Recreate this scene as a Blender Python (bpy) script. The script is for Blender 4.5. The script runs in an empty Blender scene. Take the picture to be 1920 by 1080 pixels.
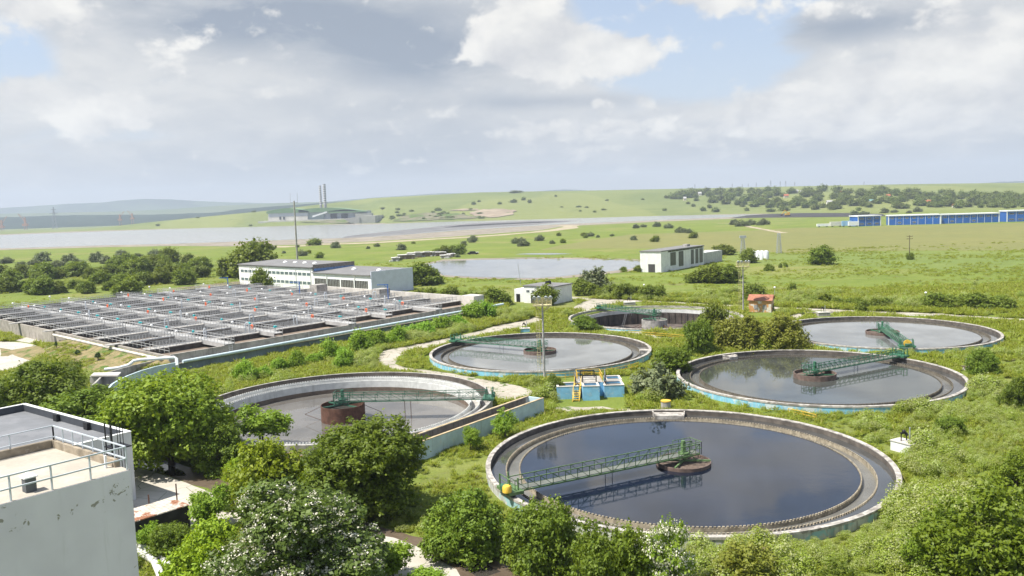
import bpy, math, random
import numpy as np
from mathutils import Vector, Matrix

random.seed(7)
rng = np.random.default_rng(7)
PI = math.pi
S = bpy.context.scene
C = S.collection
# ---------------------------------------------------------------- camera model
H, PITCH, ROLL, F = 25.8075, math.radians(5.59366), math.radians(-1.90416), 1537.389
GZ = -1.0                       # ground level around the tanks (tank rims are at z = 0)
CP, SP, CR, SR = math.cos(PITCH), math.sin(PITCH), math.cos(ROLL), math.sin(ROLL)


def ray(px, py):
    x, y = (px - 960) / F, (540 - py) / F
    x, y = x * CR - y * SR, x * SR + y * CR
    return Vector((x, CP + y * SP, -SP + y * CP))


def at(px, py, z=GZ):
    d = ray(px, py)
    t = (z - H) / d.z
    return Vector((d.x * t, d.y * t, z))


def at_y(px, py, Y):
    d = ray(px, py)
    t = Y / d.y
    return Vector((d.x * t, Y, H + d.z * t))


def proj(X, Y, Z):
    dz = Z - H
    fw = Y * CP - dz * SP
    up = Y * SP + dz * CP
    x, y = X / fw, up / fw
    x, y = x * CR + y * SR, -x * SR + y * CR
    return 960 + F * x, 540 - F * y


def hor(px):
    return 389.43 - 0.03325 * (px - 960)


def norm(v):
    return v / np.maximum(np.linalg.norm(v, axis=-1, keepdims=True), 1e-9)


# ---------------------------------------------------------------- scene helpers
def link(o, parent=None):
    C.objects.link(o)
    if parent is not None:
        o.parent = parent
    return o


def tag(o, label=None, cat=None, group=None, kind=None):
    if label: o['label'] = label
    if cat: o['category'] = cat
    if group: o['group'] = group
    if kind: o['kind'] = kind
    return o


def thing(name, label, cat, loc=(0, 0, 0), group=None, rz=0):
    o = bpy.data.objects.new(name, None)
    o.empty_display_size = 0.2
    C.objects.link(o)
    o.location = loc
    o.rotation_euler = (0, 0, rz)
    return tag(o, label, cat, group)


def wloc(p):
    l = Vector((0, 0, 0))
    while p is not None:
        l = l + Vector(p.location)
        p = p.parent
    return l


class MB:
    def __init__(s):
        s.v = []; s.f = []

    def poly(s, pts):
        n = len(s.v)
        s.v += [tuple(p) for p in pts]
        s.f.append(tuple(range(n, n + len(pts))))

    def obox(s, o, ax, ay, az):
        o, ax, ay, az = Vector(o), Vector(ax), Vector(ay), Vector(az)
        n = len(s.v)
        s.v += [tuple(o), tuple(o + ax), tuple(o + ax + ay), tuple(o + ay),
                tuple(o + az), tuple(o + ax + az), tuple(o + ax + ay + az), tuple(o + ay + az)]
        for q in ((3, 2, 1, 0), (4, 5, 6, 7), (0, 1, 5, 4), (1, 2, 6, 5), (2, 3, 7, 6), (3, 0, 4, 7)):
            s.f.append(tuple(n + k for k in q))

    def box(s, c, size, ang=0.0):
        ca, sa = math.cos(ang), math.sin(ang)
        ax = Vector((ca, sa, 0)) * size[0]
        ay = Vector((-sa, ca, 0)) * size[1]
        az = Vector((0, 0, size[2]))
        s.obox(Vector(c) - ax / 2 - ay / 2 - az / 2, ax, ay, az)

    def beam(s, p0, p1, w, h=None):
        h = h or w
        p0, p1 = Vector(p0), Vector(p1)
        d = p1 - p0
        if d.length < 1e-6: return
        dn = d.normalized()
        up = Vector((0, 0, 1)) if abs(dn.z) < 0.95 else Vector((0, 1, 0))
        sx = dn.cross(up).normalized() * w
        sz = sx.cross(dn).normalized() * h
        s.obox(p0 - sx / 2 - sz / 2, d, sx, sz)

    def tube(s, pts, r, n=8, cap=True):
        pts = [Vector(p) for p in pts]
        rs = r if isinstance(r, (list, tuple)) else [r] * len(pts)
        rings = []
        prev = None
        for i, p in enumerate(pts):
            d = (pts[min(i + 1, len(pts) - 1)] - pts[max(i - 1, 0)]).normalized()
            ref = Vector((0, 0, 1)) if abs(d.z) < 0.9 else Vector((1, 0, 0))
            a = d.cross(ref).normalized() if prev is None else (prev - d * prev.dot(d)).normalized()
            prev = a
            b = d.cross(a)
            st = len(s.v)
            for k in range(n):
                t = 2 * PI * k / n
                s.v.append(tuple(p + (a * math.cos(t) + b * math.sin(t)) * rs[i]))
            rings.append(st)
        for i in range(len(rings) - 1):
            for k in range(n):
                k2 = (k + 1) % n
                s.f.append((rings[i] + k, rings[i] + k2, rings[i + 1] + k2, rings[i + 1] + k))
        if cap:
            s.f.append(tuple(rings[0] + k for k in reversed(range(n))))
            s.f.append(tuple(rings[-1] + k for k in range(n)))

    def lathe(s, prof, c=(0, 0, 0), n=64, a0=0.0, a1=2 * PI, closed=False):
        full = abs((a1 - a0) - 2 * PI) < 1e-6
        m = n if full else n + 1
        base = len(s.v)
        for i in range(m):
            t = a0 + (a1 - a0) * i / n
            ct, st = math.cos(t), math.sin(t)
            for r, z in prof:
                s.v.append((c[0] + r * ct, c[1] + r * st, c[2] + z))
        k = len(prof)
        for i in range(n):
            j = (i + 1) % m
            for q in range(k if closed else k - 1):
                q2 = (q + 1) % k
                s.f.append((base + i * k + q, base + j * k + q, base + j * k + q2, base + i * k + q2))

    def prism(s, pts, z0, z1):
        n = len(s.v); k = len(pts)
        s.v += [(p[0], p[1], z0) for p in pts] + [(p[0], p[1], z1) for p in pts]
        s.f.append(tuple(n + i for i in reversed(range(k))))
        s.f.append(tuple(n + k + i for i in range(k)))
        for i in range(k):
            j = (i + 1) % k
            s.f.append((n + i, n + j, n + k + j, n + k + i))

    def sphere(s, c, r, nu=10, nv=7, sz=1.0):
        prof = [(max(r * math.sin(PI * j / nv), 1e-4), -r * sz * math.cos(PI * j / nv)) for j in range(nv + 1)]
        s.lathe(prof, c, nu)

    def rail(s, pts, h=1.05, sp=1.5, t=0.05, rails=2, endpost=True):
        """posts and horizontal rails along a polyline of points at foot level"""
        pts = [Vector(p) for p in pts]
        up = Vector((0, 0, 1))
        for a, b in zip(pts[:-1], pts[1:]):
            L = (b - a).length
            k = max(1, round(L / sp))
            for i in range(k + 1):
                if i == k and b is not pts[-1]: continue
                p = a.lerp(b, i / k)
                s.beam(p, p + up * h, t)
            for j in range(rails):
                z = h * (1 - j / rails)
                s.beam(a + up * z, b + up * z, t)

    def build(s, name, mat, parent=None, smooth=False, local=False):
        me = bpy.data.meshes.new(name)
        off = Vector((0, 0, 0)) if (local or parent is None) else wloc(parent)
        me.from_pydata([(x - off.x, y - off.y, z - off.z) for x, y, z in s.v], [], s.f)
        if mat: me.materials.append(mat)
        if smooth:
            me.polygons.foreach_set('use_smooth', [True] * len(me.polygons))
            try: me.set_sharp_from_angle(angle=math.radians(35))
            except Exception: pass
        me.update()
        o = bpy.data.objects.new(name, me)
        return link(o, parent)


def one(mb, name, mat, label, cat, group=None, smooth=False, kind=None):
    """a thing that is one mesh"""
    return tag(mb.build(name, mat, None, smooth), label, cat, group, kind)


def copy_thing(o, loc=None, rz=None, scale=None, label=None):
    kids = [c for c in o.children]
    n = o.copy(); C.objects.link(n)
    for c in kids:
        d = c.copy(); C.objects.link(d); d.parent = n
        for g in c.children:
            e = g.copy(); C.objects.link(e); e.parent = d
    if loc is not None: n.location = loc
    if rz is not None: n.rotation_euler = (0, 0, rz)
    if scale is not None: n.scale = scale
    if label: n['label'] = label
    return n


# ---------------------------------------------------------------- node helpers
class NT:
    def __init__(s, tree):
        s.t = tree

    def n(s, typ, **kw):
        o = s.t.nodes.new(typ)
        for k, v in kw.items(): setattr(o, k, v)
        return o

    def put(s, sock, v):
        if v is None: return
        if hasattr(v, 'is_output'): s.t.links.new(v, sock)
        else: sock.default_value = v

    def m(s, op, a, b=None, c=None, clamp=False):
        o = s.n('ShaderNodeMath', operation=op, use_clamp=clamp)
        for i, v in enumerate((a, b, c)): s.put(o.inputs[i], v)
        return o.outputs[0]

    def noise(s, vec, scale, detail=3, rough=0.5, dist=0.0):
        o = s.n('ShaderNodeTexNoise')
        s.put(o.inputs['Vector'], vec)
        o.inputs['Scale'].default_value = scale
        o.inputs['Detail'].default_value = detail
        o.inputs['Roughness'].default_value = rough
        o.inputs['Distortion'].default_value = dist
        return o.outputs[0]

    def ramp(s, v, lo, hi, a=0.0, b=1.0, smooth=True):
        o = s.n('ShaderNodeMapRange', interpolation_type='SMOOTHSTEP' if smooth else 'LINEAR')
        s.put(o.inputs['Value'], v)
        for k, x in zip(('From Min', 'From Max', 'To Min', 'To Max'), (lo, hi, a, b)): s.put(o.inputs[k], x)
        return o.outputs[0]

    def mix(s, f, a, b, mode='MIX'):
        o = s.n('ShaderNodeMix', data_type='RGBA', blend_type=mode)
        s.put(o.inputs['Factor'], f)
        s.put(o.inputs['A'] if False else o.inputs[6], a if hasattr(a, 'is_output') else (*a, 1))
        s.put(o.inputs[7], b if hasattr(b, 'is_output') else (*b, 1))
        return o.outputs[2]

    def vmul(s, vec, k):
        o = s.n('ShaderNodeVectorMath', operation='MULTIPLY')
        s.put(o.inputs[0], vec); o.inputs[1].default_value = k
        return o.outputs[0]

    def vadd(s, vec, k):
        o = s.n('ShaderNodeVectorMath', operation='ADD')
        s.put(o.inputs[0], vec); s.put(o.inputs[1], k)
        return o.outputs[0]

    def bump(s, h, strength, dist):
        o = s.n('ShaderNodeBump')
        s.put(o.inputs['Height'], h)
        o.inputs['Strength'].default_value = strength
        o.inputs['Distance'].default_value = dist
        return o.outputs[0]


def newmat(name):
    m = bpy.data.materials.new(name)
    m.use_nodes = True
    t = NT(m.node_tree)
    b = [n for n in m.node_tree.nodes if n.type == 'BSDF_PRINCIPLED'][0]
    return m, t, b


MATS = {}


def mat(name, col, rough=0.75, metal=0.0, var=0.2, scale=1.2, streak=0.0, scol=(.05, .045, .04), sthr=.55,
        patch=0.0, pcol=(.1, .1, .1), pscale=.5, pthr=.58, bump=0.0, spec=0.35):
    """painted / concrete / metal surface with mottling, vertical run marks and worn patches"""
    if name in MATS: return MATS[name]
    m, t, b = newmat(name)
    pos = t.n('ShaderNodeNewGeometry').outputs['Position']
    n1 = t.noise(pos, scale, 5, .6)
    c = t.mix(t.ramp(n1, .3, .7), tuple(x * (1 - var) for x in col), tuple(min(1, x * (1 + var * .6)) for x in col))
    if patch:
        n3 = t.noise(t.vadd(pos, (31.7, 11.3, 5.1)), pscale, 6, .65)
        c = t.mix(t.ramp(n3, pthr, pthr + .06, 0, patch), c, pcol)
    if streak:
        n2 = t.noise(t.vmul(pos, (2.2, 2.2, .14)), 1.0, 4, .6)
        c = t.mix(t.ramp(n2, sthr, sthr + .16, 0, streak), c, scol)
    t.put(b.inputs['Base Color'], c)
    b.inputs['Roughness'].default_value = rough
    b.inputs['Metallic'].default_value = metal
    b.inputs['Specular IOR Level'].default_value = spec
    if bump:
        t.put(b.inputs['Normal'], t.bump(t.noise(pos, scale * 6, 4, .6), bump, .05))
    MATS[name] = m
    return m


def leafmat(name, a, b_, c=None, trans=.25):
    """foliage: colour varies leaf to leaf with the mesh attribute 'tint'"""
    if name in MATS: return MATS[name]
    a, b_ = [(x[0] * 1.72, x[1] * 1.58, x[2] * 1.0) for x in (a, b_)]
    m, t, b = newmat(name)
    at_ = t.n('ShaderNodeAttribute', attribute_name='tint').outputs['Fac']
    oi = t.n('ShaderNodeObjectInfo').outputs['Random']
    col = t.mix(at_, a, b_)
    if c is not None:
        col = t.mix(t.ramp(at_, .86, .93), col, c)
    hs = t.n('ShaderNodeHueSaturation')
    t.put(hs.inputs['Hue'], t.ramp(oi, 0, 1, .488, .508, False))
    t.put(hs.inputs['Value'], t.ramp(oi, 0, 1, .82, 1.15, False))
    t.put(hs.inputs['Color'], col)
    t.put(b.inputs['Base Color'], hs.outputs[0])
    b.inputs['Roughness'].default_value = .55
    b.inputs['Specular IOR Level'].default_value = .3
    tr = t.n('ShaderNodeBsdfTranslucent')
    t.put(tr.inputs['Color'], t.mix(.5, hs.outputs[0], (min(1, b_[0] * 1.3), min(1, b_[1] * 1.3), b_[2] * .6)))
    ms = t.n('ShaderNodeMixShader'); ms.inputs[0].default_value = trans
    t.put(ms.inputs[1], b.outputs[0]); t.put(ms.inputs[2], tr.outputs[0])
    out = [n for n in m.node_tree.nodes if n.type == 'OUTPUT_MATERIAL'][0]
    t.put(out.inputs[0], ms.outputs[0])
    MATS[name] = m
    return m


def watermat(name, col, rough=.03, ripple=.04, rs=1.4, foam=None, spec=.5):
    if name in MATS: return MATS[name]
    m, t, b = newmat(name)
    pos = t.n('ShaderNodeNewGeometry').outputs['Position']
    c = t.mix(t.ramp(t.noise(pos, .12, 4, .6), .35, .65), tuple(x * .75 for x in col), tuple(x * 1.25 for x in col))
    if foam:
        f = t.ramp(t.noise(t.vmul(pos, (1, 1, 1)), .55, 8, .75, .6), .60, .74, 0, .55)
        c = t.mix(f, c, foam)
    t.put(b.inputs['Base Color'], c)
    b.inputs['Roughness'].default_value = rough
    b.inputs['IOR'].default_value = 1.5
    b.inputs['Specular IOR Level'].default_value = spec
    h = t.m('ADD', t.noise(pos, rs, 4, .55), t.m('MULTIPLY', t.noise(t.vmul(pos, (1, 2.2, 1)), rs * 3.5, 3, .5), .3))
    h = t.m('MULTIPLY', h, t.ramp(t.noise(pos, .07, 2), .35, .65, .25, 1.3))
    t.put(b.inputs['Normal'], t.bump(h, ripple, .12))
    MATS[name] = m
    return m


# colours ------------------------------------------------------------
CONC = mat('concrete', (.36, .34, .31), .9, var=.35, scale=.9, streak=.55, scol=(.09, .08, .07), bump=.3)
CONC_L = mat('pale_concrete', (.55, .52, .47), .9, var=.25, scale=.5, streak=.2, patch=.35, pcol=(.3, .28, .24), pscale=.4, bump=.2)
CONC_D = mat('damp_concrete', (.13, .115, .10), .8, var=.4, scale=.8, streak=.6, scol=(.03, .028, .025), bump=.3)
WEIR = mat('stained_weir_concrete', (.34, .29, .21), .8, var=.4, scale=2., streak=.55, scol=(.08, .06, .045), bump=.3)
WHITE = mat('white_render', (.78, .78, .76), .8, var=.06, scale=.6, streak=.16, scol=(.4, .39, .36), sthr=.6)
OLDWHITE = mat('flaking_white_render', (.72, .72, .70), .85, var=.1, scale=.6, streak=.3, scol=(.33, .3, .27), patch=.7, pcol=(.42, .38, .33), pthr=.66)
PALEBLUE = mat('pale_blue_paint', (.48, .59, .62), .75, var=.14, scale=.8, streak=.45, scol=(.16, .16, .13), sthr=.58, patch=.45, pcol=(.55, .55, .5), pthr=.6, bump=.15)
TANKBLUE = mat('flaking_blue_paint', (.22, .50, .66), .75, var=.2, scale=.9, streak=.7, scol=(.55, .56, .53), sthr=.5, patch=.75, pcol=(.62, .62, .58), pscale=.45, pthr=.52, bump=.2)
BLUEPAINT = mat('sky_blue_paint', (.22, .48, .70), .7, var=.15, scale=1.2, streak=.35, scol=(.5, .52, .5), patch=.35, pcol=(.55, .6, .6), bump=.15)
GREEN = mat('green_paint', (.055, .175, .098), .5, var=.25, scale=2., patch=.2, pcol=(.13, .2, .12), metal=.1)
OLIVE = mat('olive_green_paint', (.12, .20, .08), .55, var=.25, scale=2., patch=.2, pcol=(.2, .2, .13), metal=.1)
DGREEN = mat('dark_green_paint', (.05, .14, .09), .5, var=.2, scale=2., metal=.1)
YELLOW = mat('yellow_paint', (.66, .43, .06), .55, var=.2, scale=2., patch=.4, pcol=(.45, .38, .2))
RUST = mat('rusty_steel', (.135, .068, .047), .8, var=.4, scale=1.5, streak=.5, scol=(.06, .03, .025), metal=.2, bump=.2)
RUSTWOOD = mat('weathered_brown_ring', (.15, .105, .085), .85, var=.35, scale=2., streak=.6, scol=(.07, .05, .04), bump=.3)
BLACK = mat('black_iron', (.02, .02, .022), .55, var=.2, metal=.3)
GALV = mat('galvanised_steel', (.42, .44, .46), .45, metal=.35, var=.15, scale=3.)
GREYPAINT = mat('light_grey_paint', (.5, .53, .56), .6, var=.12, scale=1.)
PIPE = mat('pale_blue_pipe', (.58, .68, .72), .5, var=.12, scale=1., streak=.15, scol=(.3, .3, .28))
TEAL = mat('teal_motor_paint', (.02, .36, .38), .45, var=.1)
ORANGE = mat('orange_lifebuoy', (.85, .16, .04), .5, var=.1)
GLOBE = mat('white_lamp_globe', (.85, .85, .84), .3, var=.02)
SCUM = mat('dried_scum', (.13, .095, .075), .95, var=.5, scale=3., patch=.5, pcol=(.2, .17, .14), pscale=2., bump=.8)
DARKGLASS = mat('dark_glass', (.03, .04, .045), .15, var=.3, spec=.6)
TEALGLASS = mat('window_glass', (.05, .10, .11), .2, var=.5, scale=.8, spec=.6)
REDROOF = mat('red_tiles', (.33, .14, .085), .8, var=.3, scale=.8)
BARK = mat('bark', (.10, .075, .055), .9, var=.4, scale=3., bump=.4)
ROOFGREY = mat('grey_roof_sheet', (.185, .18, .178), .8, var=.15, scale=.3, patch=.3, pcol=(.2, .2, .2))
# ---------------------------------------------------------------- camera
cam = bpy.data.cameras.new('camera')
cam.sensor_width = 36
cam.lens = F / 1920 * 36
cam.clip_start = .5
cam.clip_end = 60000
co = bpy.data.objects.new('camera', cam)
C.objects.link(co)
U_ = Vector((0, SP, CP)); F_ = Vector((0, CP, -SP)); X_ = Vector((1, 0, 0))
R_ = X_ * CR + U_ * SR
UP_ = -X_ * SR + U_ * CR
co.matrix_world = Matrix(((R_.x, UP_.x, -F_.x, 0), (R_.y, UP_.y, -F_.y, 0), (R_.z, UP_.z, -F_.z, H), (0, 0, 0, 1)))
S.camera = co
S.view_settings.view_transform = 'Standard'
S.view_settings.look = 'None'
S.view_settings.gamma = 1
S.view_settings.exposure = 0.82
S.render.engine = 'CYCLES'
S.cycles.use_denoising = True
S.cycles.max_bounces = 7
S.cycles.diffuse_bounces = 3
S.cycles.glossy_bounces = 4
S.cycles.transmission_bounces = 3
S.cycles.volume_bounces = 0
S.cycles.adaptive_threshold = 0.015
S.cycles.sample_clamp_indirect = 6

# ---------------------------------------------------------------- sun and sky
SUN_EL = math.radians(60)
SDIR = Vector((-.955, -.29, 0)).normalized() * math.cos(SUN_EL) + Vector((0, 0, math.sin(SUN_EL)))   # towards the sun
sl = bpy.data.lights.new('sun', 'SUN')
sl.energy = 4.9
sl.angle = math.radians(.53)
sl.color = (1, .955, .87)
so = bpy.data.objects.new('sun', sl)
C.objects.link(so)
so.rotation_euler = (-SDIR).to_track_quat('-Z', 'Y').to_euler()
so.location = (-200, -50, 400)

W = bpy.data.worlds.new('World')
S.world = W
W.use_nodes = True
wt = NT(W.node_tree)
for n in list(W.node_tree.nodes): W.node_tree.nodes.remove(n)
sky = wt.n('ShaderNodeTexSky', sky_type='NISHITA')
sky.sun_disc = False
sky.sun_elevation = SUN_EL
sky.sun_rotation = math.atan2(SDIR.x, SDIR.y)
sky.altitude = 50
sky.air_density = 1.0
sky.dust_density = .6
sky.ozone_density = 1.5
dirv = wt.n('ShaderNodeTexCoord').outputs['Generated']
sep = wt.n('ShaderNodeSeparateXYZ')
wt.put(sep.inputs[0], dirv)
az = wt.m('ARCTAN2', sep.outputs[0], sep.outputs[1])
el = wt.m('ARCSINE', sep.outputs[2])


def wvec(x, y, z=0.0):
    o = wt.n('ShaderNodeCombineXYZ')
    for i, v in enumerate((x, y, z)): wt.put(o.inputs[i], v)
    return o.outputs[0]


def pdir(px, py):
    d = ray(px, py).normalized()
    return math.atan2(d.x, d.y), math.asin(d.z)


def blobs(lst):
    """sum of soft lumps in the sky, each at an azimuth / elevation"""
    tot = None
    for px, py, wx, wy, amp in lst:
        a, e = pdir(px, py)
        ax = wt.m('MULTIPLY', wt.m('SUBTRACT', az, a), F / wx)
        ay = wt.m('MULTIPLY', wt.m('SUBTRACT', el, e), F / wy)
        r = wt.m('ADD', wt.m('MULTIPLY', ax, ax), wt.m('MULTIPLY', ay, ay))
        g = wt.m('MULTIPLY', wt.m('EXPONENT', wt.m('MULTIPLY', r, -1.0)), amp)
        tot = g if tot is None else wt.m('ADD', tot, g)
    return tot


# stretch of the noise: clouds flatten towards the horizon
elc = wt.m('POWER', wt.m('MAXIMUM', el, 0.0005), .75)
pv = wvec(az, wt.m('MULTIPLY', elc, 1.25), .37)
zen = wt.ramp(el, .24, .34, 0, 1)
# layer 1: broad soft layer cloud, thick and dark in places
n_soft = wt.noise(wvec(az, wt.m('MULTIPLY', elc, 2.4), 1.7), 4.2, 8, .56, .3)
soft_bias = blobs([(620, 40, 420, 120, .42), (200, 60, 420, 110, .14), (480, 260, 620, 150, .30), (1150, 260, 600, 120, .24), (850, 140, 220, 60, .3),
                   (1600, 40, 230, 45, .40), (1780, 150, 330, 130, .34), (1310, 60, 170, 90, -.60), (1370, 150, 110, 60, -.2), (1000, 300, 1400, 60, .16),
                   (1180, 0, 90, 50, -.35), (25, 125, 70, 30, -.45), (20, 70, 60, 30, -.3), (300, 150, 120, 20, -.2)])
m_soft = wt.ramp(wt.m('ADD', wt.m('ADD', n_soft, soft_bias), wt.m('MULTIPLY', zen, -.30)), .50, .72)
dark = blobs([(600, 40, 330, 55, 1.0), (800, 115, 170, 42, .85), (740, 250, 320, 110, .42), (1600, 48, 210, 30, .85), (380, 20, 200, 60, .35),
              (900, 320, 900, 50, .30), (150, 330, 400, 60, .16), (1050, 190, 200, 14, .45), (1500, 290, 400, 26, .22)])
n_d = wt.noise(wvec(az, wt.m('MULTIPLY', elc, 2.2), 9.1), 6.5, 8, .6, .4)
f_dark = wt.m('MULTIPLY', dark, wt.ramp(n_d, .30, .60, .45, 1.1), clamp=True)
f_dark = wt.m('MAXIMUM', f_dark, wt.m('MULTIPLY', zen, wt.ramp(n_d, .52, .68, 0, .25)))
n_br = wt.noise(wvec(az, wt.m('MULTIPLY', elc, 2.0), 4.4), 13.0, 8, .62, .3)
c_light = wt.mix(wt.ramp(n_br, .35, .65), (3.82, 3.86, 3.88), (4.65, 4.58, 4.40))
c_soft = wt.mix(f_dark, c_light, (1.75, 2.02, 2.45))


def cumulus(scale, seed, bias, lo, hi, bright, shade, k):
    v = wt.vadd(pv, (0, 0, seed))
    n0 = wt.noise(v, scale, 10, .56, .15)
    ns = wt.noise(wt.vadd(v, (-.30 / scale, .42 / scale, 0)), scale, 6, .52, .15)
    msk = wt.ramp(wt.m('ADD', n0, bias), lo, hi)
    lit = wt.m('ADD', wt.m('MULTIPLY', wt.m('SUBTRACT', n0, ns), 2.4), .60, clamp=True)
    return wt.m('MULTIPLY', msk, k), wt.mix(lit, shade, bright)


# layer 2: big sunlit heaps, layer 3: many small far puffs low over the horizon
m_a, c_a = cumulus(12.0, 0.0, blobs([(1080, 92, 150, 52, .36), (985, 60, 75, 62, .24), (1180, 105, 60, 30, .16), (1700, 140, 150, 70, .26), (1830, 110, 110, 90, .30), (1640, 200, 240, 60, .22), (1480, 220, 130, 36, .24),
                                     (52, 176, 62, 36, .38), (245, 205, 100, 44, .34), (155, 215, 40, 28, .22), (120, 40, 200, 60, .16), (300, 110, 60, 40, .12), (1030, 250, 150, 30, .20), (1560, 20, 160, 30, .14), (1010, -48, 90, 40, .5), (1335, -42, 80, 50, .5), (1290, -185, 130, 46, .5), (1440, -155, 120, 46, .45), (1570, -105, 90, 30, .42), (1180, -245, 120, 40, .4), (1050, -130, 50, 26, .2), (1180, -90, 90, 50, -.25), (1450, -75, 60, 24, -.2)]),
                   .63, .74, (5.7, 5.55, 5.2), (3.4, 3.45, 3.6), wt.ramp(el, .015, .08, .40, .96))
m_b, c_b = cumulus(26.0, 3.3, blobs([(1400, 215, 60, 40, .24), (1207, 187, 22, 14, .34), (1120, 195, 14, 8, .28), (493, 168, 24, 14, .32), (1540, 210, 60, 22, .22), (960, 250, 60, 20, .2), (1090, 245, 120, 26, .18), (840, 205, 60, 18, .16), (1450, 270, 500, 40, .12), (1800, 200, 120, 60, .22), (1740, 60, 120, 40, .16), (850, 330, 300, 16, .10)]),
                   .60, .78, (5.2, 5.08, 4.8), (3.35, 3.42, 3.55), wt.ramp(el, .01, .06, .35, .8))
blue = wt.mix(1.0, sky.outputs[0], (.80, .92, 1.02), 'MULTIPLY')
hz = wt.ramp(el, .0, .24, .92, .52)
skyc = wt.mix(hz, blue, (3.75, 3.95, 4.25))
skyc = wt.mix(wt.m('MULTIPLY', m_soft, .95), skyc, c_soft)
skyc = wt.mix(m_a, skyc, c_a)
skyc = wt.mix(m_b, skyc, c_b)
skyc = wt.mix(wt.ramp(el, -.002, .075, .80, 0.0), skyc, (3.75, 3.78, 3.74))
bg = wt.n('ShaderNodeBackground')
wt.put(bg.inputs[0], skyc)
bg.inputs[1].default_value = .1
wo = wt.n('ShaderNodeOutputWorld')
wt.t.links.new(bg.outputs[0], wo.inputs[0])

# ---------------------------------------------------------------- terrain
CR_X = [-1500, -400, 0, 100, 300, 500, 700, 900, 1100, 1250, 1500, 1700, 1920, 2600]
CR_Y = [455, 450, 443, 437, 415, 396, 372, 362, 358, 355, 350, 346, 343, 338]
YC_T = [2700, 2700, 2700, 2600, 2600, 2600, 3000, 3100, 3200, 3200, 3000, 2900, 2800, 2800]
Y0_X = [-1500, 0, 300, 470, 510, 690, 740, 1000, 1400, 1600, 1920, 2600]
Y0_T = [2600, 2600, 2350, 2180, 2390, 2390, 1900, 1760, 1570, 1300, 1250, 1250]


def vnoise(x, y, s, seed):
    """smooth value noise"""
    x = np.asarray(x, float) / s + seed * 17.13
    y = np.asarray(y, float) / s + seed * 7.77
    xi, yi = np.floor(x), np.floor(y)
    fx, fy = x - xi, y - yi
    fx = fx * fx * (3 - 2 * fx); fy = fy * fy * (3 - 2 * fy)

    def h(a, b):
        v = np.sin(a * 127.1 + b * 311.7 + seed * 3.1) * 43758.5453
        return v - np.floor(v)
    return (h(xi, yi) * (1 - fx) + h(xi + 1, yi) * fx) * (1 - fy) + (h(xi, yi + 1) * (1 - fx) + h(xi + 1, yi + 1) * fx) * fy


def terrain(X, Y):
    X = np.asarray(X, float); Y = np.asarray(Y, float)
    Yp = np.maximum(Y, 1.0)
    px = 960 + F * np.clip(X / Yp, -2.5, 2.5)
    yc = np.interp(px, CR_X, YC_T)
    hc = H + (hor(px) - np.interp(px, CR_X, CR_Y)) * yc / F
    y0 = np.interp(px, Y0_X, Y0_T)
    t = np.clip((Y - y0) / (yc - y0), 0, 1)
    s = t * t * (3 - 2 * t)
    s = .45 * s + .55 * (1 - (1 - t) ** 1.7) * np.clip(t * 6, 0, 1)
    z = GZ + (hc - GZ) * s
    bump_ = (vnoise(X, Y, 420, 1) - .5) * 16 * np.clip(t * 3, 0, 1) * np.clip((1 - t) * 2, 0, 1)
    back = np.maximum(Y - yc, 0)
    z = z + bump_ - back * .03
    win = np.clip((px - 470) / 20, 0, 1) * np.clip((735 - px) / 25, 0, 1)
    q = np.clip((Y - 2075) / 110, 0, 1)
    z = np.maximum(z, GZ + 9.4 * q * q * (3 - 2 * q) * win * (Y < 2700))
    return np.where(back > 0, np.maximum(z, -45), z)


def tz(X, Y):
    return float(terrain(X, Y))


def tat(px, py, Y):
    """point on the terrain in the direction of a pixel column, at distance Y"""
    p = at_y(px, py, Y)
    return Vector((p.x, p.y, tz(p.x, p.y)))


gx = np.concatenate([-np.geomspace(12000, 320, 64), np.arange(-300, -61, 12), np.arange(-50, 60, 2.0), np.arange(62, 301, 12), np.geomspace(320, 12000, 64)])
gy = np.concatenate([np.linspace(-250, 20, 12), np.arange(26, 82, 8), np.arange(84, 214, 2.0), np.arange(216, 400, 8), np.geomspace(405, 9000, 130)])
GXX, GYY = np.meshgrid(gx, gy)
GZZ = terrain(GXX, GYY)
for hx_, hy_ in ((-23.1, 107.5), (33.0, 189.8)):      # pits under the two sunk tanks
    GZZ = np.where(np.hypot(GXX - hx_, GYY - hy_) < 17.5, -25.0, GZZ)
nv = GXX.size
me = bpy.data.meshes.new('ground')
nx, ny = len(gx), len(gy)
vv = np.stack([GXX, GYY, GZZ], -1).reshape(-1, 3)
ii = (np.arange(ny - 1)[:, None] * nx + np.arange(nx - 1)[None, :]).reshape(-1)
ff = np.stack([ii, ii + 1, ii + nx + 1, ii + nx], -1)


def np_mesh(me, verts, faces, smooth=False):
    nf, k = faces.shape
    me.vertices.add(len(verts)); me.vertices.foreach_set('co', verts.astype(np.float32).ravel())
    me.loops.add(nf * k); me.loops.foreach_set('vertex_index', faces.astype(np.int32).ravel())
    me.polygons.add(nf)
    me.polygons.foreach_set('loop_start', np.arange(0, nf * k, k, dtype=np.int32))
    try: me.polygons.foreach_set('loop_total', np.full(nf, k, dtype=np.int32))
    except Exception: pass
    me.update(calc_edges=True)
    if smooth: me.polygons.foreach_set('use_smooth', np.ones(nf, bool))


np_mesh(me, vv, ff, True)
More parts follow.
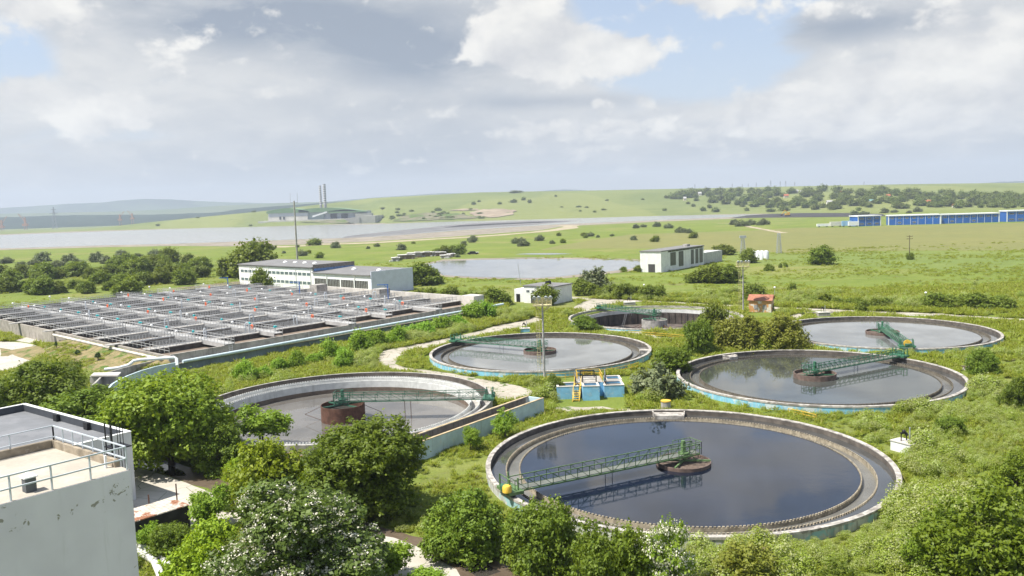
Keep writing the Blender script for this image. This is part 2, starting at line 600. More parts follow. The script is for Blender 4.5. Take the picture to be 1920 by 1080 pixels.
# ground material: grass with olive, straw and bare patches at several sizes
gm, t, b = newmat('grassland')
pos = t.n('ShaderNodeNewGeometry').outputs['Position']
A1 = (.175, .215, .042); A2 = (.115, .16, .03); DRY = (.25, .235, .085); BARE = (.21, .165, .10)
nA = t.noise(pos, .035, 6, .6)
nB = t.noise(pos, .45, 5, .62)
nC = t.noise(pos, 4.0, 3, .6)
nD = t.noise(t.vadd(pos, (300, 50, 0)), .018, 6, .62)
nE = t.noise(t.vadd(pos, (70, 450, 0)), .11, 7, .66, .4)
c = t.mix(t.ramp(nA, .35, .65), A1, A2)
c = t.mix(t.ramp(nB, .3, .7, 0, .55), c, (.205, .245, .050))
c = t.mix(t.ramp(nD, .50, .66, 0, .75), c, DRY)
c = t.mix(t.ramp(nE, .56, .68, 0, .6), c, (.16, .14, .065))
c = t.mix(t.ramp(nE, .70, .78, 0, .5), c, BARE)
# dark tussocks
c = t.mix(t.ramp(t.noise(pos, .9, 4, .7), .58, .70, 0, .55), c, (.055, .095, .018))
c = t.mix(t.ramp(nC, .25, .75, 0, .45), c, (.085, .13, .022))
# long faint mowing / drill lines and scattered dark weeds in the middle distance
lines = t.noise(t.vmul(pos, (.012, .16, 1)), 1.0, 5, .65)
c = t.mix(t.ramp(lines, .50, .66, 0, .40), c, (.24, .235, .085))
c = t.mix(t.ramp(t.noise(t.vadd(pos, (40, 900, 0)), .22, 6, .75), .60, .70, 0, .60), c, (.065, .10, .022))
# far hillsides: paler, smoother pasture with field bands
sp = t.n('ShaderNodeSeparateXYZ'); t.put(sp.inputs[0], pos)
far = t.ramp(sp.outputs[1], 900, 1600)
nF = t.noise(t.vmul(pos, (1, .5, 1)), .0045, 6, .6, .5)
nG = t.noise(t.vadd(t.vmul(pos, (1, .35, 1)), (900, 0, 0)), .0021, 2, .4)
cf = t.mix(t.ramp(nF, .35, .65), (.165, .190, .060), (.125, .155, .050))
cf = t.mix(t.ramp(nG, .50, .53, 0, .6), cf, (.20, .215, .070))
cf = t.mix(t.ramp(t.noise(pos, .02, 6, .7), .60, .70, 0, .6), cf, (.075, .11, .032))
cf = t.mix(t.ramp(t.noise(t.vadd(pos, (0, 777, 0)), .006, 6, .65), .64, .72, 0, .5), cf, (.16, .15, .075))
cf = t.mix(t.ramp(t.noise(t.vmul(pos, (.0016, .02, 1)), 1.0, 5, .6), .50, .60, 0, .45), cf, (.21, .225, .085))
cf = t.mix(t.ramp(t.noise(t.vadd(t.vmul(pos, (1, .6, 1)), (50, 0, 0)), .012, 7, .75), .58, .70, 0, .5), cf, (.095, .125, .038))
c = t.mix(far, c, cf)
t.put(b.inputs['Base Color'], c)
b.inputs['Roughness'].default_value = .95
b.inputs['Specular IOR Level'].default_value = .1
t.put(b.inputs['Normal'], t.bump(t.noise(pos, 1.7, 6, .7), .8, .35))
me.materials.append(gm)
tag(link(bpy.data.objects.new('ground', me)), kind='structure')


# flat sheets on the ground ------------------------------------------------
PATH_POLYS = []


def jitter_poly(pts, step_frac=.018, amp=.012, seed=0):
    out = []
    r = random.Random(seed)
    n = len(pts)
    for i in range(n):
        a, b = Vector(pts[i]).to_2d(), Vector(pts[(i + 1) % n]).to_2d()
        L = (b - a).length
        dist = max(20.0, (a.y + b.y) / 2)
        k = max(1, int(L / (dist * step_frac)))
        k = min(k, 60)
        nrm = Vector((-(b - a).y, (b - a).x)).normalized() if L > 1e-6 else Vector((0, 0))
        for j in range(k):
            w = r.gauss(0, 1) * amp * dist * (.35 if j else .2)
            p = a.lerp(b, j / k) + nrm * w
            out.append(p)
    return out


def sheet(name, pxs, layer, m, amp=.004, z=None, keep=False, kind='structure', seed=None, dz=.004):
    """a flat patch on the ground given by its outline (pixels of the photo turned into ground points)"""
    z0 = GZ if z is None else z
    pts = [at(x, y, z0) for x, y in pxs]
    p2 = jitter_poly(pts, amp=amp, seed=seed if seed is not None else len(pxs) * 7 + layer)
    mb = MB()
    from mathutils.geometry import tessellate_polygon
    zz = z0 + layer * dz
    v3 = [Vector((p.x, p.y, zz)) for p in p2]
    tris = tessellate_polygon([v3])
    mb.v = [tuple(v) for v in v3]
    for tr in tris:
        a, b_, c_ = (v3[i] for i in tr)
        if (b_ - a).cross(c_ - a).z < 0: tr = tr[::-1]
        mb.f.append(tuple(tr))
    if not keep: PATH_POLYS.append([(p[0], p[1]) for p in pxs])
    return tag(mb.build(name, m), kind=kind)


def strip(name, pxs, width, layer, m, seed=0, rough=.12, dz=.004, excl=True):
    """a track or path along a line"""
    pts = [at(x, y) for x, y in pxs]
    fine = []
    for a, b_ in zip(pts[:-1], pts[1:]):
        k = max(1, int((b_ - a).length / max(1.5, width)))
        for j in range(k): fine.append(a.lerp(b_, j / k))
    fine.append(pts[-1])
    r = random.Random(seed)
    mb = MB()
    L, Rr = [], []
    for i, p in enumerate(fine):
        d = (fine[min(i + 1, len(fine) - 1)] - fine[max(i - 1, 0)]); d.z = 0; d.normalize()
        nrm = Vector((-d.y, d.x, 0))
        z = GZ + layer * dz
        L.append(Vector((p.x, p.y, z)) + nrm * width * (.5 + r.gauss(0, rough)))
        Rr.append(Vector((p.x, p.y, z)) - nrm * width * (.5 + r.gauss(0, rough)))
    for i in range(len(fine) - 1):
        mb.poly((Rr[i], Rr[i + 1], L[i + 1], L[i]))
    if excl:
        for i in range(len(fine) - 1):
            PATH_POLYS.append([proj(*q) for q in (Rr[i], Rr[i + 1], L[i + 1], L[i])])
    return tag(mb.build(name, m), kind='structure')


def groundmat(name, a, b_, scale=.3, rough=.9, grass=0.0, gscale=.6, crack=False):
    m, t, b = newmat(name)
    pos = t.n('ShaderNodeNewGeometry').outputs['Position']
    c = t.mix(t.ramp(t.noise(pos, scale, 6, .65), .3, .7), a, b_)
    c = t.mix(t.ramp(t.noise(pos, scale * 9, 4, .6), .35, .75, 0, .35), c, tuple(x * .6 for x in a))
    if grass:
        c = t.mix(t.ramp(t.noise(t.vadd(pos, (9, 3, 0)), gscale, 6, .7), .62 - grass * .1, .68 - grass * .1), c, (.075, .12, .02))
    if crack:
        v = t.n('ShaderNodeTexVoronoi', feature='DISTANCE_TO_EDGE')
        t.put(v.inputs['Vector'], t.vadd(pos, t.vmul(t.n('ShaderNodeTexNoise').outputs[1], (.01, .01, .01)))); v.inputs['Scale'].default_value = .32
        c = t.mix(t.ramp(v.outputs[0], .004, .012, .8, 0), c, (.10, .11, .05))
    t.put(b.inputs['Base Color'], c)
    b.inputs['Roughness'].default_value = rough
    b.inputs['Specular IOR Level'].default_value = .2
    t.put(b.inputs['Normal'], t.bump(t.noise(pos, scale * 12, 5, .65), .4, .06))
    return m


G_CONC = groundmat('path_concrete', (.44, .40, .335), (.33, .295, .24), .25, grass=.5, crack=True)
G_SLAB = groundmat('bright_concrete', (.50, .465, .41), (.40, .365, .31), .2, grass=.0, crack=True)
G_DIRT = groundmat('dirt_track', (.42, .36, .25), (.30, .25, .17), .1, grass=.2)
G_MUD = groundmat('grey_mud', (.22, .21, .20), (.12, .115, .115), .02, rough=.5)
G_BEACH = groundmat('shore_shingle', (.31, .27, .22), (.19, .165, .13), .05, grass=.35, gscale=.05)
G_DRY = groundmat('dry_grass', (.29, .225, .12), (.15, .135, .055), .7, grass=1.0, gscale=.35)
G_BLACK = groundmat('black_spoil', (.035, .034, .036), (.07, .065, .062), .03)
G_WHEAT = groundmat('wheat_field', (.190, .185, .060), (.165, .172, .055), .012)
G_GREENF = groundmat('young_green_field', (.165, .20, .045), (.13, .175, .038), .015)
G_WET = groundmat('wet_earth_road', (.105, .078, .055), (.15, .115, .085), .2, rough=.28, grass=.15)
W_LAG = watermat('lagoon_water', (.27, .265, .235), rough=.2, ripple=.10, rs=.25)
W_POND = watermat('pond_water', (.20, .20, .19), rough=.08, ripple=.08, rs=.5)
W_PUD = watermat('puddle_water', (.04, .035, .03), rough=.04, ripple=.02, rs=1.5)

# lagoon, its mud flats and shores
D5 = .02
sheet('lagoon_shore', [(-260, 484), (0, 469), (200, 463.5), (330, 461), (420, 462), (560, 459), (700, 452.5), (830, 445), (1010, 432), (1060, 424), (1250, 415), (1400, 409),
                       (1500, 403.5), (1480, 400.8), (1400, 400.8), (1250, 402.8), (1100, 406), (1000, 408.5), (900, 411.2), (820, 414), (700, 419), (600, 419.5), (500, 423), (400, 425), (250, 430), (120, 434.5), (0, 439.5), (-260, 446)], 1, G_BEACH, .0012, keep=True, dz=D5)
sheet('lagoon_water', [(-260, 481), (0, 466), (200, 460), (330, 457), (470, 452), (560, 449), (640, 446.5), (700, 444), (760, 440), (860, 432), (960, 426), (1040, 421), (1100, 418.5), (1250, 412), (1400, 406),
                       (1465, 403), (1400, 402), (1250, 404.5), (1100, 407.5), (1000, 410.5), (900, 413), (820, 416), (700, 421), (600, 421.5), (500, 425), (400, 427), (250, 432), (120, 436.5), (0, 441), (-260, 447.5)], 3, W_LAG, .0008, keep=True, dz=D5)
sheet('mud_flat', [(640, 447), (700, 443), (760, 439.5), (830, 433), (900, 428), (1000, 421.5), (1060, 416.5), (1090, 413.5), (1000, 413.8), (930, 416.5), (880, 419), (840, 422.5), (760, 431), (700, 437), (650, 443)], 5, G_MUD, .001, keep=True, dz=D5)
sheet('dark_mud', [(830, 427), (880, 424.5), (950, 420.5), (1010, 418), (1060, 414.8), (1000, 416), (930, 419), (860, 422.5)], 7, G_BLACK, .001, keep=True, dz=D5)
sheet('spoil_heap_ground', [(1370, 409), (1450, 408), (1560, 407), (1660, 405.5), (1655, 401.5), (1600, 399.5), (1500, 399.6), (1440, 401.5), (1400, 404)], 9, G_BLACK, .001, keep=True, dz=D5)
# fields
sheet('wheat_field', [(1010, 469), (1100, 466), (1240, 466), (1350, 471), (1500, 474), (1700, 470), (1950, 469), (1950, 416), (1870, 419), (1680, 424), (1600, 427), (1500, 427), (1400, 433), (1280, 436), (1180, 440), (1110, 450), (1050, 460)], 1, G_WHEAT, .0012, keep=True, dz=D5)
sheet('green_field', [(1240, 467.5), (1350, 472.5), (1500, 475.5), (1700, 471.5), (1950, 470.5), (1950, 500), (1850, 508), (1720, 505), (1600, 497), (1480, 500), (1400, 492), (1300, 480)], 1, G_GREENF, .006, keep=True, dz=D5)
# pond
sheet('pond_bank', [(793, 495), (830, 486.5), (900, 484.5), (1000, 482.7), (1100, 483.5), (1205, 486.5), (1225, 493), (1200, 507), (1120, 516), (1060, 521.5), (1000, 525), (900, 523), (830, 519), (800, 508)], 2, G_BEACH, .002, keep=True, dz=D5)
sheet('pond_water', [(802, 495), (832, 489.5), (900, 487.3), (1000, 485.5), (1100, 486.3), (1195, 489), (1212, 494), (1180, 505), (1100, 513), (1050, 519), (1000, 522), (900, 520), (830, 516), (812, 506)], 3, W_POND, .0012, keep=False, dz=D5)
sheet('pond_water', [(965, 477), (990, 475.2), (1040, 474.8), (1075, 476), (1030, 477.6)], 3, W_POND, .001, keep=True, dz=D5)
# tracks and paths
strip('dirt_track', [(470, 463), (541.7, 462.3), (616.7, 458), (686.7, 456), (786.7, 450), (870, 445.5), (933, 441), (1006, 435), (1050, 430.5), (1070, 427), (1073, 424.5), (1048, 422.5)], 26, 4, G_DIRT, 3, dz=D5, excl=False)
strip('dirt_track', [(1470, 437), (1420, 428), (1370, 419), (1345, 419)], 6, 4, G_DIRT, 4, dz=D5, excl=False)
strip('farm_track', [(1030, 554), (1100, 561), (1200, 564.5), (1300, 570), (1400, 575), (1520, 580), (1640, 585), (1760, 590), (1950, 603)], 3.2, 2, G_CONC, 5)
strip('white_path', [(1310, 556), (1380, 560), (1440, 563)], 1.2, 2, G_SLAB, 5)
strip('white_path', [(1810, 578), (1860, 578.5), (1950, 581)], 1.2, 2, G_SLAB, 6)
sheet('concrete_path', [(1000, 594), (985, 600), (930, 611), (880, 625), (830, 636), (770, 648), (720, 657), (706, 668), (710, 683), (735, 693), (780, 698), (830, 707), (880, 717), (905, 727), (930, 746), (965, 749), (977, 738), (940, 719), (900, 709), (850, 701), (800, 694), (760, 690), (742, 682), (748, 668), (770, 657), (830, 646), (890, 633), (940, 623), (990, 610), (1030, 601)], 2, G_CONC, .003)
sheet('concrete_path', [(1075, 577), (1092, 566), (1110, 562), (1180, 564), (1150, 570), (1115, 579), (1095, 584)], 3, G_CONC, .003)
sheet('concrete_path', [(1472, 598), (1480, 591), (1520, 585), (1575, 583), (1560, 587), (1520, 590), (1500, 597)], 3, G_CONC, .003)
strip('white_path', [(1500, 589), (1560, 585), (1640, 587.5), (1740, 592), (1820, 596.5), (1950, 601)], 1.6, 3, G_SLAB, 8)
strip('stepping_path', [(1040, 765), (1090, 768), (1130, 765), (1180, 770)], 1.4, 2, G_CONC, 9, rough=.3)
strip('stepping_path', [(1070, 607), (1150, 619), (1230, 632), (1290, 636)], 1.6, 2, G_CONC, 10, rough=.3)
strip('stepping_path', [(930, 716), (960, 726), (972, 736), (985, 745)], 3., 4, G_CONC, 12, rough=.3)
sheet('concrete_apron', [(-60, 634), (0, 640), (40, 642), (70, 648), (88, 657), (82, 667), (50, 680), (20, 694), (-60, 706)], 2, G_SLAB, .002)
sheet('white_slab', [(24, 638), (52, 632), (88, 639.5), (60, 643.5)], 3, G_SLAB, .0004)
sheet('dry_ground', [(60, 668), (92, 652), (130, 648), (200, 652), (260, 668), (305, 678), (280, 688), (210, 694), (130, 690), (90, 684)], 1, G_DRY, .006, keep=True)
sheet('dry_ground', [(0, 652), (20, 655), (30, 661), (15, 668), (0, 668)], 3, G_DRY, .004, keep=True)
sheet('dry_ground', [(540, 520), (620, 512), (700, 518), (640, 530), (480, 540), (380, 545), (330, 540), (420, 530)], 1, G_DRY, .004, keep=True)
sheet('wet_road', [(240, 846), (300, 860), (380, 884), (470, 924), (560, 954), (700, 984), (800, 1010), (920, 1049), (1010, 1080), (1080, 1110), (1100, 1130), (870, 1130), (840, 1062), (760, 1016), (690, 1000), (560, 992), (450, 948), (400, 922), (300, 887), (240, 872)], 2, G_WET, .004)
sheet('puddle', [(262, 862), (290, 864), (330, 876), (350, 892), (322, 893), (290, 884), (265, 874)], 3, W_PUD, .006)
sheet('puddle', [(425, 918), (480, 938), (560, 964), (500, 960), (450, 940)], 3, W_PUD, .006)
sheet('puddle', [(800, 1024), (850, 1036), (905, 1056), (940, 1072), (900, 1085), (860, 1060), (815, 1040)], 3, W_PUD, .006)
sheet('pavement', [(240, 872), (300, 889), (350, 905), (400, 925), (470, 948), (440, 985), (380, 1000), (300, 985), (240, 962)], 4, G_SLAB, .002)
sheet('pavement', [(680, 997), (740, 1008), (800, 1034), (856, 1068), (880, 1110), (640, 1110), (655, 1045)], 4, G_SLAB, .003)

# ---------------------------------------------------------------- far hills
def ridge(name, Y, tops, m, seed, depth=1600, base=-70, rug=3.0):
    xs = np.array([p[0] for p in tops], float); ys = np.array([p[1] for p in tops], float)
    px = np.arange(xs[0], xs[-1], 6.0)
    py = np.interp(px, xs, ys)
    zt = H + (hor(px) - py) * Y / F
    u = (px - 960) / F
    prof = [(-1.0, 0.0), (-.75, .18), (-.5, .42), (-.3, .66), (-.15, .86), (0, 1.0), (.2, .9), (.6, .5), (1.0, 0.0)]
    V = []
    for k, (d, hh) in enumerate(prof):
        yy = Y + d * depth
        z = base + (zt - base) * hh
        x = u * Y
        n = (vnoise(x, np.full_like(x, yy), 260, seed) - .5) * rug * 4 * (hh < .99) + (vnoise(x, np.full_like(x, yy), 60, seed + 3) - .5) * rug
        V.append(np.stack([x, np.full_like(x, yy), z + n], -1))
    V = np.concatenate(V)
    n_ = len(px)
    i = (np.arange(len(prof) - 1)[:, None] * n_ + np.arange(n_ - 1)[None, :]).reshape(-1)
    me = bpy.data.meshes.new(name)
    np_mesh(me, V, np.stack([i, i + 1, i + n_ + 1, i + n_], -1), True)
    me.materials.append(m)
    return tag(link(bpy.data.objects.new(name, me)), kind='structure')


def hillmat(name, a, b_, f, fs=.004):
    m, t, b = newmat(name)
    pos = t.n('ShaderNodeNewGeometry').outputs['Position']
    c = t.mix(t.ramp(t.noise(pos, fs, 6, .65, .4), .42, .58), a, b_)
    c = t.mix(t.ramp(t.noise(pos, .03, 4, .7), .3, .7, 0, .5), c, f)
    t.put(b.inputs['Base Color'], c)
    b.inputs['Roughness'].default_value = 1
    b.inputs['Specular IOR Level'].default_value = 0
    t.put(b.inputs['Normal'], t.bump(t.noise(pos, .02, 6, .7), 1, 12))
    return m


HM1 = hillmat('wooded_slope', (.020, .036, .020), (.030, .050, .024), (.014, .024, .014))
HM2 = hillmat('far_wooded_hills', (.030, .050, .022), (.085, .115, .045), (.03, .045, .02), .0012)
HM3 = hillmat('far_plain', (.10, .13, .045), (.13, .15, .06), (.06, .085, .03), .002)
ridge('wooded_hill', 5200, [(-700, 420), (-200, 410), (0, 408), (80, 405), (150, 403), (300, 402), (420, 398), (450, 393), (520, 387), (600, 381), (660, 377), (720, 377), (760, 378), (830, 380), (950, 386)], HM1, 2, 1500)
ridge('plain_hill', 7600, [(-700, 404), (0, 401), (150, 398), (250, 396), (330, 392), (420, 386), (520, 381), (600, 379), (680, 376), (760, 372), (860, 372), (960, 374)], HM3, 6, 1200, rug=1.)
ridge('far_hill', 10200, [(-700, 404), (-300, 397), (0, 391), (100, 385), (140, 382), (200, 380), (240, 375.5), (285, 373), (330, 374), (380, 377), (440, 379.5), (520, 381), (600, 380), (690, 372), (760, 367), (830, 362.5), (890, 362), (920, 365.5), (960, 365), (1000, 359.5), (1060, 355.5), (1090, 356), (1130, 360), (1260, 366)], HM2, 9, 1400)
ridge('far_hill', 9000, [(1500, 366), (1700, 352), (1800, 346), (1880, 341), (1920, 339.5), (2000, 338), (2300, 345)], HM2, 12, 1200)

# ---------------------------------------------------------------- air
hb = MB()
hb.obox((-13500, -240, -82), (27000, 0, 0), (0, 12400, 0), (0, 0, 560))
hm = bpy.data.materials.new('haze_air')
hm.use_nodes = True
ht = NT(hm.node_tree)
for n in list(hm.node_tree.nodes): hm.node_tree.nodes.remove(n)
pvn = ht.n('ShaderNodeVolumePrincipled')
pvn.inputs['Color'].default_value = (.75, .85, .99, 1)
pvn.inputs['Density'].default_value = 1.15e-4
pvn.inputs['Anisotropy'].default_value = .1
hout = ht.n('ShaderNodeOutputMaterial')
ht.t.links.new(pvn.outputs[0], hout.inputs['Volume'])
hz_o = hb.build('haze', hm)
tag(hz_o, kind='stuff')
# ================================================================ round clarifier tanks
W_DARK = watermat('dark_tank_water', (.009, .014, .027), rough=.025, ripple=.07, rs=.8, foam=(.10, .11, .12))
W_SILV = watermat('silvery_tank_water', (.15, .155, .15), rough=.04, ripple=.03, rs=.9)
W_DARK2 = watermat('brown_tank_water', (.06, .064, .058), rough=.03, ripple=.03, rs=.9)
W_GREY = watermat('murky_grey_water', (.125, .115, .103), rough=.05, ripple=.03, rs=.8)
W_RING = watermat('ring_channel_water', (.06, .06, .058), rough=.05, ripple=.03, rs=1.5)
W_FOAM = watermat('foaming_launder_water', (.14, .135, .12), rough=.25, ripple=.5, rs=5, foam=(.6, .6, .58))
RIMTOP = mat('worn_rim_concrete', (.42, .39, .35), .9, var=.4, scale=1.5, streak=.0, patch=.75, pcol=(.17, .15, .13), pscale=.9, pthr=.52, bump=.2)
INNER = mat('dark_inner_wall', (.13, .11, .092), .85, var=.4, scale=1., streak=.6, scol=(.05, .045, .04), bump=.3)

T1WALL = mat('flaking_whitewash', (.50, .50, .47), .85, var=.25, scale=.9, streak=.6, scol=(.16, .15, .13), sthr=.5, patch=.8, pcol=(.25, .47, .50), pscale=.5, pthr=.54, bump=.2)
TC = {1: (16.785, 80.994, 0.0), 2: (44.248, 119.081, 0.0), 3: (70.81, 155.676, 0.0), 4: (4.693, 147.435, 0.0),
      5: (-23.1, 107.5, .75), 6: (33.0, 189.8, -.5)}
RT = 20.0


def teeth_ring(mb, c, r, z0, z1, th, n, gap=.55):
    """thin ring wall whose top edge is a row of square notches"""
    per = 2 * PI / n
    mb.lathe([(r - th / 2, z0), (r + th / 2, z0), (r + th / 2, z1 - .14), (r - th / 2, z1 - .14)], c, 180, closed=True)
    for i in range(n):
        a0 = i * per; a1 = a0 + per * gap
        pts = []
        for a in (a0, a1):
            for rr in (r - th / 2, r + th / 2):
                pts.append((c[0] + rr * math.cos(a), c[1] + rr * math.sin(a)))
        mb.prism([pts[0], pts[1], pts[3], pts[2]], c[2] + z1 - .14, c[2] + z1)


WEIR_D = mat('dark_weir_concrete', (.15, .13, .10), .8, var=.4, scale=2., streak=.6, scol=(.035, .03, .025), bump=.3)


def clarifier(k, label, water, wallmat, drum_r, drum_h, wl=-.62, group='round clarifier tanks'):
    x, y, zt = TC[k]
    t = thing('clarifier_tank', label, 'tank', (x, y, zt), group)
    c = (x, y, zt)
    gz = GZ - zt - .3
    w = MB(); w.lathe([(RT, gz), (RT, -.06), (RT - .42, -.06), (RT - .42, -1.6), (RT - .9, -1.6), (RT - .9, gz)], c, 180)
    w.build('outer_wall', wallmat, t, True)
    w = MB(); w.lathe([(RT + .05, -.22), (RT + .05, 0), (RT - .45, 0), (RT - .45, -.10)], c, 180, closed=True)
    w.build('rim', RIMTOP, t, True)
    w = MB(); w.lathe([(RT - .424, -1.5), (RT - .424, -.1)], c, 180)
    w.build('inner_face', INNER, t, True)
    # launder: a trough between two notched weir walls
    w = MB()
    teeth_ring(w, c, 16.62, -1.5, wl + .10, .12, 300)
    teeth_ring(w, c, 17.98, -1.5, wl + .12, .12, 324)
    w.lathe([(16.6, -1.5), (18.0, -1.5)], c, 120)
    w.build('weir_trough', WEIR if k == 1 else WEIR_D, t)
    w = MB(); w.lathe([(16.69, -.99), (17.91, -.99)], c, 120)
    w.build('trough_water', W_FOAM, t)
    w = MB(); w.lathe([(18.05, wl - .002), (19.56, wl - .002)], c, 160)
    w.build('ring_water', W_RING, t, True)
    w = MB(); w.lathe([(.01, wl), (16.55, wl)], c, 120)
    w.build('water_surface', water, t, True)
    # centre well
    w = MB()
    w.lathe([(drum_r, wl - .5), (drum_r, wl + drum_h), (drum_r - .14, wl + drum_h), (drum_r - .14, wl - .5)], c, 64, closed=True)
    w.build('centre_well', RUSTWOOD, t, True)
    w = MB(); w.lathe([(.01, wl + drum_h * .35), (drum_r - .15, wl + drum_h * .35)], c, 48)
    w.build('scum_layer', SCUM, t)
    return t


def bar_plate(mb, a0, a1, c, z):
    """small concrete slab bridging the ring channel"""
    pts = [(c[0] + r * math.cos(a), c[1] + r * math.sin(a)) for r, a in ((17.9, a0), (19.6, a0), (19.6, a1), (17.9, a1))]
    mb.prism(pts, z - .5, z)


t1 = clarifier(1, 'largest and closest round tank, dark water mirroring blue sky and clouds', W_DARK, T1WALL, 2.75, .34)
t2 = clarifier(2, 'round blue-sided tank whose bridge ends beside the next tank at far right', W_DARK2, TANKBLUE, 3.0, .75)
t3 = clarifier(3, 'round tank at far right with yellow wheel cover on its bridge', W_SILV, TANKBLUE, 3.0, .55)
t4 = clarifier(4, 'round full tank behind the nearer floodlight mast, edged by winding path', W_SILV, TANKBLUE, 3.0, .6)
# sluice slabs across the ring channels
for k, px, py, w_, t_ in ((1, 1255, 775, .10, t1), (2, 1383, 668, .05, t2), (4, 1214, 654, .07, t4)):
    c = TC[k]
    p = at(px, py, c[2])
    a = math.atan2(p.y - c[1], p.x - c[0])
    m_ = MB(); bar_plate(m_, a - w_, a + w_, c, c[2] - .25)
    for s in (-1, 1):
        aa = a + s * w_
        m_.beam((c[0] + 18 * math.cos(aa), c[1] + 18 * math.sin(aa), c[2] - .12), (c[0] + 19.7 * math.cos(aa), c[1] + 19.7 * math.sin(aa), c[2] - .12), .14)
    m_.build('sluice_slab', RIMTOP, t_)

# --- tank 5: grey water standing low, three ring walls
x, y, zt = TC[5]; c5 = (x, y, zt)
t5 = thing('clarifier_tank', 'half full tank of still grey-brown water with rust-red centre drum', 'tank', c5, 'round clarifier tanks')
w = MB(); w.lathe([(RT, -2.1), (RT, 0), (RT - .35, 0), (RT - .35, -1.6)], c5, 180); w.build('outer_wall', CONC, t5, True)
w = MB(); w.lathe([(RT - .353, -1.6), (RT - .353, -.02)], c5, 180); w.build('inner_face', INNER, t5, True)
w = MB(); w.lathe([(18.55, -1.6), (RT - .36, -1.6)], c5, 120); w.build('ring_floor', CONC, t5)
WHITEBAND = mat('whitewashed_concrete', (.60, .60, .57), .85, var=.15, scale=1., streak=.35, scol=(.3, .3, .27), bump=.15)
w = MB(); w.lathe([(18.55, -1.7), (18.55, -.55), (18.3, -.55), (18.3, -1.7)], c5, 180); teeth_ring(w, c5, 18.43, -.7, -.34, .1, 300)
w.build('weir_wall', WHITEBAND, t5)
w = MB(); w.lathe([(17.2, -3.4), (17.2, -.75), (16.95, -.75), (16.95, -3.4)], c5, 180); teeth_ring(w, c5, 17.08, -.9, -.55, .1, 280)
w.build('inner_weir_wall', WHITEBAND, t5)
w = MB(); w.lathe([(17.2, -1.5), (18.3, -1.5)], c5, 120); w.build('trough_floor', CONC, t5)
WETBAND = mat('wet_brown_concrete', (.16, .12, .09), .6, var=.25, scale=1., streak=.3, bump=.15)
w = MB(); w.lathe([(16.945, -3.4), (16.945, -1.75)], c5, 180); w.build('wet_band', WETBAND, t5, True)
WL5 = -2.35
w = MB(); w.lathe([(.01, WL5), (16.94, WL5)], c5, 120); w.build('water_surface', W_GREY, t5, True)
w = MB(); w.lathe([(2.9, WL5 - .6), (2.9, -.25), (2.82, -.25), (2.82, WL5 - .6)], c5, 64, closed=True)
w.build('centre_drum', RUST, t5, True)
w = MB(); w.lathe([(.01, -1.2), (2.81, -1.2)], c5, 48); w.build('drum_water', W_DARK2, t5)

# --- tank 6: empty
x, y, zt = TC[6]; c6 = (x, y, zt)
t6 = thing('clarifier_tank', 'empty drained tank with dark stained walls and bare floor', 'tank', c6, 'round clarifier tanks')
w = MB(); w.lathe([(RT, -1.2), (RT, 0), (RT - .4, 0), (RT - .4, -1.2)], c6, 160); w.build('outer_wall', TANKBLUE, t6, True)
w = MB(); w.lathe([(RT + .04, -.2), (RT + .04, .012), (RT - .44, .012), (RT - .44, -.2)], c6, 160, closed=True); w.build('rim', RIMTOP, t6, True)
w = MB(); w.lathe([(18.0, -1.2), (19.62, -1.2)], c6, 120); w.build('ring_floor', WHITEBAND, t6)
w = MB(); w.lathe([(19.58, -1.2), (19.58, -.03)], c6, 160); w.build('inner_face', mat('pale_inner_wall', (.42, .40, .37), .9, var=.3, streak=.4), t6, True)
w = MB(); w.lathe([(18.1, -1.4), (18.1, -.5), (17.9, -.5), (17.9, -1.4)], c6, 160); w.lathe([(16.8, -4.2), (16.8, -.45), (16.5, -.45), (16.5, -1.5)], c6, 160)
w.lathe([(16.8, -1.4), (18.0, -1.4)], c6, 120)
w.build('weir_trough', CONC, t6)
w = MB(); w.lathe([(16.495, -1.3), (16.495, -.5)], c6, 160); w.build('white_band', WHITEBAND, t6, True)
STAIN = mat('black_stained_wall', (.085, .068, .058), .8, var=.45, scale=.5, streak=.7, scol=(.02, .018, .016), sthr=.48, bump=.3)
w = MB(); w.lathe([(16.49, -4.4), (16.49, -1.3)], c6, 160)
for i in range(64):
    a = 2 * PI * i / 64
    w.beam((x + 16.42 * math.cos(a), y + 16.42 * math.sin(a), zt - 1.4), (x + 16.42 * math.cos(a), y + 16.42 * math.sin(a), zt - 4.2), .14)
w.build('stained_wall', STAIN, t6, True)
w = MB(); w.lathe([(.01, -4.75), (16.6, -4.15)], c6, 120); w.build('floor', mat('drained_floor_sludge', (.10, .08, .07), .8, var=.45, scale=.4, patch=.5, pcol=(.2, .17, .15), bump=.4), t6)
w = MB()
w.lathe([(2.95, -2.5), (2.95, -.75), (2.75, -.75), (2.75, -2.5)], c6, 64, closed=True); w.lathe([(.01, -2.5), (2.95, -2.5)], c6, 48)
w.build('centre_well', CONC, t6, True)
for i in range(4):
    w = MB()
    a = 2 * PI * i / 4 + .3
    w.tube([(x + 1.9 * math.cos(a), y + 1.9 * math.sin(a), zt - 4.9), (x + 1.9 * math.cos(a), y + 1.9 * math.sin(a), zt - 2.5)], .28, 10)
    w.build('centre_column', CONC, t6, True)
for s in (0, PI):
    w = MB()
    a = 2.2 + s
    pa = Vector((x + 3 * math.cos(a), y + 3 * math.sin(a), zt - 4.5)); pb = Vector((x + 15.5 * math.cos(a), y + 15.5 * math.sin(a), zt - 4.1))
    w.beam(pa, pb, .2, .3)
    for q in (.3, .6, .95):
        w.beam((x + 2.9 * math.cos(a), y + 2.9 * math.sin(a), zt - 1.8), pa.lerp(pb, q * .55), .09)
    w.build('scraper_arm', RUST, t6)
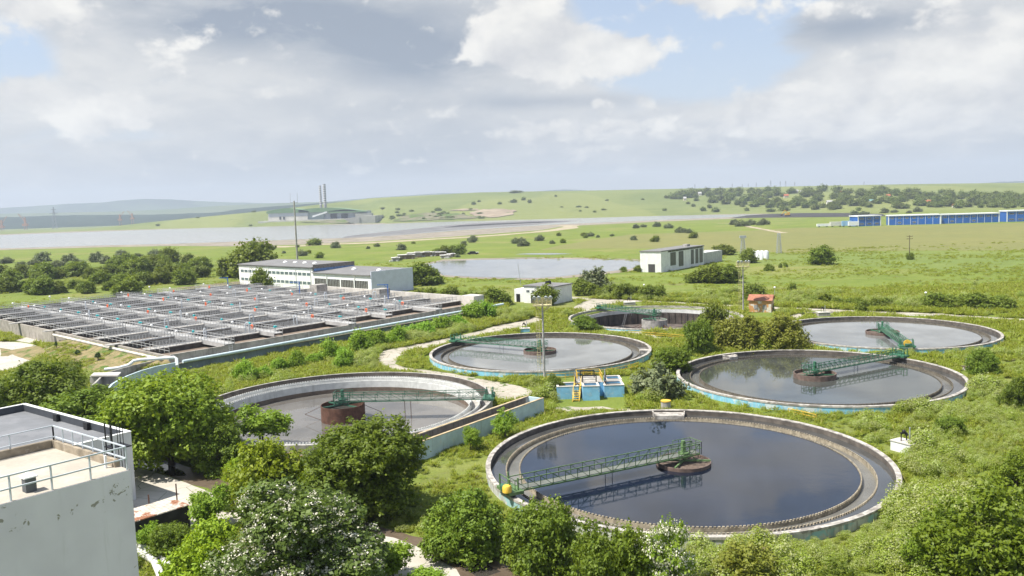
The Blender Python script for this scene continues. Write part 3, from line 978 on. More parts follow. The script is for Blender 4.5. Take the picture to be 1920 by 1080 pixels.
# ladder standing in the empty tank
pl = at(1190, 586, zt - .5)
lt = thing('ladder', 'leaning steel ladder standing inside the empty tank', 'ladder', (pl.x, pl.y, zt - 4.3))
f0 = at(1167, 615, -4.75)
top = at(1174, 588, -.45)
d_ = Vector((.25, 0, 0))
w = MB()
for s in (-1, 1): w.beam(f0 + d_ * s, top + d_ * s, .07)
for i in range(12): w.beam(f0.lerp(top, (i + .5) / 12) - d_, f0.lerp(top, (i + .5) / 12) + d_, .05)
w.build('ladder_frame', GALV, lt)


# ================================================================ rotating scraper bridges
def bridge(k, px, py, label, m, h=1.0, zb=.28, wide=1.1, back=2.0, cell=1.25, over=.9, motor=True, hubx=True, drumz=None, arms=True, arm_r=2.6):
    c = Vector(TC[k])
    p = at(px, py, c.z)
    d = Vector((p.x - c.x, p.y - c.y, 0)).normalized()
    n = Vector((-d.y, d.x, 0))
    z0 = c.z + zb
    t = thing('scraper_bridge', label, 'bridge', (c.x, c.y, z0), 'rotating scraper bridges')
    r0, r1 = -back, RT - .6
    up = Vector((0, 0, 1))
    base = Vector((c.x, c.y, z0))
    fr = MB()
    for s in (-1, 1):
        o = base + n * s * wide / 2
        for zz, wd in ((0, .12), (h, .075), (h * .55, .035)):
            fr.beam(o + d * r0 + up * zz, o + d * r1 + up * zz, wd)
        K = round((r1 - r0) / cell)
        for i in range(K + 1):
            q = o + d * (r0 + (r1 - r0) * i / K)
            fr.beam(q, q + up * h, .07)
            if i < K:
                q2 = o + d * (r0 + (r1 - r0) * (i + 1) / K)
                if (i < K / 2): fr.beam(q + up * h, q2, .045)
                else: fr.beam(q, q2 + up * h, .045)
    K = round((r1 - r0) / (cell * 1.0))
    for i in range(K + 1):
        q = base + d * (r0 + (r1 - r0) * i / K)
        fr.beam(q - n * wide / 2, q + n * wide / 2, .08)
    fr.build('truss', m, t)
    dk = MB(); dk.obox(base + d * r0 - n * wide * .42 + up * .09, d * (r1 - r0), n * wide * .84, up * .05)
    dk.build('walkway', mat('grating_walkway', (.16, .17, .15), .7, var=.2, metal=.2), t)
    # end carriage running on the rim
    ec = MB()
    e = base + d * (RT - .25)
    ec.obox(e - d * .9 - n * 1.3 + up * -.05, d * 1.5, n * 2.6, up * .28)
    for s in (-1, 1):
        for q in (-.55, .3):
            ec.obox(e + n * s * 1.0 + d * q - n * .12 + up * .2, d * .12, n * .12, up * (h + .1))
    ec.beam(e + n * 1.0 + d * .3 + up * (h + .25), e - n * 1.0 + d * .3 + up * (h + .25), .07)
    ec.beam(e + n * 1.0 + d * .3 + up * (h * .6 + .2), e - n * 1.0 + d * .3 + up * (h * .6 + .2), .05)
    ec.build('end_carriage', m, t)
    for s in (-1, 1):
        wh = MB()
        wc = e + n * s * 1.05 - up * (zb - .2) + d * .02
        wh.tube([wc - d * .09, wc + d * .09], .2, 16)
        wh.build('wheel', BLACK, t)
    if motor:
        mo = MB()
        q = e + d * .45 + up * .45
        mo.tube([q - n * .45, q + n * .35], .19, 12); mo.box(q + n * .5, (.4, .4, .45), math.atan2(d.y, d.x)); mo.box(q - n * .15 - up * .1, (.5, .5, .3), math.atan2(d.y, d.x))
        mo.build('drive_motor', DGREEN, t)
    if arms:
        ar = MB()
        zz = (drumz if drumz is not None else -.25) - zb
        for ang in (.6, -.6):
            dd = d * math.cos(ang) + n * math.sin(ang)
            ar.beam(base + up * zz - dd * arm_r, base + up * zz + dd * arm_r, .16, .16)
        for ang in (.6, -.6, PI - .6, PI + .6):
            dd = d * math.cos(ang) + n * math.sin(ang)
            ar.beam(base + up * zz + dd * 1.3, base + up * .1 + dd * .7, .1)
        ar.build('cross_arms', m, t)
    hb_ = MB()
    hb_.tube([base - up * .25, base + up * .3], .55, 16); hb_.box(base + up * .85, (.35, .35, .9), math.atan2(d.y, d.x))
    hb_.tube([base + up * 1.3, base + up * 1.5], .22, 12)
    hb_.build('pivot', m, t)
    # hand rail round the pivot platform
    pr = MB()
    q0 = base - d * back
    pr.rail([q0 + n * .9 + up * .05 + d * .0, q0 - n * .9 + up * .05, q0 - n * .9 + d * 2.2 + up * .05], h + .25, .8, .05)
    pr.rail([q0 + n * .9 + up * .05 + d * 2.2, q0 + n * .9 + up * .05], h + .25, .8, .05)
    pr.build('platform_rail', m, t)
    # scum skimmer legs into the water
    for q in (.42, .46):
        sk = MB()
        s0 = base + d * (RT * q) - n * .3
        sk.beam(s0, s0 - up * (.95 if k != 5 else 2.6), .07)
        sk.build('skimmer_leg', GALV if k != 5 else RUST, t)
    return t, base, d, n


b1 = bridge(1, 953, 926, 'green lattice walkway bridge across the largest closest tank', OLIVE, h=1.05, zb=.3, back=1.6, wide=1.25, cell=1.3, arm_r=2.7)
b2 = bridge(2, 1699, 668, 'bright green lattice bridge on the blue-sided tank, low rusty ring at its pivot', GREEN, h=1.0, back=1.8, arm_r=2.9, cell=1.1)
b3 = bridge(3, 1699, 652, 'green lattice bridge with yellow wheel cover, pointing towards the viewer', GREEN, h=1.0, back=.8, arm_r=2.9, cell=1.1)
b4 = bridge(4, 850, 641, 'green lattice bridge on the tank behind the nearer floodlight mast', GREEN, h=1.0, back=1.2, arm_r=2.9, cell=1.3)
b5 = bridge(5, 925, 748, 'long dull green lattice bridge ending on rust-red drum', DGREEN, h=1.0, zb=.15, back=1.0, wide=1.3, cell=1.85, arm_r=2.8, drumz=-.35)
b6 = bridge(6, 1124, 579, 'green lattice bridge spanning the empty tank', GREEN, h=1.0, back=1.4, arm_r=2.8, cell=1.2, drumz=-.6)
# yellow covers on two end carriages
for (t, base, d, n), r, disc in ((b1, .42, False), (b3, .62, True)):
    yc = MB()
    if disc:
        q = base + d * (RT + .15) + Vector((0, 0, .62))
        yc.tube([q - d * .2, q + d * .12], r, 24)
    else:
        q = base + d * (RT + .35) + n * .9 + Vector((0, 0, .25))
        yc.tube([q, q + Vector((0, 0, .45)), q + Vector((0, 0, .6)), q + Vector((0, 0, .68))], [r, r, r * .8, r * .2], 16)
    yc.build('yellow_cover', mat('bright_yellow_paint', (.72, .46, .06), .6, var=.25, patch=.3, pcol=(.45, .36, .15)), t, True)
# bracing on the red drum
for s in (-1, 1):
    w = MB()
    q = Vector(c5) + Vector((s * 2.9, 0, -.5))
    w.beam(q, q + Vector((s * 2.2, 0, -1.0)), .05); w.beam(q + Vector((s * 2.2, 0, -1.0)), q + Vector((0, 0, -1.9)), .05)
    w.build('drum_brace', RUST, t5)

# ================================================================ feed channel beside tank 5
cu = (at(1019.7, 746.6, 1.05) - at(774, 834.7, 1.05)).normalized()
e_r = at(1019.7, 746.6, 1.05)
L_ch = (at(1019.7, 746.6, 1.05) - at(774, 834.7, 1.05)).length + 7
cn = Vector((-cu.y, cu.x, 0))
wid_ch = 2.6
ch = thing('feed_channel', 'long open concrete channel with flaking pale blue side between two tanks', 'channel', (e_r.x, e_r.y, GZ))
up = Vector((0, 0, 1))
o = ch_o = Vector((e_r.x, e_r.y, GZ - .2))
hh = 2.25
w = MB(); w.obox(o - cu * L_ch, cu * L_ch, cn * .25, up * hh); w.obox(o - cu * .25 + cn * .25, cu * .25, cn * (wid_ch - .5), up * hh)
w.build('blue_wall', PALEBLUE, ch)
w = MB(); w.obox(o - cu * L_ch + cn * (wid_ch - .25), cu * L_ch, cn * .25, up * (hh + .003)); w.obox(o - cu * L_ch + cn * .25, cu * (L_ch - .25), cn * (wid_ch - .5), up * .4)
w.build('back_wall', CONC, ch)
w = MB(); w.obox(o - cu * L_ch + cn * -.03 + up * hh, cu * (L_ch + .03), cn * .31, up * .07); w.obox(o - cu * L_ch + cn * (wid_ch - .28) + up * (hh + .004), cu * L_ch, cn * .31, up * .07)
w.build('coping', mat('ochre_stained_coping', (.46, .36, .22), .85, var=.3, patch=.5, pcol=(.5, .47, .42), pscale=.5), ch)
PLANK = mat('dark_channel_boards', (.125, .10, .085), .85, var=.3, scale=1., streak=.6, scol=(.04, .033, .028), bump=.3)
w = MB()
k = int(L_ch / .9)
for i in range(k):
    w.obox(o - cu * (L_ch - i * .9) + cn * (wid_ch - .255 - .05) + up * .5, cu * .86, cn * .045, up * (hh - .55))
w.build('lining_boards', PLANK, ch)

# ================================================================ aeration basin
BZ = 2.2
BA = at(320, 665, BZ)
bu = Vector((.637, .771, 0)); bv = Vector((-.732, .681, 0))


def bp(a, b, z=0.0):
    return Vector((BA.x, BA.y, BZ + z)) + bu * a + bv * b


def ab(px, py, z=BZ):
    p = at(px, py, z) - Vector((BA.x, BA.y, z))
    det = bu.x * bv.y - bu.y * bv.x
    return (p.x * bv.y - p.y * bv.x) / det, (bu.x * p.y - bu.y * p.x) / det


LA, LB = 83.0, 121.0
basin = thing('aeration_basin', 'huge rectangular aeration basin crossed by many railed grey walkways', 'basin', bp(0, 0, -3.2))


def bbox(mb, a0, a1, b0, b1, z0, z1):
    mb.obox(bp(a0, b0, z0), bu * (a1 - a0), bv * (b1 - b0), Vector((0, 0, z1 - z0)))


GB = GZ - BZ - .3
BCONC = mat('basin_concrete', (.33, .30, .26), .9, var=.3, scale=.6, streak=.6, scol=(.10, .09, .08), patch=.3, pcol=(.45, .42, .38), pscale=.3, bump=.3)
BLOW = mat('blue_grey_plinth', (.30, .36, .40), .85, var=.25, scale=.5, streak=.5, scol=(.12, .13, .13), bump=.2)
WALK = mat('walkway_deck', (.37, .355, .33), .85, var=.2, scale=.7, streak=.2)
TROUGH = mat('trough_side_paint', (.39, .385, .375), .6, var=.2, scale=.6)
RAILM = mat('grey_handrail', (.47, .465, .455), .55, var=.1, metal=.15)
SLUDGE = watermat('foamy_brown_water', (.24, .185, .14), rough=.5, ripple=.6, rs=2.2, foam=(.36, .30, .25))
SLUDGE2 = watermat('grey_basin_water', (.17, .135, .105), rough=.25, ripple=.35, rs=2.0)
w = MB(); bbox(w, 0, LA, 0, .45, -1.55, 0); bbox(w, -.4, 0, 0, LB, GB, -.25); bbox(w, 0, LA, LB, LB + .45, GB, 0); bbox(w, LA, LA + .5, 0, LB, GB, 0)
k = 30
for i in range(k):
    a = LA * (i + .5) / k
    bbox(w, a - .12, a + .12, -.06, 0.001, -1.54, -.05)
w.build('outer_wall', BCONC, basin)
w = MB(); bbox(w, 0, LA + .5, -.12, .5, GB, -1.552)
w.build('plinth_wall', BLOW, basin)
w = MB(); bbox(w, .003, LA - .003, -1.0, -.122, -1.75, -1.6)
w.build('pipe_ledge', BCONC, basin)
# floors of water, lane by lane
lanes = [(0.45, 8.6), (11.6, 20.4), (23.4, 32.2), (35.2, 44.0), (47.0, 55.8), (58.8, 67.6), (70.6, 79.4), (82.4, 91.2), (94.2, 103.0), (106.0, 114.8)]
for i, (b0, b1) in enumerate(lanes):
    w = MB(); bbox(w, 0, LA, b0, b1, -1.3, -1.0 if i % 3 != 1 else -1.15)
    w.build('water_surface', SLUDGE if i in (0, 4, 5, 7) else SLUDGE2, basin)
# lane walls carry the walkways along the basin
bl = []
for i, (b0, b1) in enumerate(lanes):
    bl.append(b1 + .75)
    if i + 1 < len(lanes): bl.append(lanes[i + 1][0] - .75)
w = MB()
for b in bl:
    bbox(w, .01, LA - .01, b - .25, b + .25, -3.0, -.16)
w.build('partition_walls', CONC_D, basin)
w = MB()
for i in range(len(lanes) - 1):
    bbox(w, .02, LA - .02, lanes[i][1] + 1.0, lanes[i + 1][0] - 1.0, -2.6, -1.6)
w.build('dark_channel_floor', CONC_D, basin)
# where the cross bridges stand: the two that reach the wall at ladders, the shorter ones between
full_a = [ab(478, 655)[0], ab(692, 612)[0], min(ab(854, 584)[0], LA - 5)]
short_a = [ab(560, 628)[0] - 1.5, ab(745, 592)[0] - 1.2]
cross = sorted(full_a + short_a)
for j, b in enumerate(bl):
    z = 0 if j % 2 else .06
    wk = thing_part = MB()
    a0 = -2.5 if j in (3, 8, 12) else 0.05
    bbox(wk, a0, LA - .05, b - .75, b + .75, z - .16, z)
    wo_ = wk.build('walkway', WALK, basin)
    rl = MB()
    for s in (-1, 1):
        segs = [0.3] + [q for q in cross] + [LA - .3]
        for q0, q1 in zip(segs[:-1], segs[1:]):
            rl.rail([bp(q0 + 1.1, b + s * .68, z), bp(q1 - 1.1, b + s * .68, z)], 1.05, 1.3, .06)
    rl.build('railing', RAILM, wo_)
for a in cross:
    long_ = a in full_a
    b0 = .05 if long_ else .05
    b0 = b0 if long_ else 3.2
    wk = MB()
    for s in (-1, 1):
        bbox(wk, a + s * 1.0 - .06, a + s * 1.0 + .06, b0, LB - .3, -.42, .34)
    bbox(wk, a - .94, a + .94, b0, LB - .3, .12, .2)
    cb = wk.build('cross_walkway', TROUGH, basin)
    rl = MB()
    for s in (-1, 1):
        rl.rail([bp(a + s * 1.0, b0, .34), bp(a + s * 1.0, LB - .3, .34)], 1.05, 1.3, .06)
    if long_:
        for s in (-.35, .35):
            rl.beam(bp(a + s, -.5, -2.9), bp(a + s, -.25, 1.35), .07)
        for i in range(12): rl.beam(bp(a - .35, -.5 + i * .02, -2.8 + i * .33), bp(a + .35, -.5 + i * .02, -2.8 + i * .33), .05)
    rl.build('railing', RAILM, cb)
# railings round the edge
w = MB()
w.rail([bp(.2, .3 + .6, 0), bp(.2, LB, 0), bp(LA, LB, 0)], 1.05, 1.9, .06)
w.build('edge_railing', RAILM, basin)
# air mains lying along the lanes
w = MB()
for i, j in enumerate(range(0, len(bl) - 1, 2)):
    b = (bl[j] + bl[j + 1]) / 2
    w.tube([bp(2, b - .2, -.35), bp(LA - 4, b - .2, -.35)], .24, 8)
    w.tube([bp(3, b + .45, -.1), bp(LA - 3, b + .45, -.1)], .13, 6)
w.build('air_main', GREYPAINT, basin, True)
# thin distribution pipes carried on brackets along every second walkway, with drop legs into the lanes
rp = random.Random(5)
for j, b in enumerate(bl):
    if j % 2: continue
    w = MB()
    s_ = -1 if j % 4 else 1
    w.tube([bp(1.5, b + s_ * .95, .18), bp(LA - 2, b + s_ * .95, .18)], .085, 6)
    a = 4.0
    while a < LA - 4:
        w.tube([bp(a, b + s_ * .95, .18), bp(a, b + s_ * 1.25, .18), bp(a, b + s_ * 1.25, -1.2)], .06, 6)
        a += rp.uniform(3.5, 6.5)
    w.build('distribution_pipe', GALV, basin, True)
# kerb pipe along the left edge
w = MB(); w.tube([bp(-1.3, 1, -.72), bp(-1.3, 54, -.72)], .28, 8)
w.build('kerb_pipe', CONC_L, basin, True)
# back wall behind the basin with boxes
w = MB(); bbox(w, LA + 1.4, LA + 2.0, 8, 80, GB, 1.1); bbox(w, LA - .6, LA + 3.2, 3, 7.6, GB, 1.5)
w.build('back_wall', mat('rust_topped_back_wall', (.56, .53, .48), .9, var=.2, scale=.3, streak=.45, scol=(.33, .24, .15), patch=.2), basin)
w = MB()
for px, py in ((528, 556), (683, 561)):
    a, b = ab(px, py)
    w.obox(bp(LA - 5.5, b - 1.4, -.3), bu * 4.0, bv * 3.4, Vector((0, 0, 2.6)))
w.build('concrete_box', CONC, basin)

# the small equipment on the walkways
r = random.Random(3)
lamp0 = thing('globe_lamp', 'small white globe lamp on thin post along the basin walkways', 'lamp', (0, 0, 0), 'globe lamps on the aeration basin')
w = MB(); w.beam((0, 0, 0), (0, 0, 2.3), .07); w.build('post', RAILM, lamp0)
w = MB(); w.sphere((0, 0, 2.5), .27, 12, 8); w.build('globe', GLOBE, lamp0, True)
lp = []
for i, a in enumerate(cross):
    for j, b in enumerate(range(6 + (i % 2) * 9, 118, 17)):
        lp.append((a - 5.5 + (j % 2) * 1.2, min(bl, key=lambda q: abs(q - b)) + .6))
for i, (a, b) in enumerate(lp):
    q = bp(max(1.0, a), b, .02)
    if i == 0: lamp0.location = q
    else: copy_thing(lamp0, q)
buoy0 = MB(); buoy0.lathe([(.36 + .11 * math.cos(2 * PI * i / 8), .11 * math.sin(2 * PI * i / 8)) for i in range(8)], (0, 0, 0), 20, closed=True)
bo = buoy0.build('lifebuoy', ORANGE, None, True)
tag(bo, 'orange lifebuoy ring hung on a basin walkway railing', 'lifebuoy', 'lifebuoys on the aeration basin')
k = 0
for i, a in enumerate(cross):
    for b in (9.5, 34, 59, 84, 108):
        if (i + int(b)) % 5 == 4: continue
        q = bp(a - 1.13, b + 1.9 * i % 5, 1.0)
        o_ = bo if k == 0 else bo.copy()
        if k: C.objects.link(o_)
        o_.location = q; o_.rotation_euler = (PI / 2, 0, math.atan2(bv.y, bv.x)); k += 1
mot0 = thing('gate_actuator', 'small teal valve motor on a stand over a basin trough', 'valve motor', (0, 0, 0), 'teal valve motors on the aeration basin')
w = MB(); w.beam((0, 0, 0), (0, 0, .9), .12); w.build('stand', RAILM, mot0)
w = MB(); w.sphere((0, 0, 1.05), .25, 10, 7, 1.1); w.tube([(0, -.45, 1.05), (0, .3, 1.05)], .17, 10); w.build('motor', TEAL, mot0, True)
k = 0
for i, a in enumerate(cross):
    for b in (5.2, 15.2, 27, 40, 52, 64, 76, 88, 100):
        if (i * 3 + int(b)) % 4 == 1: continue
        q = bp(a + .5, b, .2)
        if k == 0: mot0.location = q
        else: copy_thing(mot0, q, rz=r.uniform(0, 3))
        k += 1
goose0 = MB()
goose0.tube([(-.4, 0, -.3), (-.4, 0, 1.9), (-.34, 0, 2.15), (-.15, 0, 2.3), (.15, 0, 2.3), (.34, 0, 2.15), (.4, 0, 1.9), (.4, 0, -.3)], .11, 8)
go = goose0.build('air_riser_pipe', GREYPAINT, None, True)
tag(go, 'grey upside-down U pipe rising beside a basin walkway', 'pipe', 'upright U pipes on the aeration basin')
k = 0
for i, (a, b) in enumerate([(12, 9.4), (21, 12.5), (33, 9.4), (45, 21), (29, 24.5), (55, 33), (62, 12), (68, 22), (40, 45), (15, 34), (24, 48), (52, 57), (66, 46), (12, 70), (36, 69), (58, 82), (20, 92), (44, 94), (73, 70), (74, 36)]):
    o_ = go if i == 0 else go.copy()
    if i: C.objects.link(o_)
    b_near = min(bl, key=lambda q: abs(q - b))
    o_.location = bp(a, b_near + (1.0 if bl.index(b_near) % 2 == 0 else -1.0), -.1)
    o_.rotation_euler = (0, 0, r.uniform(0, PI))
# blue swing hoists
HOIST = mat('blue_hoist_paint', (.03, .14, .48), .45, var=.1)
for px, py, hgt, lab in ((728, 561, 4.0, 'blue swing-arm hoist near right end of the basin back wall'), (562, 551, 3.6, 'blue swing-arm hoist in front of the long white building'), (428, 541, 3.6, 'blue swing-arm hoist beside the white pipe bend at basin far corner')):
    a, b = ab(px, py)
    p = bp(a, b, 0)
    hgt = hgt
    t = thing('swing_hoist', lab, 'hoist', p, 'blue swing-arm hoists')
    w = MB(); w.beam(p, p + up * hgt, .22); w.build('post', HOIST, t)
    w = MB(); w.beam(p + up * hgt + Vector((.2, 0, 0)), p + up * hgt - Vector((2.8, .2, 0)), .18); w.beam(p + up * (hgt - .9), p + up * hgt - Vector((1.1, .1, 0)), .1); w.build('arm', HOIST, t)
# service pipe along the front wall, and the white bent pipe over the curved channel
w = MB()
w.tube([bp(1.5, -1.3, -1.35), bp(30, -1.3, -1.2), bp(60, -1.3, -1.1), bp(LA + 6, -1.3, -1.0)], .30, 12)
pm = w.build('pipeline', PIPE, None, True)
tag(pm, 'long pale blue pipe running along front wall of the basin', 'pipe')
w = MB()
pts = [at(x_, y_, z_) for x_, y_, z_ in ((196, 693, .9), (222, 690, 1.0), (240, 685, 1.2), (246, 681, 1.6), (250, 677, 1.9), (262, 674.5, 2.0), (300, 672, 2.0), (326, 670, 2.0), (331, 673, 1.7), (332, 684, .8), (332.5, 698, -.6))]
w.tube(pts, .28, 12)
one(w, 'pipeline', mat('white_pipe_paint', (.74, .77, .77), .45, var=.06), 'white pipe bending down over the curved channel at basin corner', 'pipe', smooth=True)
# curved channel from the basin corner
far_w = [at(x_, y_, 1.2) for x_, y_ in ((318, 670), (303, 673), (270, 679.5), (240, 687), (218, 693), (202, 697.5), (186, 708), (172, 722))]
nr_w = [at(x_, y_, 1.2) for x_, y_ in ((330, 679), (320, 681), (290, 687), (262, 695), (238, 704), (222, 711.5), (208, 720), (196, 734))]
cc = thing('curved_channel', 'curved open concrete channel with teal side sweeping from the basin corner', 'channel', (nr_w[4].x, nr_w[4].y, GZ))


def wall_line(mb, pts, th, z0, z1):
    for a_, b_ in zip(pts[:-1], pts[1:]):
        d = (b_ - a_); d.z = 0; n_ = Vector((-d.y, d.x, 0)).normalized() * th
        mb.obox(Vector((a_.x, a_.y, z0)), d, n_, Vector((0, 0, z1 - z0)))


w = MB(); wall_line(w, nr_w, .28, GZ - .3, 1.2); w.build('teal_wall', PALEBLUE, cc)
w = MB(); wall_line(w, far_w, .28, GZ - .3, 1.2); w.build('back_wall', CONC, cc)
w = MB()
for a_, b_ in zip(range(len(nr_w) - 1), range(1, len(nr_w))):
    w.poly([nr_w[a_] - up * 1.6, nr_w[b_] - up * 1.6, far_w[b_] - up * 1.6, far_w[a_] - up * 1.6])
w.build('channel_floor', CONC_D, cc)
w = MB()
q0, q1, q2, q3 = at(170, 704, 1.5), at(176, 698.5, 1.5), at(227, 697.5, 1.5), at(221, 703.5, 1.5)
w.prism([q0.to_2d(), q3.to_2d(), q2.to_2d(), q1.to_2d()], 1.3, 1.5)
w.build('cover_slab', CONC_L, cc)
w = MB(); w.prism([at(168, 706, 1.3).to_2d(), at(218, 705, 1.3).to_2d(), at(224, 700, 1.3).to_2d(), at(174, 700, 1.3).to_2d()], GZ - .3, 1.29)
w.build('slab_base', CONC, cc)

# dry earth bank rising to the basin's left kerb
bk = MB()
nb_, na_ = 26, 8
for i in range(nb_ + 1):
    b = -3 + 62 * i / nb_
    for j in range(na_ + 1):
        f = j / na_
        a = -.45 - 11 * f
        k_ = max(0.0, min(1.0, (62 - b - 3) / 14)) * max(0.0, min(1.0, (b + 3) / 3))
        zz = GZ - .05 + (BZ - .65 - GZ + .05) * (1 - f) ** 1.3 * k_ + .10 * math.sin(a * 1.3 + b) * f * (1 - f)
        q = bp(a, b, 0); bk.v.append((q.x, q.y, zz))
for i in range(nb_):
    for j in range(na_):
        a = i * (na_ + 1) + j
        bk.f.append((a, a + na_ + 1, a + na_ + 2, a + 1))
BANK_V = np.array(bk.v)


def bank_z(X, Y):
    d = np.hypot(BANK_V[:, 0] - X, BANK_V[:, 1] - Y)
    i = int(np.argmin(d))
    return float(BANK_V[i, 2]) if d[i] < 1.6 else GZ


tag(bk.build('dry_earth_bank', G_DRY, None, True), kind='structure')
# ================================================================ buildings
Z3 = Vector((0, 0, 1))


def dirs(a, b):
    d = Vector(b) - Vector(a); d.z = 0; d.normalize()
    return d, Vector((-d.y, d.x, 0))


def windows(parent, o, d, out, x0, x1, z0, z1, n, frame, glass, gap=.12, mull=1, name='window', rail=True):
    """n windows in a row on a wall: o + d*x + z, 'out' is the outward normal"""
    wd = (x1 - x0) / n
    for i in range(n):
        a = x0 + i * wd + gap / 2; b = x0 + (i + 1) * wd - gap / 2
        fr = MB()
        t_ = .07
        q = o + out * .0
        for (u0, u1, v0, v1) in ((a, b, z0, z0 + t_), (a, b, z1 - t_, z1), (a, a + t_, z0 + t_, z1 - t_), (b - t_, b, z0 + t_, z1 - t_)):
            fr.obox(q + d * u0 + Z3 * v0 - out * .02, d * (u1 - u0), out * .08, Z3 * (v1 - v0))
        for k in range(1, mull + 1):
            xm = a + (b - a) * k / (mull + 1)
            fr.obox(q + d * (xm - .03) + Z3 * (z0 + t_) - out * .02, d * .06, out * .07, Z3 * (z1 - z0 - 2 * t_))
        f = fr.build(name, frame, parent)
        g = MB(); g.obox(q + d * (a + t_) + Z3 * (z0 + t_) - out * .02, d * (b - a - 2 * t_), out * .04, Z3 * (z1 - z0 - 2 * t_))
        g.build('pane', glass, f)


# --- long white building: two-storey wing and lower hall, in line with the basin
fr_ = Vector((-45.7, 265.0, 0)); fd = bv.copy(); gd = bu.copy(); outn = -bu.copy()
lb = thing('long_building', 'long white two-storey building with ribbon windows and lower hall behind basin', 'building', (fr_.x, fr_.y, GZ))
Lh, Lw, D1, D2 = 33.0, 51.0, 18.5, 18.5
w = MB(); w.obox(Vector((fr_.x, fr_.y, GZ - .4)), fd * Lh, gd * D2, Z3 * 6.6); w.build('hall_wall', WHITE, lb)
w = MB(); w.obox(Vector((fr_.x, fr_.y, GZ - .4)) - fd * .35, fd * .349, gd * D2, Z3 * 8.1)
w.build('gable_wall', mat('shade_tinted_render', (.58, .61, .72), .85, var=.08, scale=.5, patch=.4, pcol=(.47, .48, .55), pthr=.62), lb)  # blue-grey cast of the gable's shaded side is mixed into its colour
o2 = Vector((fr_.x, fr_.y, GZ - .4)) + fd * Lh
w = MB(); w.obox(o2, fd * Lw, gd * D1, Z3 * 8.2); w.build('wing_wall', WHITE, lb)


def slope_roof(o, dx, dy, ly, z0, z1, th=.3, over=.5):
    m_ = MB()
    a = o - dy.normalized() * over + Z3 * z0
    b = o + dy.normalized() * (ly) + Z3 * z1
    m_.obox(a, dx, b - a, Z3 * th)
    return m_


slope_roof(Vector((fr_.x, fr_.y, 0)), fd * (Lh - .004), gd, D2, 5.25, 6.2).build('hall_roof', ROOFGREY, lb)
rf = slope_roof(Vector((o2.x, o2.y, 0)) - fd * .25, fd * (Lw + .6), gd, D1, 7.05, 7.75).build('wing_roof', ROOFGREY, lb)
w = MB(); w.obox(Vector((o2.x, o2.y, 6.2)) - fd * .42 + gd * .05, fd * .16, gd * (D1 + .1), Z3 * 1.95)
w.build('parapet_wall', mat('brown_parapet', (.22, .19, .16), .9, var=.3, streak=.4), lb)
w = MB(); w.obox(Vector((o2.x, o2.y, 5.9)) - fd * .46 + gd * .3, fd * .03, gd * (D1 - .4), Z3 * .9)
w.build('blue_flashing', mat('blue_flashing', (.12, .22, .42), .6, var=.3), lb)
for i, (b_, base_, z) in enumerate(((rf, o2, 7.6), (rf, o2, 7.6), (rf, o2, 7.6), (rf, o2, 7.6), (None, fr_, 6.1), (None, fr_, 6.1))):
    q = Vector((base_.x, base_.y, 0)) + fd * ((12, 18.5, 25, 32)[i] if i < 4 else (7, 21)[i - 4]) + gd * 9.5 + Z3 * (z - .1)
    m_ = MB(); m_.lathe([(.9, 0), (.9, .25), (.8, .45), (.5, .7), (.02, .8)], q, 16)
    m_.build('roof_vent', WHITE, lb, True)
FR = mat('white_window_frame', (.66, .68, .68), .6, var=.05)
ow = Vector((o2.x, o2.y, 0)) + outn * .002
windows(lb, ow, fd, outn, 1.0, Lw - 1.2, 1.0, 2.15, 17, FR, TEALGLASS, mull=3, gap=.5)
windows(lb, ow, fd, outn, 1.0, Lw - 1.2, 4.15, 5.3, 17, FR, TEALGLASS, mull=3, gap=.5)
w = MB()
for x_ in (1.2, 10.6, 29.2, 42.5): w.tube([ow + outn * .14 + fd * x_ + Z3 * GZ, ow + outn * .14 + fd * x_ + Z3 * 7.2], .10, 8)
for x_ in (8.5, 24.5): w.tube([Vector((fr_.x, fr_.y, GZ)) + outn * .2 + fd * x_, Vector((fr_.x, fr_.y, 5.3)) + outn * .2 + fd * x_], .13, 8)
w.build('downpipe', WHITE, lb)
oh = Vector((fr_.x, fr_.y, 0)) + outn * .003
HGL = mat('sooty_glass_blocks', (.09, .085, .075), .35, var=.5, scale=1.5, streak=.5, scol=(.26, .24, .2))
windows(lb, oh, fd, outn, 1.2, Lh - .8, .2, 3.6, 4, FR, HGL, gap=.6, mull=7, name='hall_window')

# --- small white building behind the far end of the basin
sc_ = Vector((11.4, 223.8, 0)); sv = Vector((-.81, .586, 0)); sg = Vector((.586, .81, 0)); so_ = -sg
sb = thing('small_building', 'small white flat-roofed building with dark doors and a tree at its front', 'building', (sc_.x, sc_.y, GZ))
ob = Vector((sc_.x, sc_.y, GZ - .3))
w = MB(); w.obox(ob, sv * 10.0, sg * 9.5, Z3 * 5.0); w.obox(ob + sv * 10.001 + sg * 1.2, sv * 4.2, sg * 8, Z3 * 4.0); w.build('wall', OLDWHITE, sb)
w = MB(); w.obox(ob - sv * .35 - sg * .2 + Z3 * 5.0, sv * 10.6, sg * 9.9, Z3 * .28); w.build('roof', ROOFGREY, sb)
w = MB(); w.box(ob + sv * 5 + sg * 5 + Z3 * 5.7, (1.5, .8, .9), .6); w.tube([ob + sv * 4 + sg * 4 + Z3 * 5.2, ob + sv * 4 + sg * 4 + Z3 * 6.6], .12); w.build('roof_chimney', BLACK, sb)
osb = Vector((sc_.x, sc_.y, 0)) + so_ * .003
for x0, x1, z0, z1 in ((4.6, 5.8, 2.0, 2.7), (6.4, 7.4, 2.0, 2.7), (8.0, 9.2, 2.0, 2.7)):
    windows(sb, osb, sv, so_, x0, x1, z0, z1, 1, FR, DARKGLASS)
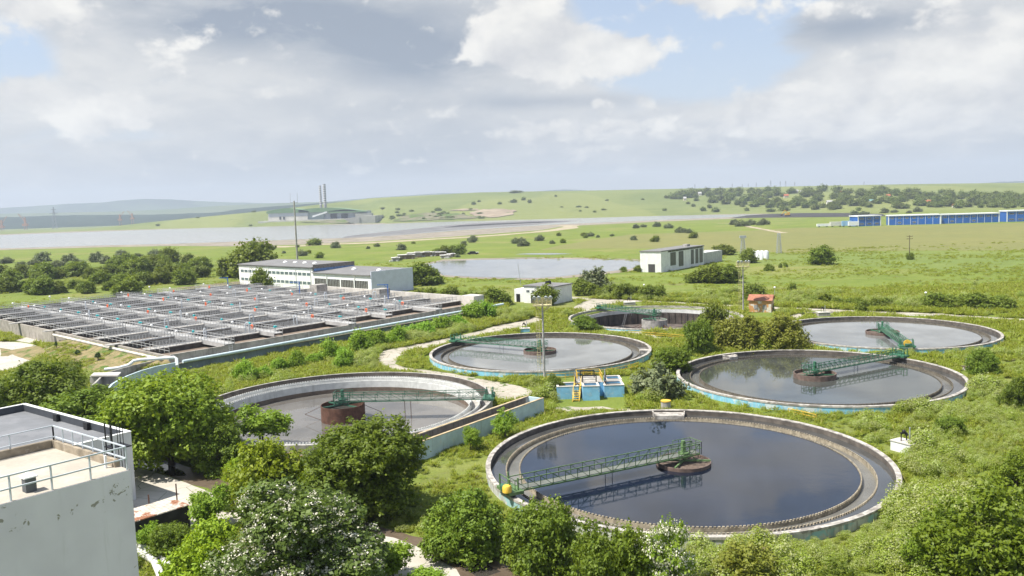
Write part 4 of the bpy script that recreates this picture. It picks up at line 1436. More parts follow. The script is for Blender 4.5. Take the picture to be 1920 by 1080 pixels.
for x0 in (6.3, 12.2):
    m_ = MB(); m_.obox(osb + sv * x0 + Z3 * (GZ) + (sg * 1.2 if x0 > 10 else sg * 0) - so_ * .03, sv * 1.3, so_ * .09, Z3 * 2.3); m_.build('door', BLACK, sb)

# --- white hall by the pond
hc = Vector((57.7, 315.0, 0)); hl = Vector((.6, .8, 0)); hw = Vector((-.8, .6, 0))
hall = thing('white_hall', 'white flat-roofed hall with tall dark windows beside the pond', 'building', (hc.x, hc.y, GZ))
ob = Vector((hc.x, hc.y, GZ - .3))
w = MB(); w.obox(ob, hl * 40, hw * 9, Z3 * 8.3); w.build('wall', OLDWHITE, hall)
w = MB(); w.obox(ob - hl * .3 - hw * .2 + Z3 * 8.3, hl * 40.6, hw * 9.4, Z3 * .35); w.build('roof', ROOFGREY, hall)
w = MB(); w.obox(ob + hl * 30 + hw * 3 + Z3 * 8.65, hl * 3, hw * 2, Z3 * .9); w.build('roof_box', CONC, hall)
oh2 = Vector((hc.x, hc.y, 0)) - hw * .003
for x0, x1, z0 in ((8, 13, 1.0), (15.5, 20, .2), (27, 30, .2), (31.5, 34.5, .2), (35.5, 39, .2)):
    windows(hall, oh2, hl, -hw, x0, x1, z0, 6.2, 1, mat('green_window_frame', (.16, .22, .19), .7), HGL, mull=3)
windows(hall, oh2, hl, -hw, 6, 39, 6.4, 7.0, 10, BLACK, DARKGLASS, mull=1, gap=.2)
m_ = MB(); m_.obox(Vector((hc.x, hc.y, GZ)) + hw * 2.6 - hl * .06, hw * 2.9, hl * .12, Z3 * 3.2); m_.build('door', mat('dark_door', (.06, .055, .055), .7), hall)
w = MB(); w.obox(ob + hl * 40.3 + hw * 1, hl * 22, hw * 7, Z3 * 5.2); w.build('annex', mat('grey_annex_render', (.5, .5, .49), .9, var=.2, streak=.4, patch=.5, pcol=(.3, .3, .3)), hall)
# --- tiled hut
hx = at(1404, 585); hy = at(1446, 586)
hd, hn = dirs(hx, hy)
hut = thing('tiled_hut', 'small rust-stained hut with red tiled gable roof', 'hut', hx)
Lx = (hy - hx).length; Dy = 4.6
w = MB(); w.obox(hx - Z3 * .3, hd * Lx, hn * Dy, Z3 * 3.2)
for e_ in (0, Lx - .01):
    q = hx + hd * e_ + Z3 * 2.901
    w.poly([q, q + hn * Dy, q + hn * Dy / 2 + Z3 * 1.0])
HUTM = mat('orange_stained_render', (.60, .56, .48), .9, var=.15, scale=1., patch=.9, pcol=(.52, .24, .06), pscale=.9, pthr=.47)
w.build('wall', HUTM, hut)
w = MB()
q = hx - hd * .3 + Z3 * 2.78
w.obox(q - hn * .3, hd * (Lx + .6), hn * (Dy / 2 + .3) + Z3 * 1.15, Z3 * .12); w.obox(q + hn * (Dy + .3), hd * (Lx + .6), -hn * (Dy / 2 + .3) + Z3 * 1.15, Z3 * .12)
w.build('roof', REDROOF, hut)
for x0 in (1.2, 3.2):
    m_ = MB(); m_.obox(hx + hd * x0 + Z3 * .7 - hn * .05, hd * .9, hn * .1, Z3 * 1.1); m_.build('window', mat('boarded_window', (.3, .29, .28), .9, var=.4, scale=3), hut)

# --- blue warehouses on the field edge
BLUEW = mat('blue_cladding', (.022, .115, .40), .5, var=.12, scale=.15)
WTRIM = mat('white_cladding_trim', (.74, .75, .76), .5, var=.05)


def warehouse(pxs, hgt, dep, label, bays, side_px=None):
    a, b = at(*pxs[0]), at(*pxs[1])
    d, n = dirs(a, b)
    if n.y < 0: n = -n
    L = (b - a).length
    t = thing('blue_warehouse', label, 'warehouse', a, 'blue warehouses')
    w = MB(); w.obox(a - Z3 * .5, d * L, n * dep, Z3 * (hgt + .5)); w.build('wall', BLUEW, t)
    w = MB(); w.obox(a - d * .5 - n * .6 + Z3 * (hgt + .001), d * (L + 1), n * (dep + 1.2), Z3 * .9)
    w.build('roof', WTRIM, t)
    tr = MB()
    for i in range(bays + 1):
        x_ = L * i / bays
        ww = .9 if i in (0, bays) else .22
        tr.obox(a + d * (x_ - ww / 2) - n * .12, d * ww, n * .118, Z3 * hgt)
    tr.build('trim', WTRIM, t)
    oo = a - n * .003
    nrow = 2 if hgt > 8 else 1
    for i in range(bays):
        x0 = L * i / bays + 1.6; x1 = L * (i + 1) / bays - 1.6
        windows(t, oo, d, -n, x0, x1, hgt - 2.6, hgt - 1.2, 1, WTRIM, DARKGLASS, mull=4)
        if nrow == 2 or i in (1, bays // 2): windows(t, oo, d, -n, x0, x1, 1.4, 2.8, 1, WTRIM, DARKGLASS, mull=4)
    return t


warehouse([(1609, 424.5), (1651, 423)], 8.6, 16, 'shortest blue warehouse, two window rows, white trucks parked at its left', 3)
warehouse([(1666, 422.3), (1763, 420)], 8.0, 14, 'long blue warehouse directly right of the shortest one', 7)
warehouse([(1765, 419.7), (1873, 416.5)], 7.6, 14, 'long blue warehouse nearest the gap before the last one', 8)
warehouse([(1888, 416), (1990, 413)], 9.0, 14, 'blue warehouse cut off by the right edge of the photo', 6)

# vans, trailers and a lorry by the warehouses
def boxcar(px, py, L, hgt, m, label, name, cat, cab=None):
    p = at(px, py)
    t = thing(name, label, cat, p)
    d = Vector((1, -.05, 0)).normalized(); n = Vector((.05, 1, 0)).normalized()
    w = MB(); w.obox(p - d * L / 2 + Z3 * .8, d * L, n * 2.4, Z3 * (hgt - .8)); w.build('body', m, t)
    if cab:
        w = MB(); w.obox(p + d * (L / 2 + .15) + Z3 * .7, d * 1.2, n * 2.3, Z3 * (hgt * .55)); w.obox(p + d * (L / 2 + 1.351) + Z3 * .7, d * .7, n * 2.3, Z3 * (hgt * .3)); w.build('cab', cab, t)
        w = MB(); w.obox(p + d * (L / 2 + .5) + Z3 * (hgt * .4 + .3) - n * .02, d * .7, n * 2.34, Z3 * .6); w.build('cab_window', DARKGLASS, t)
    for x_ in (-.32, .3):
        w = MB(); q = p + d * L * x_ + Z3 * .48
        w.tube([q - n * .02, q + n * 2.42], .48, 14); w.build('wheel', BLACK, t)
    return t


boxcar(1544, 425.8, 11, 3.0, WTRIM, 'low white van farthest left of the blue warehouses', 'parked_van', 'van', WTRIM)
boxcar(1569, 425.2, 11, 4.6, mat('cream_trailer', (.62, .6, .52), .6), 'cream box trailer between white van and blue lorry', 'box_trailer', 'trailer')
boxcar(1588, 425, 8, 5.2, mat('light_blue_lorry', (.25, .42, .62), .5), 'light blue lorry parked between two pale trailers', 'parked_lorry', 'lorry', WTRIM)
boxcar(1601, 424.8, 9, 4.6, WTRIM, 'white box trailer touching the shortest blue warehouse', 'box_trailer', 'trailer')

# --- recycling factory across the lagoon
FY = 2230
fz = at_y(590, 411.5, FY).z
def fpt(px, py, Y=FY): return at_y(px, py, Y)
fac = thing('factory', 'large grey factory with green curved roof and concrete bunker across the lagoon', 'factory', (fpt(590, 412).x, FY, fz))
GREYCL = mat('grey_metal_cladding', (.40, .43, .47), .6, var=.08, scale=.05)
GROOF = mat('green_sheet_roof', (.16, .26, .13), .6, var=.1, scale=.02)
PLINTH = mat('pale_plinth', (.55, .53, .48), .9, var=.15, scale=.05)


def fbox(x0, x1, ytop, ybot, m, name, Y=FY, dep=60, gp=None):
    a = fpt(x0, ybot, Y); b = fpt(x1, ybot, Y)
    z0 = min(a.z, b.z); zt_ = fpt((x0 + x1) / 2, ytop, Y).z
    w = MB(); w.obox((a.x, Y, z0), (b.x - a.x, 0, 0), (0, dep, 0), (0, 0, zt_ - z0))
    return w.build(name, m, gp or fac), z0, zt_


fbox(484, 660, 412.2, 428, PLINTH, 'terrace', FY - 30, 130)
fbox(503, 577, 405.5, 412.5, PLINTH, 'hall_base', FY - 1, 70)
fbox(503, 577, 396.5, 405.6, GREYCL, 'hall_wall', FY, 68)
fbox(577.2, 608, 393, 412.6, mat('green_grey_cladding', (.27, .33, .33), .6, var=.08, scale=.05), 'middle_hall_wall', FY + 6, 60)
fbox(608.2, 690, 396, 409, GREYCL, 'rear_hall_wall', FY + 12, 60)
for nm, xs, yb, ye, dep in (('hall_roof', (500, 580), 396.5, 390.3, 70), ('rear_hall_roof', (560, 668), 394.0, 389.2, 90), ('low_roof', (616, 688), 396.0, 393.0, 50)):
    a = fpt(xs[0], yb); b = fpt(xs[1], yb); zr = fpt(sum(xs) / 2, ye).z
    m_ = MB(); N = 10
    for i in range(N):
        f0, f1 = i / N, (i + 1) / N
        z0_ = a.z + (b.z - a.z) * f0 + (zr - (a.z + b.z) / 2) * math.sin(PI * f0)
        z1_ = a.z + (b.z - a.z) * f1 + (zr - (a.z + b.z) / 2) * math.sin(PI * f1)
        x0_, x1_ = a.x + (b.x - a.x) * f0, a.x + (b.x - a.x) * f1
        m_.poly([(x0_, FY - 3, z0_), (x1_, FY - 3, z1_), (x1_, FY + dep, z1_), (x0_, FY + dep, z0_)])
        m_.poly([(x0_, FY - 3, min(a.z, b.z) - 2), (x1_, FY - 3, min(a.z, b.z) - 2), (x1_, FY - 3, z1_), (x0_, FY - 3, z0_)])
    m_.build(nm, GROOF, fac)
BUNK = mat('concrete_bunker', (.42, .41, .38), .9, var=.15, scale=.05, streak=.3)
fbox(672.5, 704, 404.5, 422, BUNK, 'bunker', 2072, 140)
m_ = MB(); a, b, c_, d_ = fpt(643, 410, 2070), fpt(674, 406, 2070), fpt(674, 422, 2070), fpt(663, 421, 2070)
m_.poly([a, d_, c_, b]); q = [Vector(p) + Vector((0, 30, 0)) for p in (a, b, c_, d_)]; m_.poly(q); m_.poly([a, b, q[1], q[0]])
m_.build('bunker_ramp', BUNK, fac)
fbox(666, 697, 400, 406, BUNK, 'bunker_top', FY - 5, 30)
m_ = MB(); m_.beam(fpt(586, 406, FY - 12), fpt(613, 397.5, FY - 12), 4.0); m_.build('conveyor', WTRIM, fac)
for x_ in (524, 531): fbox(x_, x_ + 3, 406.5, 411.8, DARKGLASS, 'door', FY - 2, 1)
for x_ in (620, 640): fbox(x_, x_ + 12, 401, 410, mat('dark_opening', (.08, .08, .08), .9), 'opening', FY + 9, 3.2)
for i, (px, pt, rw, lab) in enumerate(((602.5, 348, 3.6, 'shorter striped factory chimney'), (610.5, 345, 4.6, 'taller striped factory chimney with pale lattice side'))):
    p = fpt(px, 398, FY + 140); zt_ = fpt(px, pt, FY + 140).z
    t = thing('factory_chimney', lab, 'chimney', p)
    m_ = MB(); m_.tube([(p.x, p.y, p.z - 30), (p.x, p.y, zt_)], [rw * .95, rw * .85], 20)
    m_.build('shaft', mat('chimney_concrete', (.33, .32, .33), .8, var=.1, scale=.05), t, True)
    m_ = MB()
    for k in range(9):
        z_ = p.z + (zt_ - p.z) * (.28 + .08 * k)
        m_.lathe([(rw * .95, 0), (rw * 1.02, .01), (rw * 1.02, 2.2), (rw * .9, 2.2)], (p.x, p.y, z_), 20)
    m_.build('band', mat('pale_chimney_band', (.66, .64, .64), .7, var=.1), t)

# --- building at the lower left: tall block with railed terrace, lower wing behind
tb_c = at(244.8, 880.8, 14.55); tb_c.z = 0
wu, wvv = Vector((.637, .771, 0)), Vector((-.798, .602, 0))
tb = thing('terrace_building', 'tall white rendered block with railed roof terrace at lower left corner', 'building', (tb_c.x, tb_c.y, GZ))
TZ = 14.55
PEEL = mat('peeling_grey_white_render', (.62, .64, .67), .85, var=.05, scale=.35, patch=.0, bump=.05)


def peel_mat():
    m, t, b = newmat('peeling_render')
    pos = t.n('ShaderNodeNewGeometry').outputs['Position']
    c = t.mix(t.ramp(t.noise(pos, .5, 4, .5), .3, .7), (.64, .605, .68), (.71, .675, .75))
    # patches of missing render in a band below the coping
    sp = t.n('ShaderNodeSeparateXYZ'); t.put(sp.inputs[0], pos)
    band = t.m('MULTIPLY', t.ramp(sp.outputs[2], 13.0, 13.6), t.ramp(sp.outputs[2], 14.2, 13.9))
    n_ = t.noise(pos, 2.3, 6, .62, .6)
    thr = t.m('ADD', n_, t.m('MULTIPLY', band, .085))
    f = t.ramp(thr, .675, .685, 0, .9)
    c = t.mix(f, c, (.27, .25, .215))
    c = t.mix(t.ramp(t.noise(t.vmul(pos, (2, 2, .2)), 1.0, 4, .6), .58, .75, 0, .18), c, (.35, .34, .33))
    t.put(b.inputs['Base Color'], c)
    b.inputs['Roughness'].default_value = .88
    b.inputs['Specular IOR Level'].default_value = .15
    h = t.m('ADD', t.m('MULTIPLY', f, -1), t.m('MULTIPLY', t.noise(pos, 14, 4, .6), .25))
    t.put(b.inputs['Normal'], t.bump(h, .5, .02))
    return m


ot = Vector((tb_c.x, tb_c.y, GZ - .5))
w = MB(); w.obox(ot - wu * 16, wu * 16, wvv * 7.3, Z3 * (TZ - GZ + .5)); w.build('wall', peel_mat(), tb)
TFL = groundmat('terrace_floor', (.47, .43, .36), (.37, .335, .28), .5, crack=False)
w = MB(); w.obox(Vector((tb_c.x, tb_c.y, TZ + .004)) - wu * 15.98 + wvv * .02, wu * 15.96, wvv * 7.0, Z3 * .012); w.build('terrace_floor', TFL, tb)
CURB = mat('brown_worn_curb', (.30, .25, .185), .9, var=.35, scale=1.5, patch=.5, pcol=(.48, .43, .36), pscale=1.2, bump=.3)
w = MB(); w.obox(Vector((tb_c.x, tb_c.y, TZ + .003)) - wu * .26 + wvv * .9, wu * .24, wvv * 6.4, Z3 * .38); w.obox(Vector((tb_c.x, tb_c.y, TZ + .003)) - wu * 16 + wvv * 7.02, wu * 15.7, wvv * .26, Z3 * .40)
w.build('curb', CURB, tb)
w = MB()
q = Vector((tb_c.x, tb_c.y, TZ))
w.rail([q - wu * 16 + wvv * .08, q - wu * .12 + wvv * .08], 1.08, 1.62, .06)
w.rail([q - wu * .12 + wvv * .08, q - wu * .12 + wvv * 7.15], 1.10, 1.0, .055)
w.rail([q - wu * .12 + wvv * 7.15, q - wu * 16 + wvv * 7.15], 1.10, 1.9, .055)
w.build('railing', mat('pale_grey_railing', (.5, .54, .58), .5, var=.1), tb)
vb = thing('roof_vent_box', 'small dark metal box with pale pointed cap on the roof terrace', 'vent', tuple(q - wu * 3.9 + wvv * .75))
vp = q - wu * 3.9 + wvv * .75
w = MB(); w.box(vp + Z3 * .32, (.42, .42, .62), .88); w.build('box', mat('dark_grey_metal', (.12, .13, .14), .6, metal=.3), vb)
w = MB(); w.lathe([(.38, .63), (.38, .68), (.02, .86)], vp, 4, .1, 2 * PI + .1); w.build('cap', WHITE, vb)
for i in range(1):
    w = MB(); w.box(q - wu * .5 + wvv * 1.2 + Z3 * .3, (.09, .09, .62), .88); w.build('post_stub', WHITE, tb)
# cable run and drain on the wing roof, flashing strips on the membrane
# caged ladder
lo = q + wu * .25 + wvv * 2.3
ldr = thing('caged_ladder', 'black caged ladder rising behind the terrace railing', 'ladder', tuple(lo - Z3 * 3))
w = MB()
for s in (-.3, .3):
    w.beam(lo + wvv * s - Z3 * 6, lo + wvv * s + Z3 * 1.75, .05)
for i in range(25): w.beam(lo - wvv * .3 + Z3 * (-6 + i * .3), lo + wvv * .3 + Z3 * (-6 + i * .3), .035)
w.build('rails', BLACK, ldr)
w = MB()
for z_ in (-1.2, -.6, 0.0, .55):
    pts = [lo + wvv * (.36 * math.cos(a)) + wu * (.65 * math.sin(a)) + Z3 * z_ for a in [PI * k / 8 for k in range(9)]]
    w.tube(pts, .02, 5)
for k in range(1, 8, 2):
    a = PI * k / 8
    w.beam(lo + wvv * (.36 * math.cos(a)) + wu * (.65 * math.sin(a)) - Z3 * 1.2, lo + wvv * (.36 * math.cos(a)) + wu * (.65 * math.sin(a)) + Z3 * 1.75, .025)
w.obox(lo - wvv * .5 + wu * .0 + Z3 * .56, wvv * 1.0, wu * .8, Z3 * .05)
w.build('cage', BLACK, ldr)
# lower wing
c1 = at(245.5, 809.4, 5.7); c1.z = 0; PZ = 5.7
wg = thing('low_wing_building', 'lower flat building with dark grey membrane roof behind the railed terrace', 'building', (c1.x, c1.y, GZ))
o_ = Vector((c1.x, c1.y, GZ - .3))
nv_ = Vector((-.797, .604, 0)); nu_ = Vector((.604, .797, 0))
LV, LU = 22.9, 32.0
w = MB(); w.obox(o_ - nu_ * LU, nu_ * LU, nv_ * LV, Z3 * (PZ - .75 - GZ + .3)); 
w.obox(o_ - nu_ * .3 + Z3 * (PZ - .75 - GZ + .303), nu_ * .3, nv_ * LV, Z3 * .74); w.obox(o_ - nu_ * LU + Z3 * (PZ - .75 - GZ + .303), nu_ * (LU - .301), nv_ * .3, Z3 * .74); w.obox(o_ - nu_ * LU + nv_ * (LV - .3) + Z3 * (PZ - .75 - GZ + .303), nu_ * (LU - .301), nv_ * .3, Z3 * .74)
w.build('wall', mat('pale_grey_render', (.66, .65, .66), .85, var=.08, scale=.5, streak=.15), wg)
w = MB()
zz = PZ + .001
w.obox(Vector((c1.x, c1.y, zz)) - nu_ * .33 - nv_ * .03, nu_ * .37, nv_ * (LV + .06), Z3 * .06); w.obox(Vector((c1.x, c1.y, zz)) - nu_ * LU - nv_ * .03, nu_ * (LU - .331), nv_ * .36, Z3 * .06); w.obox(Vector((c1.x, c1.y, zz)) - nu_ * LU + nv_ * (LV - .33), nu_ * (LU - .331), nv_ * .36, Z3 * .06)
w.build('coping', WHITE, wg)
MEMB = mat('grey_roof_membrane', (.17, .175, .185), .7, var=.15, scale=.4, patch=.35, pcol=(.23, .23, .24), pscale=.3, pthr=.5)
w = MB(); w.obox(Vector((c1.x, c1.y, PZ - .745)) - nu_ * LU + nv_ * .32, nu_ * (LU - .32), nv_ * (LV - .64), Z3 * .02)
w.build('roof_membrane', MEMB, wg)
w = MB(); w.obox(Vector((c1.x, c1.y, PZ - .72)) - nu_ * .36 + nv_ * .33, nu_ * .055, nv_ * (LV - .66), Z3 * .70); w.obox(Vector((c1.x, c1.y, PZ - .72)) - nu_ * LU + nv_ * (LV - .36), nu_ * (LU - .37), nv_ * .055, Z3 * .70)
w.build('upstand', mat('dark_bitumen_upstand', (.055, .06, .07), .6, var=.15), wg)
for s_ in (7.2, 13.8):
    w = MB(); w.obox(Vector((c1.x, c1.y, PZ - .70)) - nu_ * .72 + nv_ * s_, nu_ * .35, nv_ * .8, Z3 * .71); w.build('roof_outlet', BLACK, wg)
# --- rusty shed
sh = [at(255, 974, 1.3), at(353.7, 943.7, 1.3), at(318.5, 931, 1.3), at(248, 951, 1.3)]
shed = thing('rusty_shed', 'low dark shed with rusty corrugated roof beside the white block', 'shed', (sh[0].x, sh[0].y, GZ))
dd = (sh[0] - sh[1]).normalized()
a_shed = a = [sh[0] + dd * 4, sh[1], sh[2], sh[3] + dd * 4]
w = MB(); w.prism([p.to_2d() for p in (a[0], a[1], a[2], a[3])], GZ - .3, 1.1); w.build('wall', mat('dark_board_wall', (.035, .032, .03), .9, var=.4, streak=.4), shed)
w = MB()
N = 22
RR = mat('rusty_corrugated_roof', (.52, .47, .40), .7, var=.25, scale=1.5, patch=.95, pcol=(.26, .10, .045), pscale=.55, pthr=.50, bump=.2)
for i in range(N):
    f0, f1 = i / N, (i + .86) / N
    p0, p1 = a[0].lerp(a[1], f0), a[0].lerp(a[1], f1); r0, r1 = a[3].lerp(a[2], f0), a[3].lerp(a[2], f1)
    w.prism([p0.to_2d(), p1.to_2d(), r1.to_2d(), r0.to_2d()], 1.102, 1.19)
w.prism([(p + (p - (a[0] + a[2]) / 2) * .02).to_2d() for p in a], 1.101, 1.15)
w.build('roof', RR, shed)
for i, px in enumerate((283, 334)):
    p = at(px, 990 if i == 0 else 965)
    one((lambda m_: (m_.beam(p, p + Z3 * (3.0 if i == 0 else 2.9), .09), m_)[1])(MB()), 'iron_post', RUST, 'thin rusty post at the %s end of the dark shed front' % ('building' if i == 0 else 'outer'), 'post')
# white insulated pipes by the block
for pts, lab in (([(225, 1010), (262, 1022), (300, 1045), (322, 1066), (335, 1100)], 'thick white pipe curving along the grass, upper of the pair'),
                 ([(225, 1024), (262, 1036), (290, 1052), (300, 1075), (310, 1110)], 'thick white pipe curving along the grass, lower of the pair')):
    w = MB(); w.tube([at(x_, y_, GZ + .35) for x_, y_ in pts], .3, 12)
    one(w, 'insulated_pipe', mat('dirty_white_pipe', (.62, .61, .58), .7, var=.15, scale=2, streak=.2), lab, 'pipe', smooth=True)

# ================================================================ masts, poles, lamps
def flood_mast(px, py, hgt, label):
    p = at(px, py)
    t = thing('floodlight_mast', label, 'mast', p, 'floodlight masts')
    w = MB(); w.tube([p - Z3 * .3, p + Z3 * (hgt - 1.0)], [.20, .13], 12); w.build('pole', mat('mast_concrete', (.42, .40, .38), .8, var=.25, scale=1.5, streak=.3), t, True)
    w = MB()
    b0 = p + Vector((-.75, .1, 0))
    for s in (-.22, .22):
        w.beam(b0 + Vector((s, 0, .1)), b0 + Vector((s, 0, hgt)), .05)
    for i in range(int(hgt / .4)): w.beam(b0 + Vector((-.22, 0, .3 + i * .4)), b0 + Vector((.22, 0, .3 + i * .4)), .035)
    for i in range(3, int(hgt) - 1):
        pts = [b0 + Vector((.35 * math.cos(a), -.5 * math.sin(a), i * 1.0)) for a in [PI * k / 6 for k in range(7)]]
        w.tube(pts, .018, 4)
    for i in range(1, 5): w.beam(b0 + Z3 * hgt * i / 5, p + Z3 * hgt * i / 5, .05)
    CREAM = mat('cream_yellow_ironwork', (.55, .49, .26), .6, var=.2)
    w.build('ladder', CREAM, t)
    w = MB()
    c_ = p + Z3 * (hgt - 1.2)
    w.box(c_ + Z3 * .0, (2.9, 1.7, .12))
    fl = [c_ + Vector((x_, y_, .06)) for x_, y_ in ((-1.4, -.8), (1.4, -.8), (1.4, .8), (-1.4, .8), (-1.4, -.8))]
    w.rail(fl, 1.05, .7, .07, rails=3)
    for s in (-1, 1):
        w.beam(c_ + Vector((s * 1.3, -.7, 0)), p + Z3 * (hgt - 2.4), .07); w.beam(c_ + Vector((s * 1.3, .7, 0)), p + Z3 * (hgt - 2.4), .07)
    w.build('platform', CREAM, t)
    for i, x_ in enumerate((-1.25, -.55, .55, 1.25)):
        m_ = MB(); q = c_ + Vector((x_, -.55, 1.25))
        m_.beam(c_ + Vector((x_, -.55, .5)), q, .06)
        m_.tube([q + Vector((0, .22, .12)), q, q + Vector((0, -.16, -.10)), q + Vector((0, -.2, -.12))], [.12, .24, .34, .34], 14)
        m_.build('floodlight', GREYPAINT, t, True)
    return t


flood_mast(1021, 712, 12.9, 'nearer floodlight mast with cream railed platform and ladder')
flood_mast(1393.5, 588, 12.4, 'farther floodlight mast beside the tiled hut')


def pole(name, px, py, ptop, label, r=.16, m=None, arms=0, lean=0.0, cat='pole', group=None):
    p = at(px, py)
    d = p.y
    hgt = (py - ptop) * d / F
    t = thing(name, label, cat, p, group)
    w = MB(); w.tube([p - Z3 * .4, p + Vector((lean, 0, hgt))], [r, r * .7], 10)
    w.build('pole_shaft', m or CONC, t, True)
    if arms:
        w = MB()
        for i in range(arms):
            w.beam(p + Vector((lean - 1.2 + .0, 0, hgt - .5 - i * 1.0)), p + Vector((lean + 1.2, 0, hgt - .5 - i * 1.0)), .12)
            for s in (-1.1, -.5, .5, 1.1): w.beam(p + Vector((lean + s, 0, hgt - .5 - i)), p + Vector((lean + s, 0, hgt - .15 - i)), .1)
        w.build('crossarm', RUST, t)
    return t, p, hgt


t, p, hgt = pole('antenna_mast', 558, 492, 377, 'very tall slim mast rising behind the long white building', .55)
w = MB(); w.beam(p + Vector((-2, 0, hgt - 1)), p + Vector((2, 0, hgt - 1)), .25)
for s in (-2, 2): w.beam(p + Vector((s, 0, hgt - 1)), p + Vector((s, 0, hgt + 4.5)), .12)
w.build('antenna', GALV, t)
pole('power_pole', 1705, 487, 441, 'wooden power pole standing alone in the green field', .17, BARK, 2)
pole('leaning_post', 977, 535, 493, 'thin leaning post behind the small white building', .11, GALV, lean=-.9)
for i, (px, py, pt, lab) in enumerate(((1452.5, 560, 540, 'short lamp post just right of the tiled hut'), (1735.5, 573, 550, 'short lamp post before the hedge, far right'), (1208, 556, 535, 'short lamp post on grass left of the drained tank'))):
    t, p, hgt = pole('lamp_post', px, py, pt, lab, .07, GALV, cat='lamp post', group='short lamp posts')
    w = MB(); w.sphere(p + Z3 * (hgt + .2), .3, 12, 8, .8); w.build('lamp_head', GLOBE, t, True)


def lattice(px, py, ptop, base_w, label, name='lattice_pylon', head=False):
    p = at(px, py); hgt = (py - ptop) * p.y / F
    t = thing(name, label, 'pylon', p)
    w = MB()
    n = 9
    def c(k, i):
        f = i / n; ww = base_w * (1 - .55 * f) / 2
        return p + Vector((ww * (1, 1, -1, -1)[k], ww * (1, -1, -1, 1)[k], hgt * f))
    for k in range(4):
        for i in range(n):
            w.beam(c(k, i), c(k, i + 1), .13); w.beam(c(k, i), c((k + 1) % 4, i + 1), .09); w.beam(c((k + 1) % 4, i), c(k, i + 1), .09)
    w.build('lattice', GALV, t)
    if head:
        m_ = MB(); m_.box(p + Z3 * (hgt + .3), (3.2, 1.0, 1.2)); m_.build('head_frame', GALV, t)
    return t


lattice(1393, 476, 445, 2.4, 'lattice pylon with square head behind the white storage tanks', head=True)
lattice(1460.5, 475, 437, 2.2, 'lattice pylon standing at the wheat field edge')
# storage tanks
for i, (px, lab) in enumerate(((1413, 'white storage tank next to dark tree, first of four'), (1421.5, 'white storage tank, second of four in a row'), (1428.5, 'white storage tank, third of four in a row'), (1436.5, 'white storage tank at open end of the row of four'))):
    p = at(px, 487)
    w = MB(); w.lathe([(.01, -.2), (1.15, -.2), (1.15, 3.5), (.95, 3.9), (.3, 4.15), (.01, 4.2)], p, 24)
    one(w, 'storage_tank', mat('white_tank_paint', (.66, .67, .68), .5, var=.08, streak=.2), lab, 'tank', 'white storage tanks', smooth=True)

# far cranes, pylons and chimney-like things
def crane(px, py, ptop, Y, label, jib=1):
    p = at_y(px, py, Y); zt_ = at_y(px, ptop, Y).z
    t = thing('harbour_crane', label, 'crane', p)
    w = MB(); hh = zt_ - p.z
    CRM = mat('rusty_crane_paint', (.42, .22, .13), .8)
    for s in (-1, 1):
        w.beam(p + Vector((s * hh * .14, 0, -hh * .3)), p + Vector((s * hh * .05, 0, hh * .55)), hh * .03)
    w.beam(p + Vector((0, 0, hh * .5)), p + Vector((0, 0, hh)), hh * .10)
    w.box(p + Z3 * hh * .55, (hh * .3, hh * .2, hh * .16))
    w.build('tower', CRM, t)
    w = MB(); w.beam(p + Vector((-jib * hh * .1, 0, hh * .6)), p + Vector((jib * hh * .40, 0, hh * 1.25)), hh * .03); w.beam(p + Vector((0, 0, hh)), p + Vector((jib * hh * .40, 0, hh * 1.25)), hh * .015)
    w.build('jib', CRM, t)


crane(5, 441, 413, 3600, 'rust-red harbour crane nearest left edge of the photo')
crane(49, 438, 408, 3600, 'rust-red harbour crane with jib raised left of tall power pylon', -1)
crane(226, 424, 402, 3600, 'distant crane above green hill, left of two close cranes')
crane(249, 421, 400, 3600, 'distant crane above green hill, right of two close cranes', -1)


def far_pylon(px, py, ptop, Y, label, wd=.10, group=None):
    p = at_y(px, py, Y); hh = at_y(px, ptop, Y).z - p.z
    t = thing('power_pylon', label, 'pylon', p, group)
    w = MB()
    for s in (-1, 1): w.beam(p + Vector((s * hh * .11, 0, -hh * .1)), p + Z3 * hh, hh * .022)
    for f, l in ((.62, .26), (.76, .32), (.9, .2)): w.beam(p + Vector((-hh * l / 2, 0, hh * f)), p + Vector((hh * l / 2, 0, hh * f)), hh * .02)
    for f in (.15, .3, .45): w.beam(p + Vector((-hh * .1 * (1 - f), 0, hh * f)), p + Vector((hh * .1 * (1 - f), 0, hh * (f + .12))), hh * .015)
    w.build('lattice', mat('far_pylon_steel', (.22, .23, .25), .7), t)


far_pylon(104, 437, 388, 3800, 'tall thin power pylon standing among harbour cranes at left')
for i, (px, ptop) in enumerate(((1303, 345), (1373, 344), (1392, 345), (1403, 344), (1418, 342), (1445, 338), (1463, 340), (1473, 339), (1490, 341), (1620, 340))):
    Y = 2950
    x_ = at_y(px, 350, Y).x
    py = 350.5 - (px - 1500) * .02
    far_pylon(px, py + 1, ptop, Y, 'tiny power pylon on the green skyline ridge', group='power pylons on the skyline')

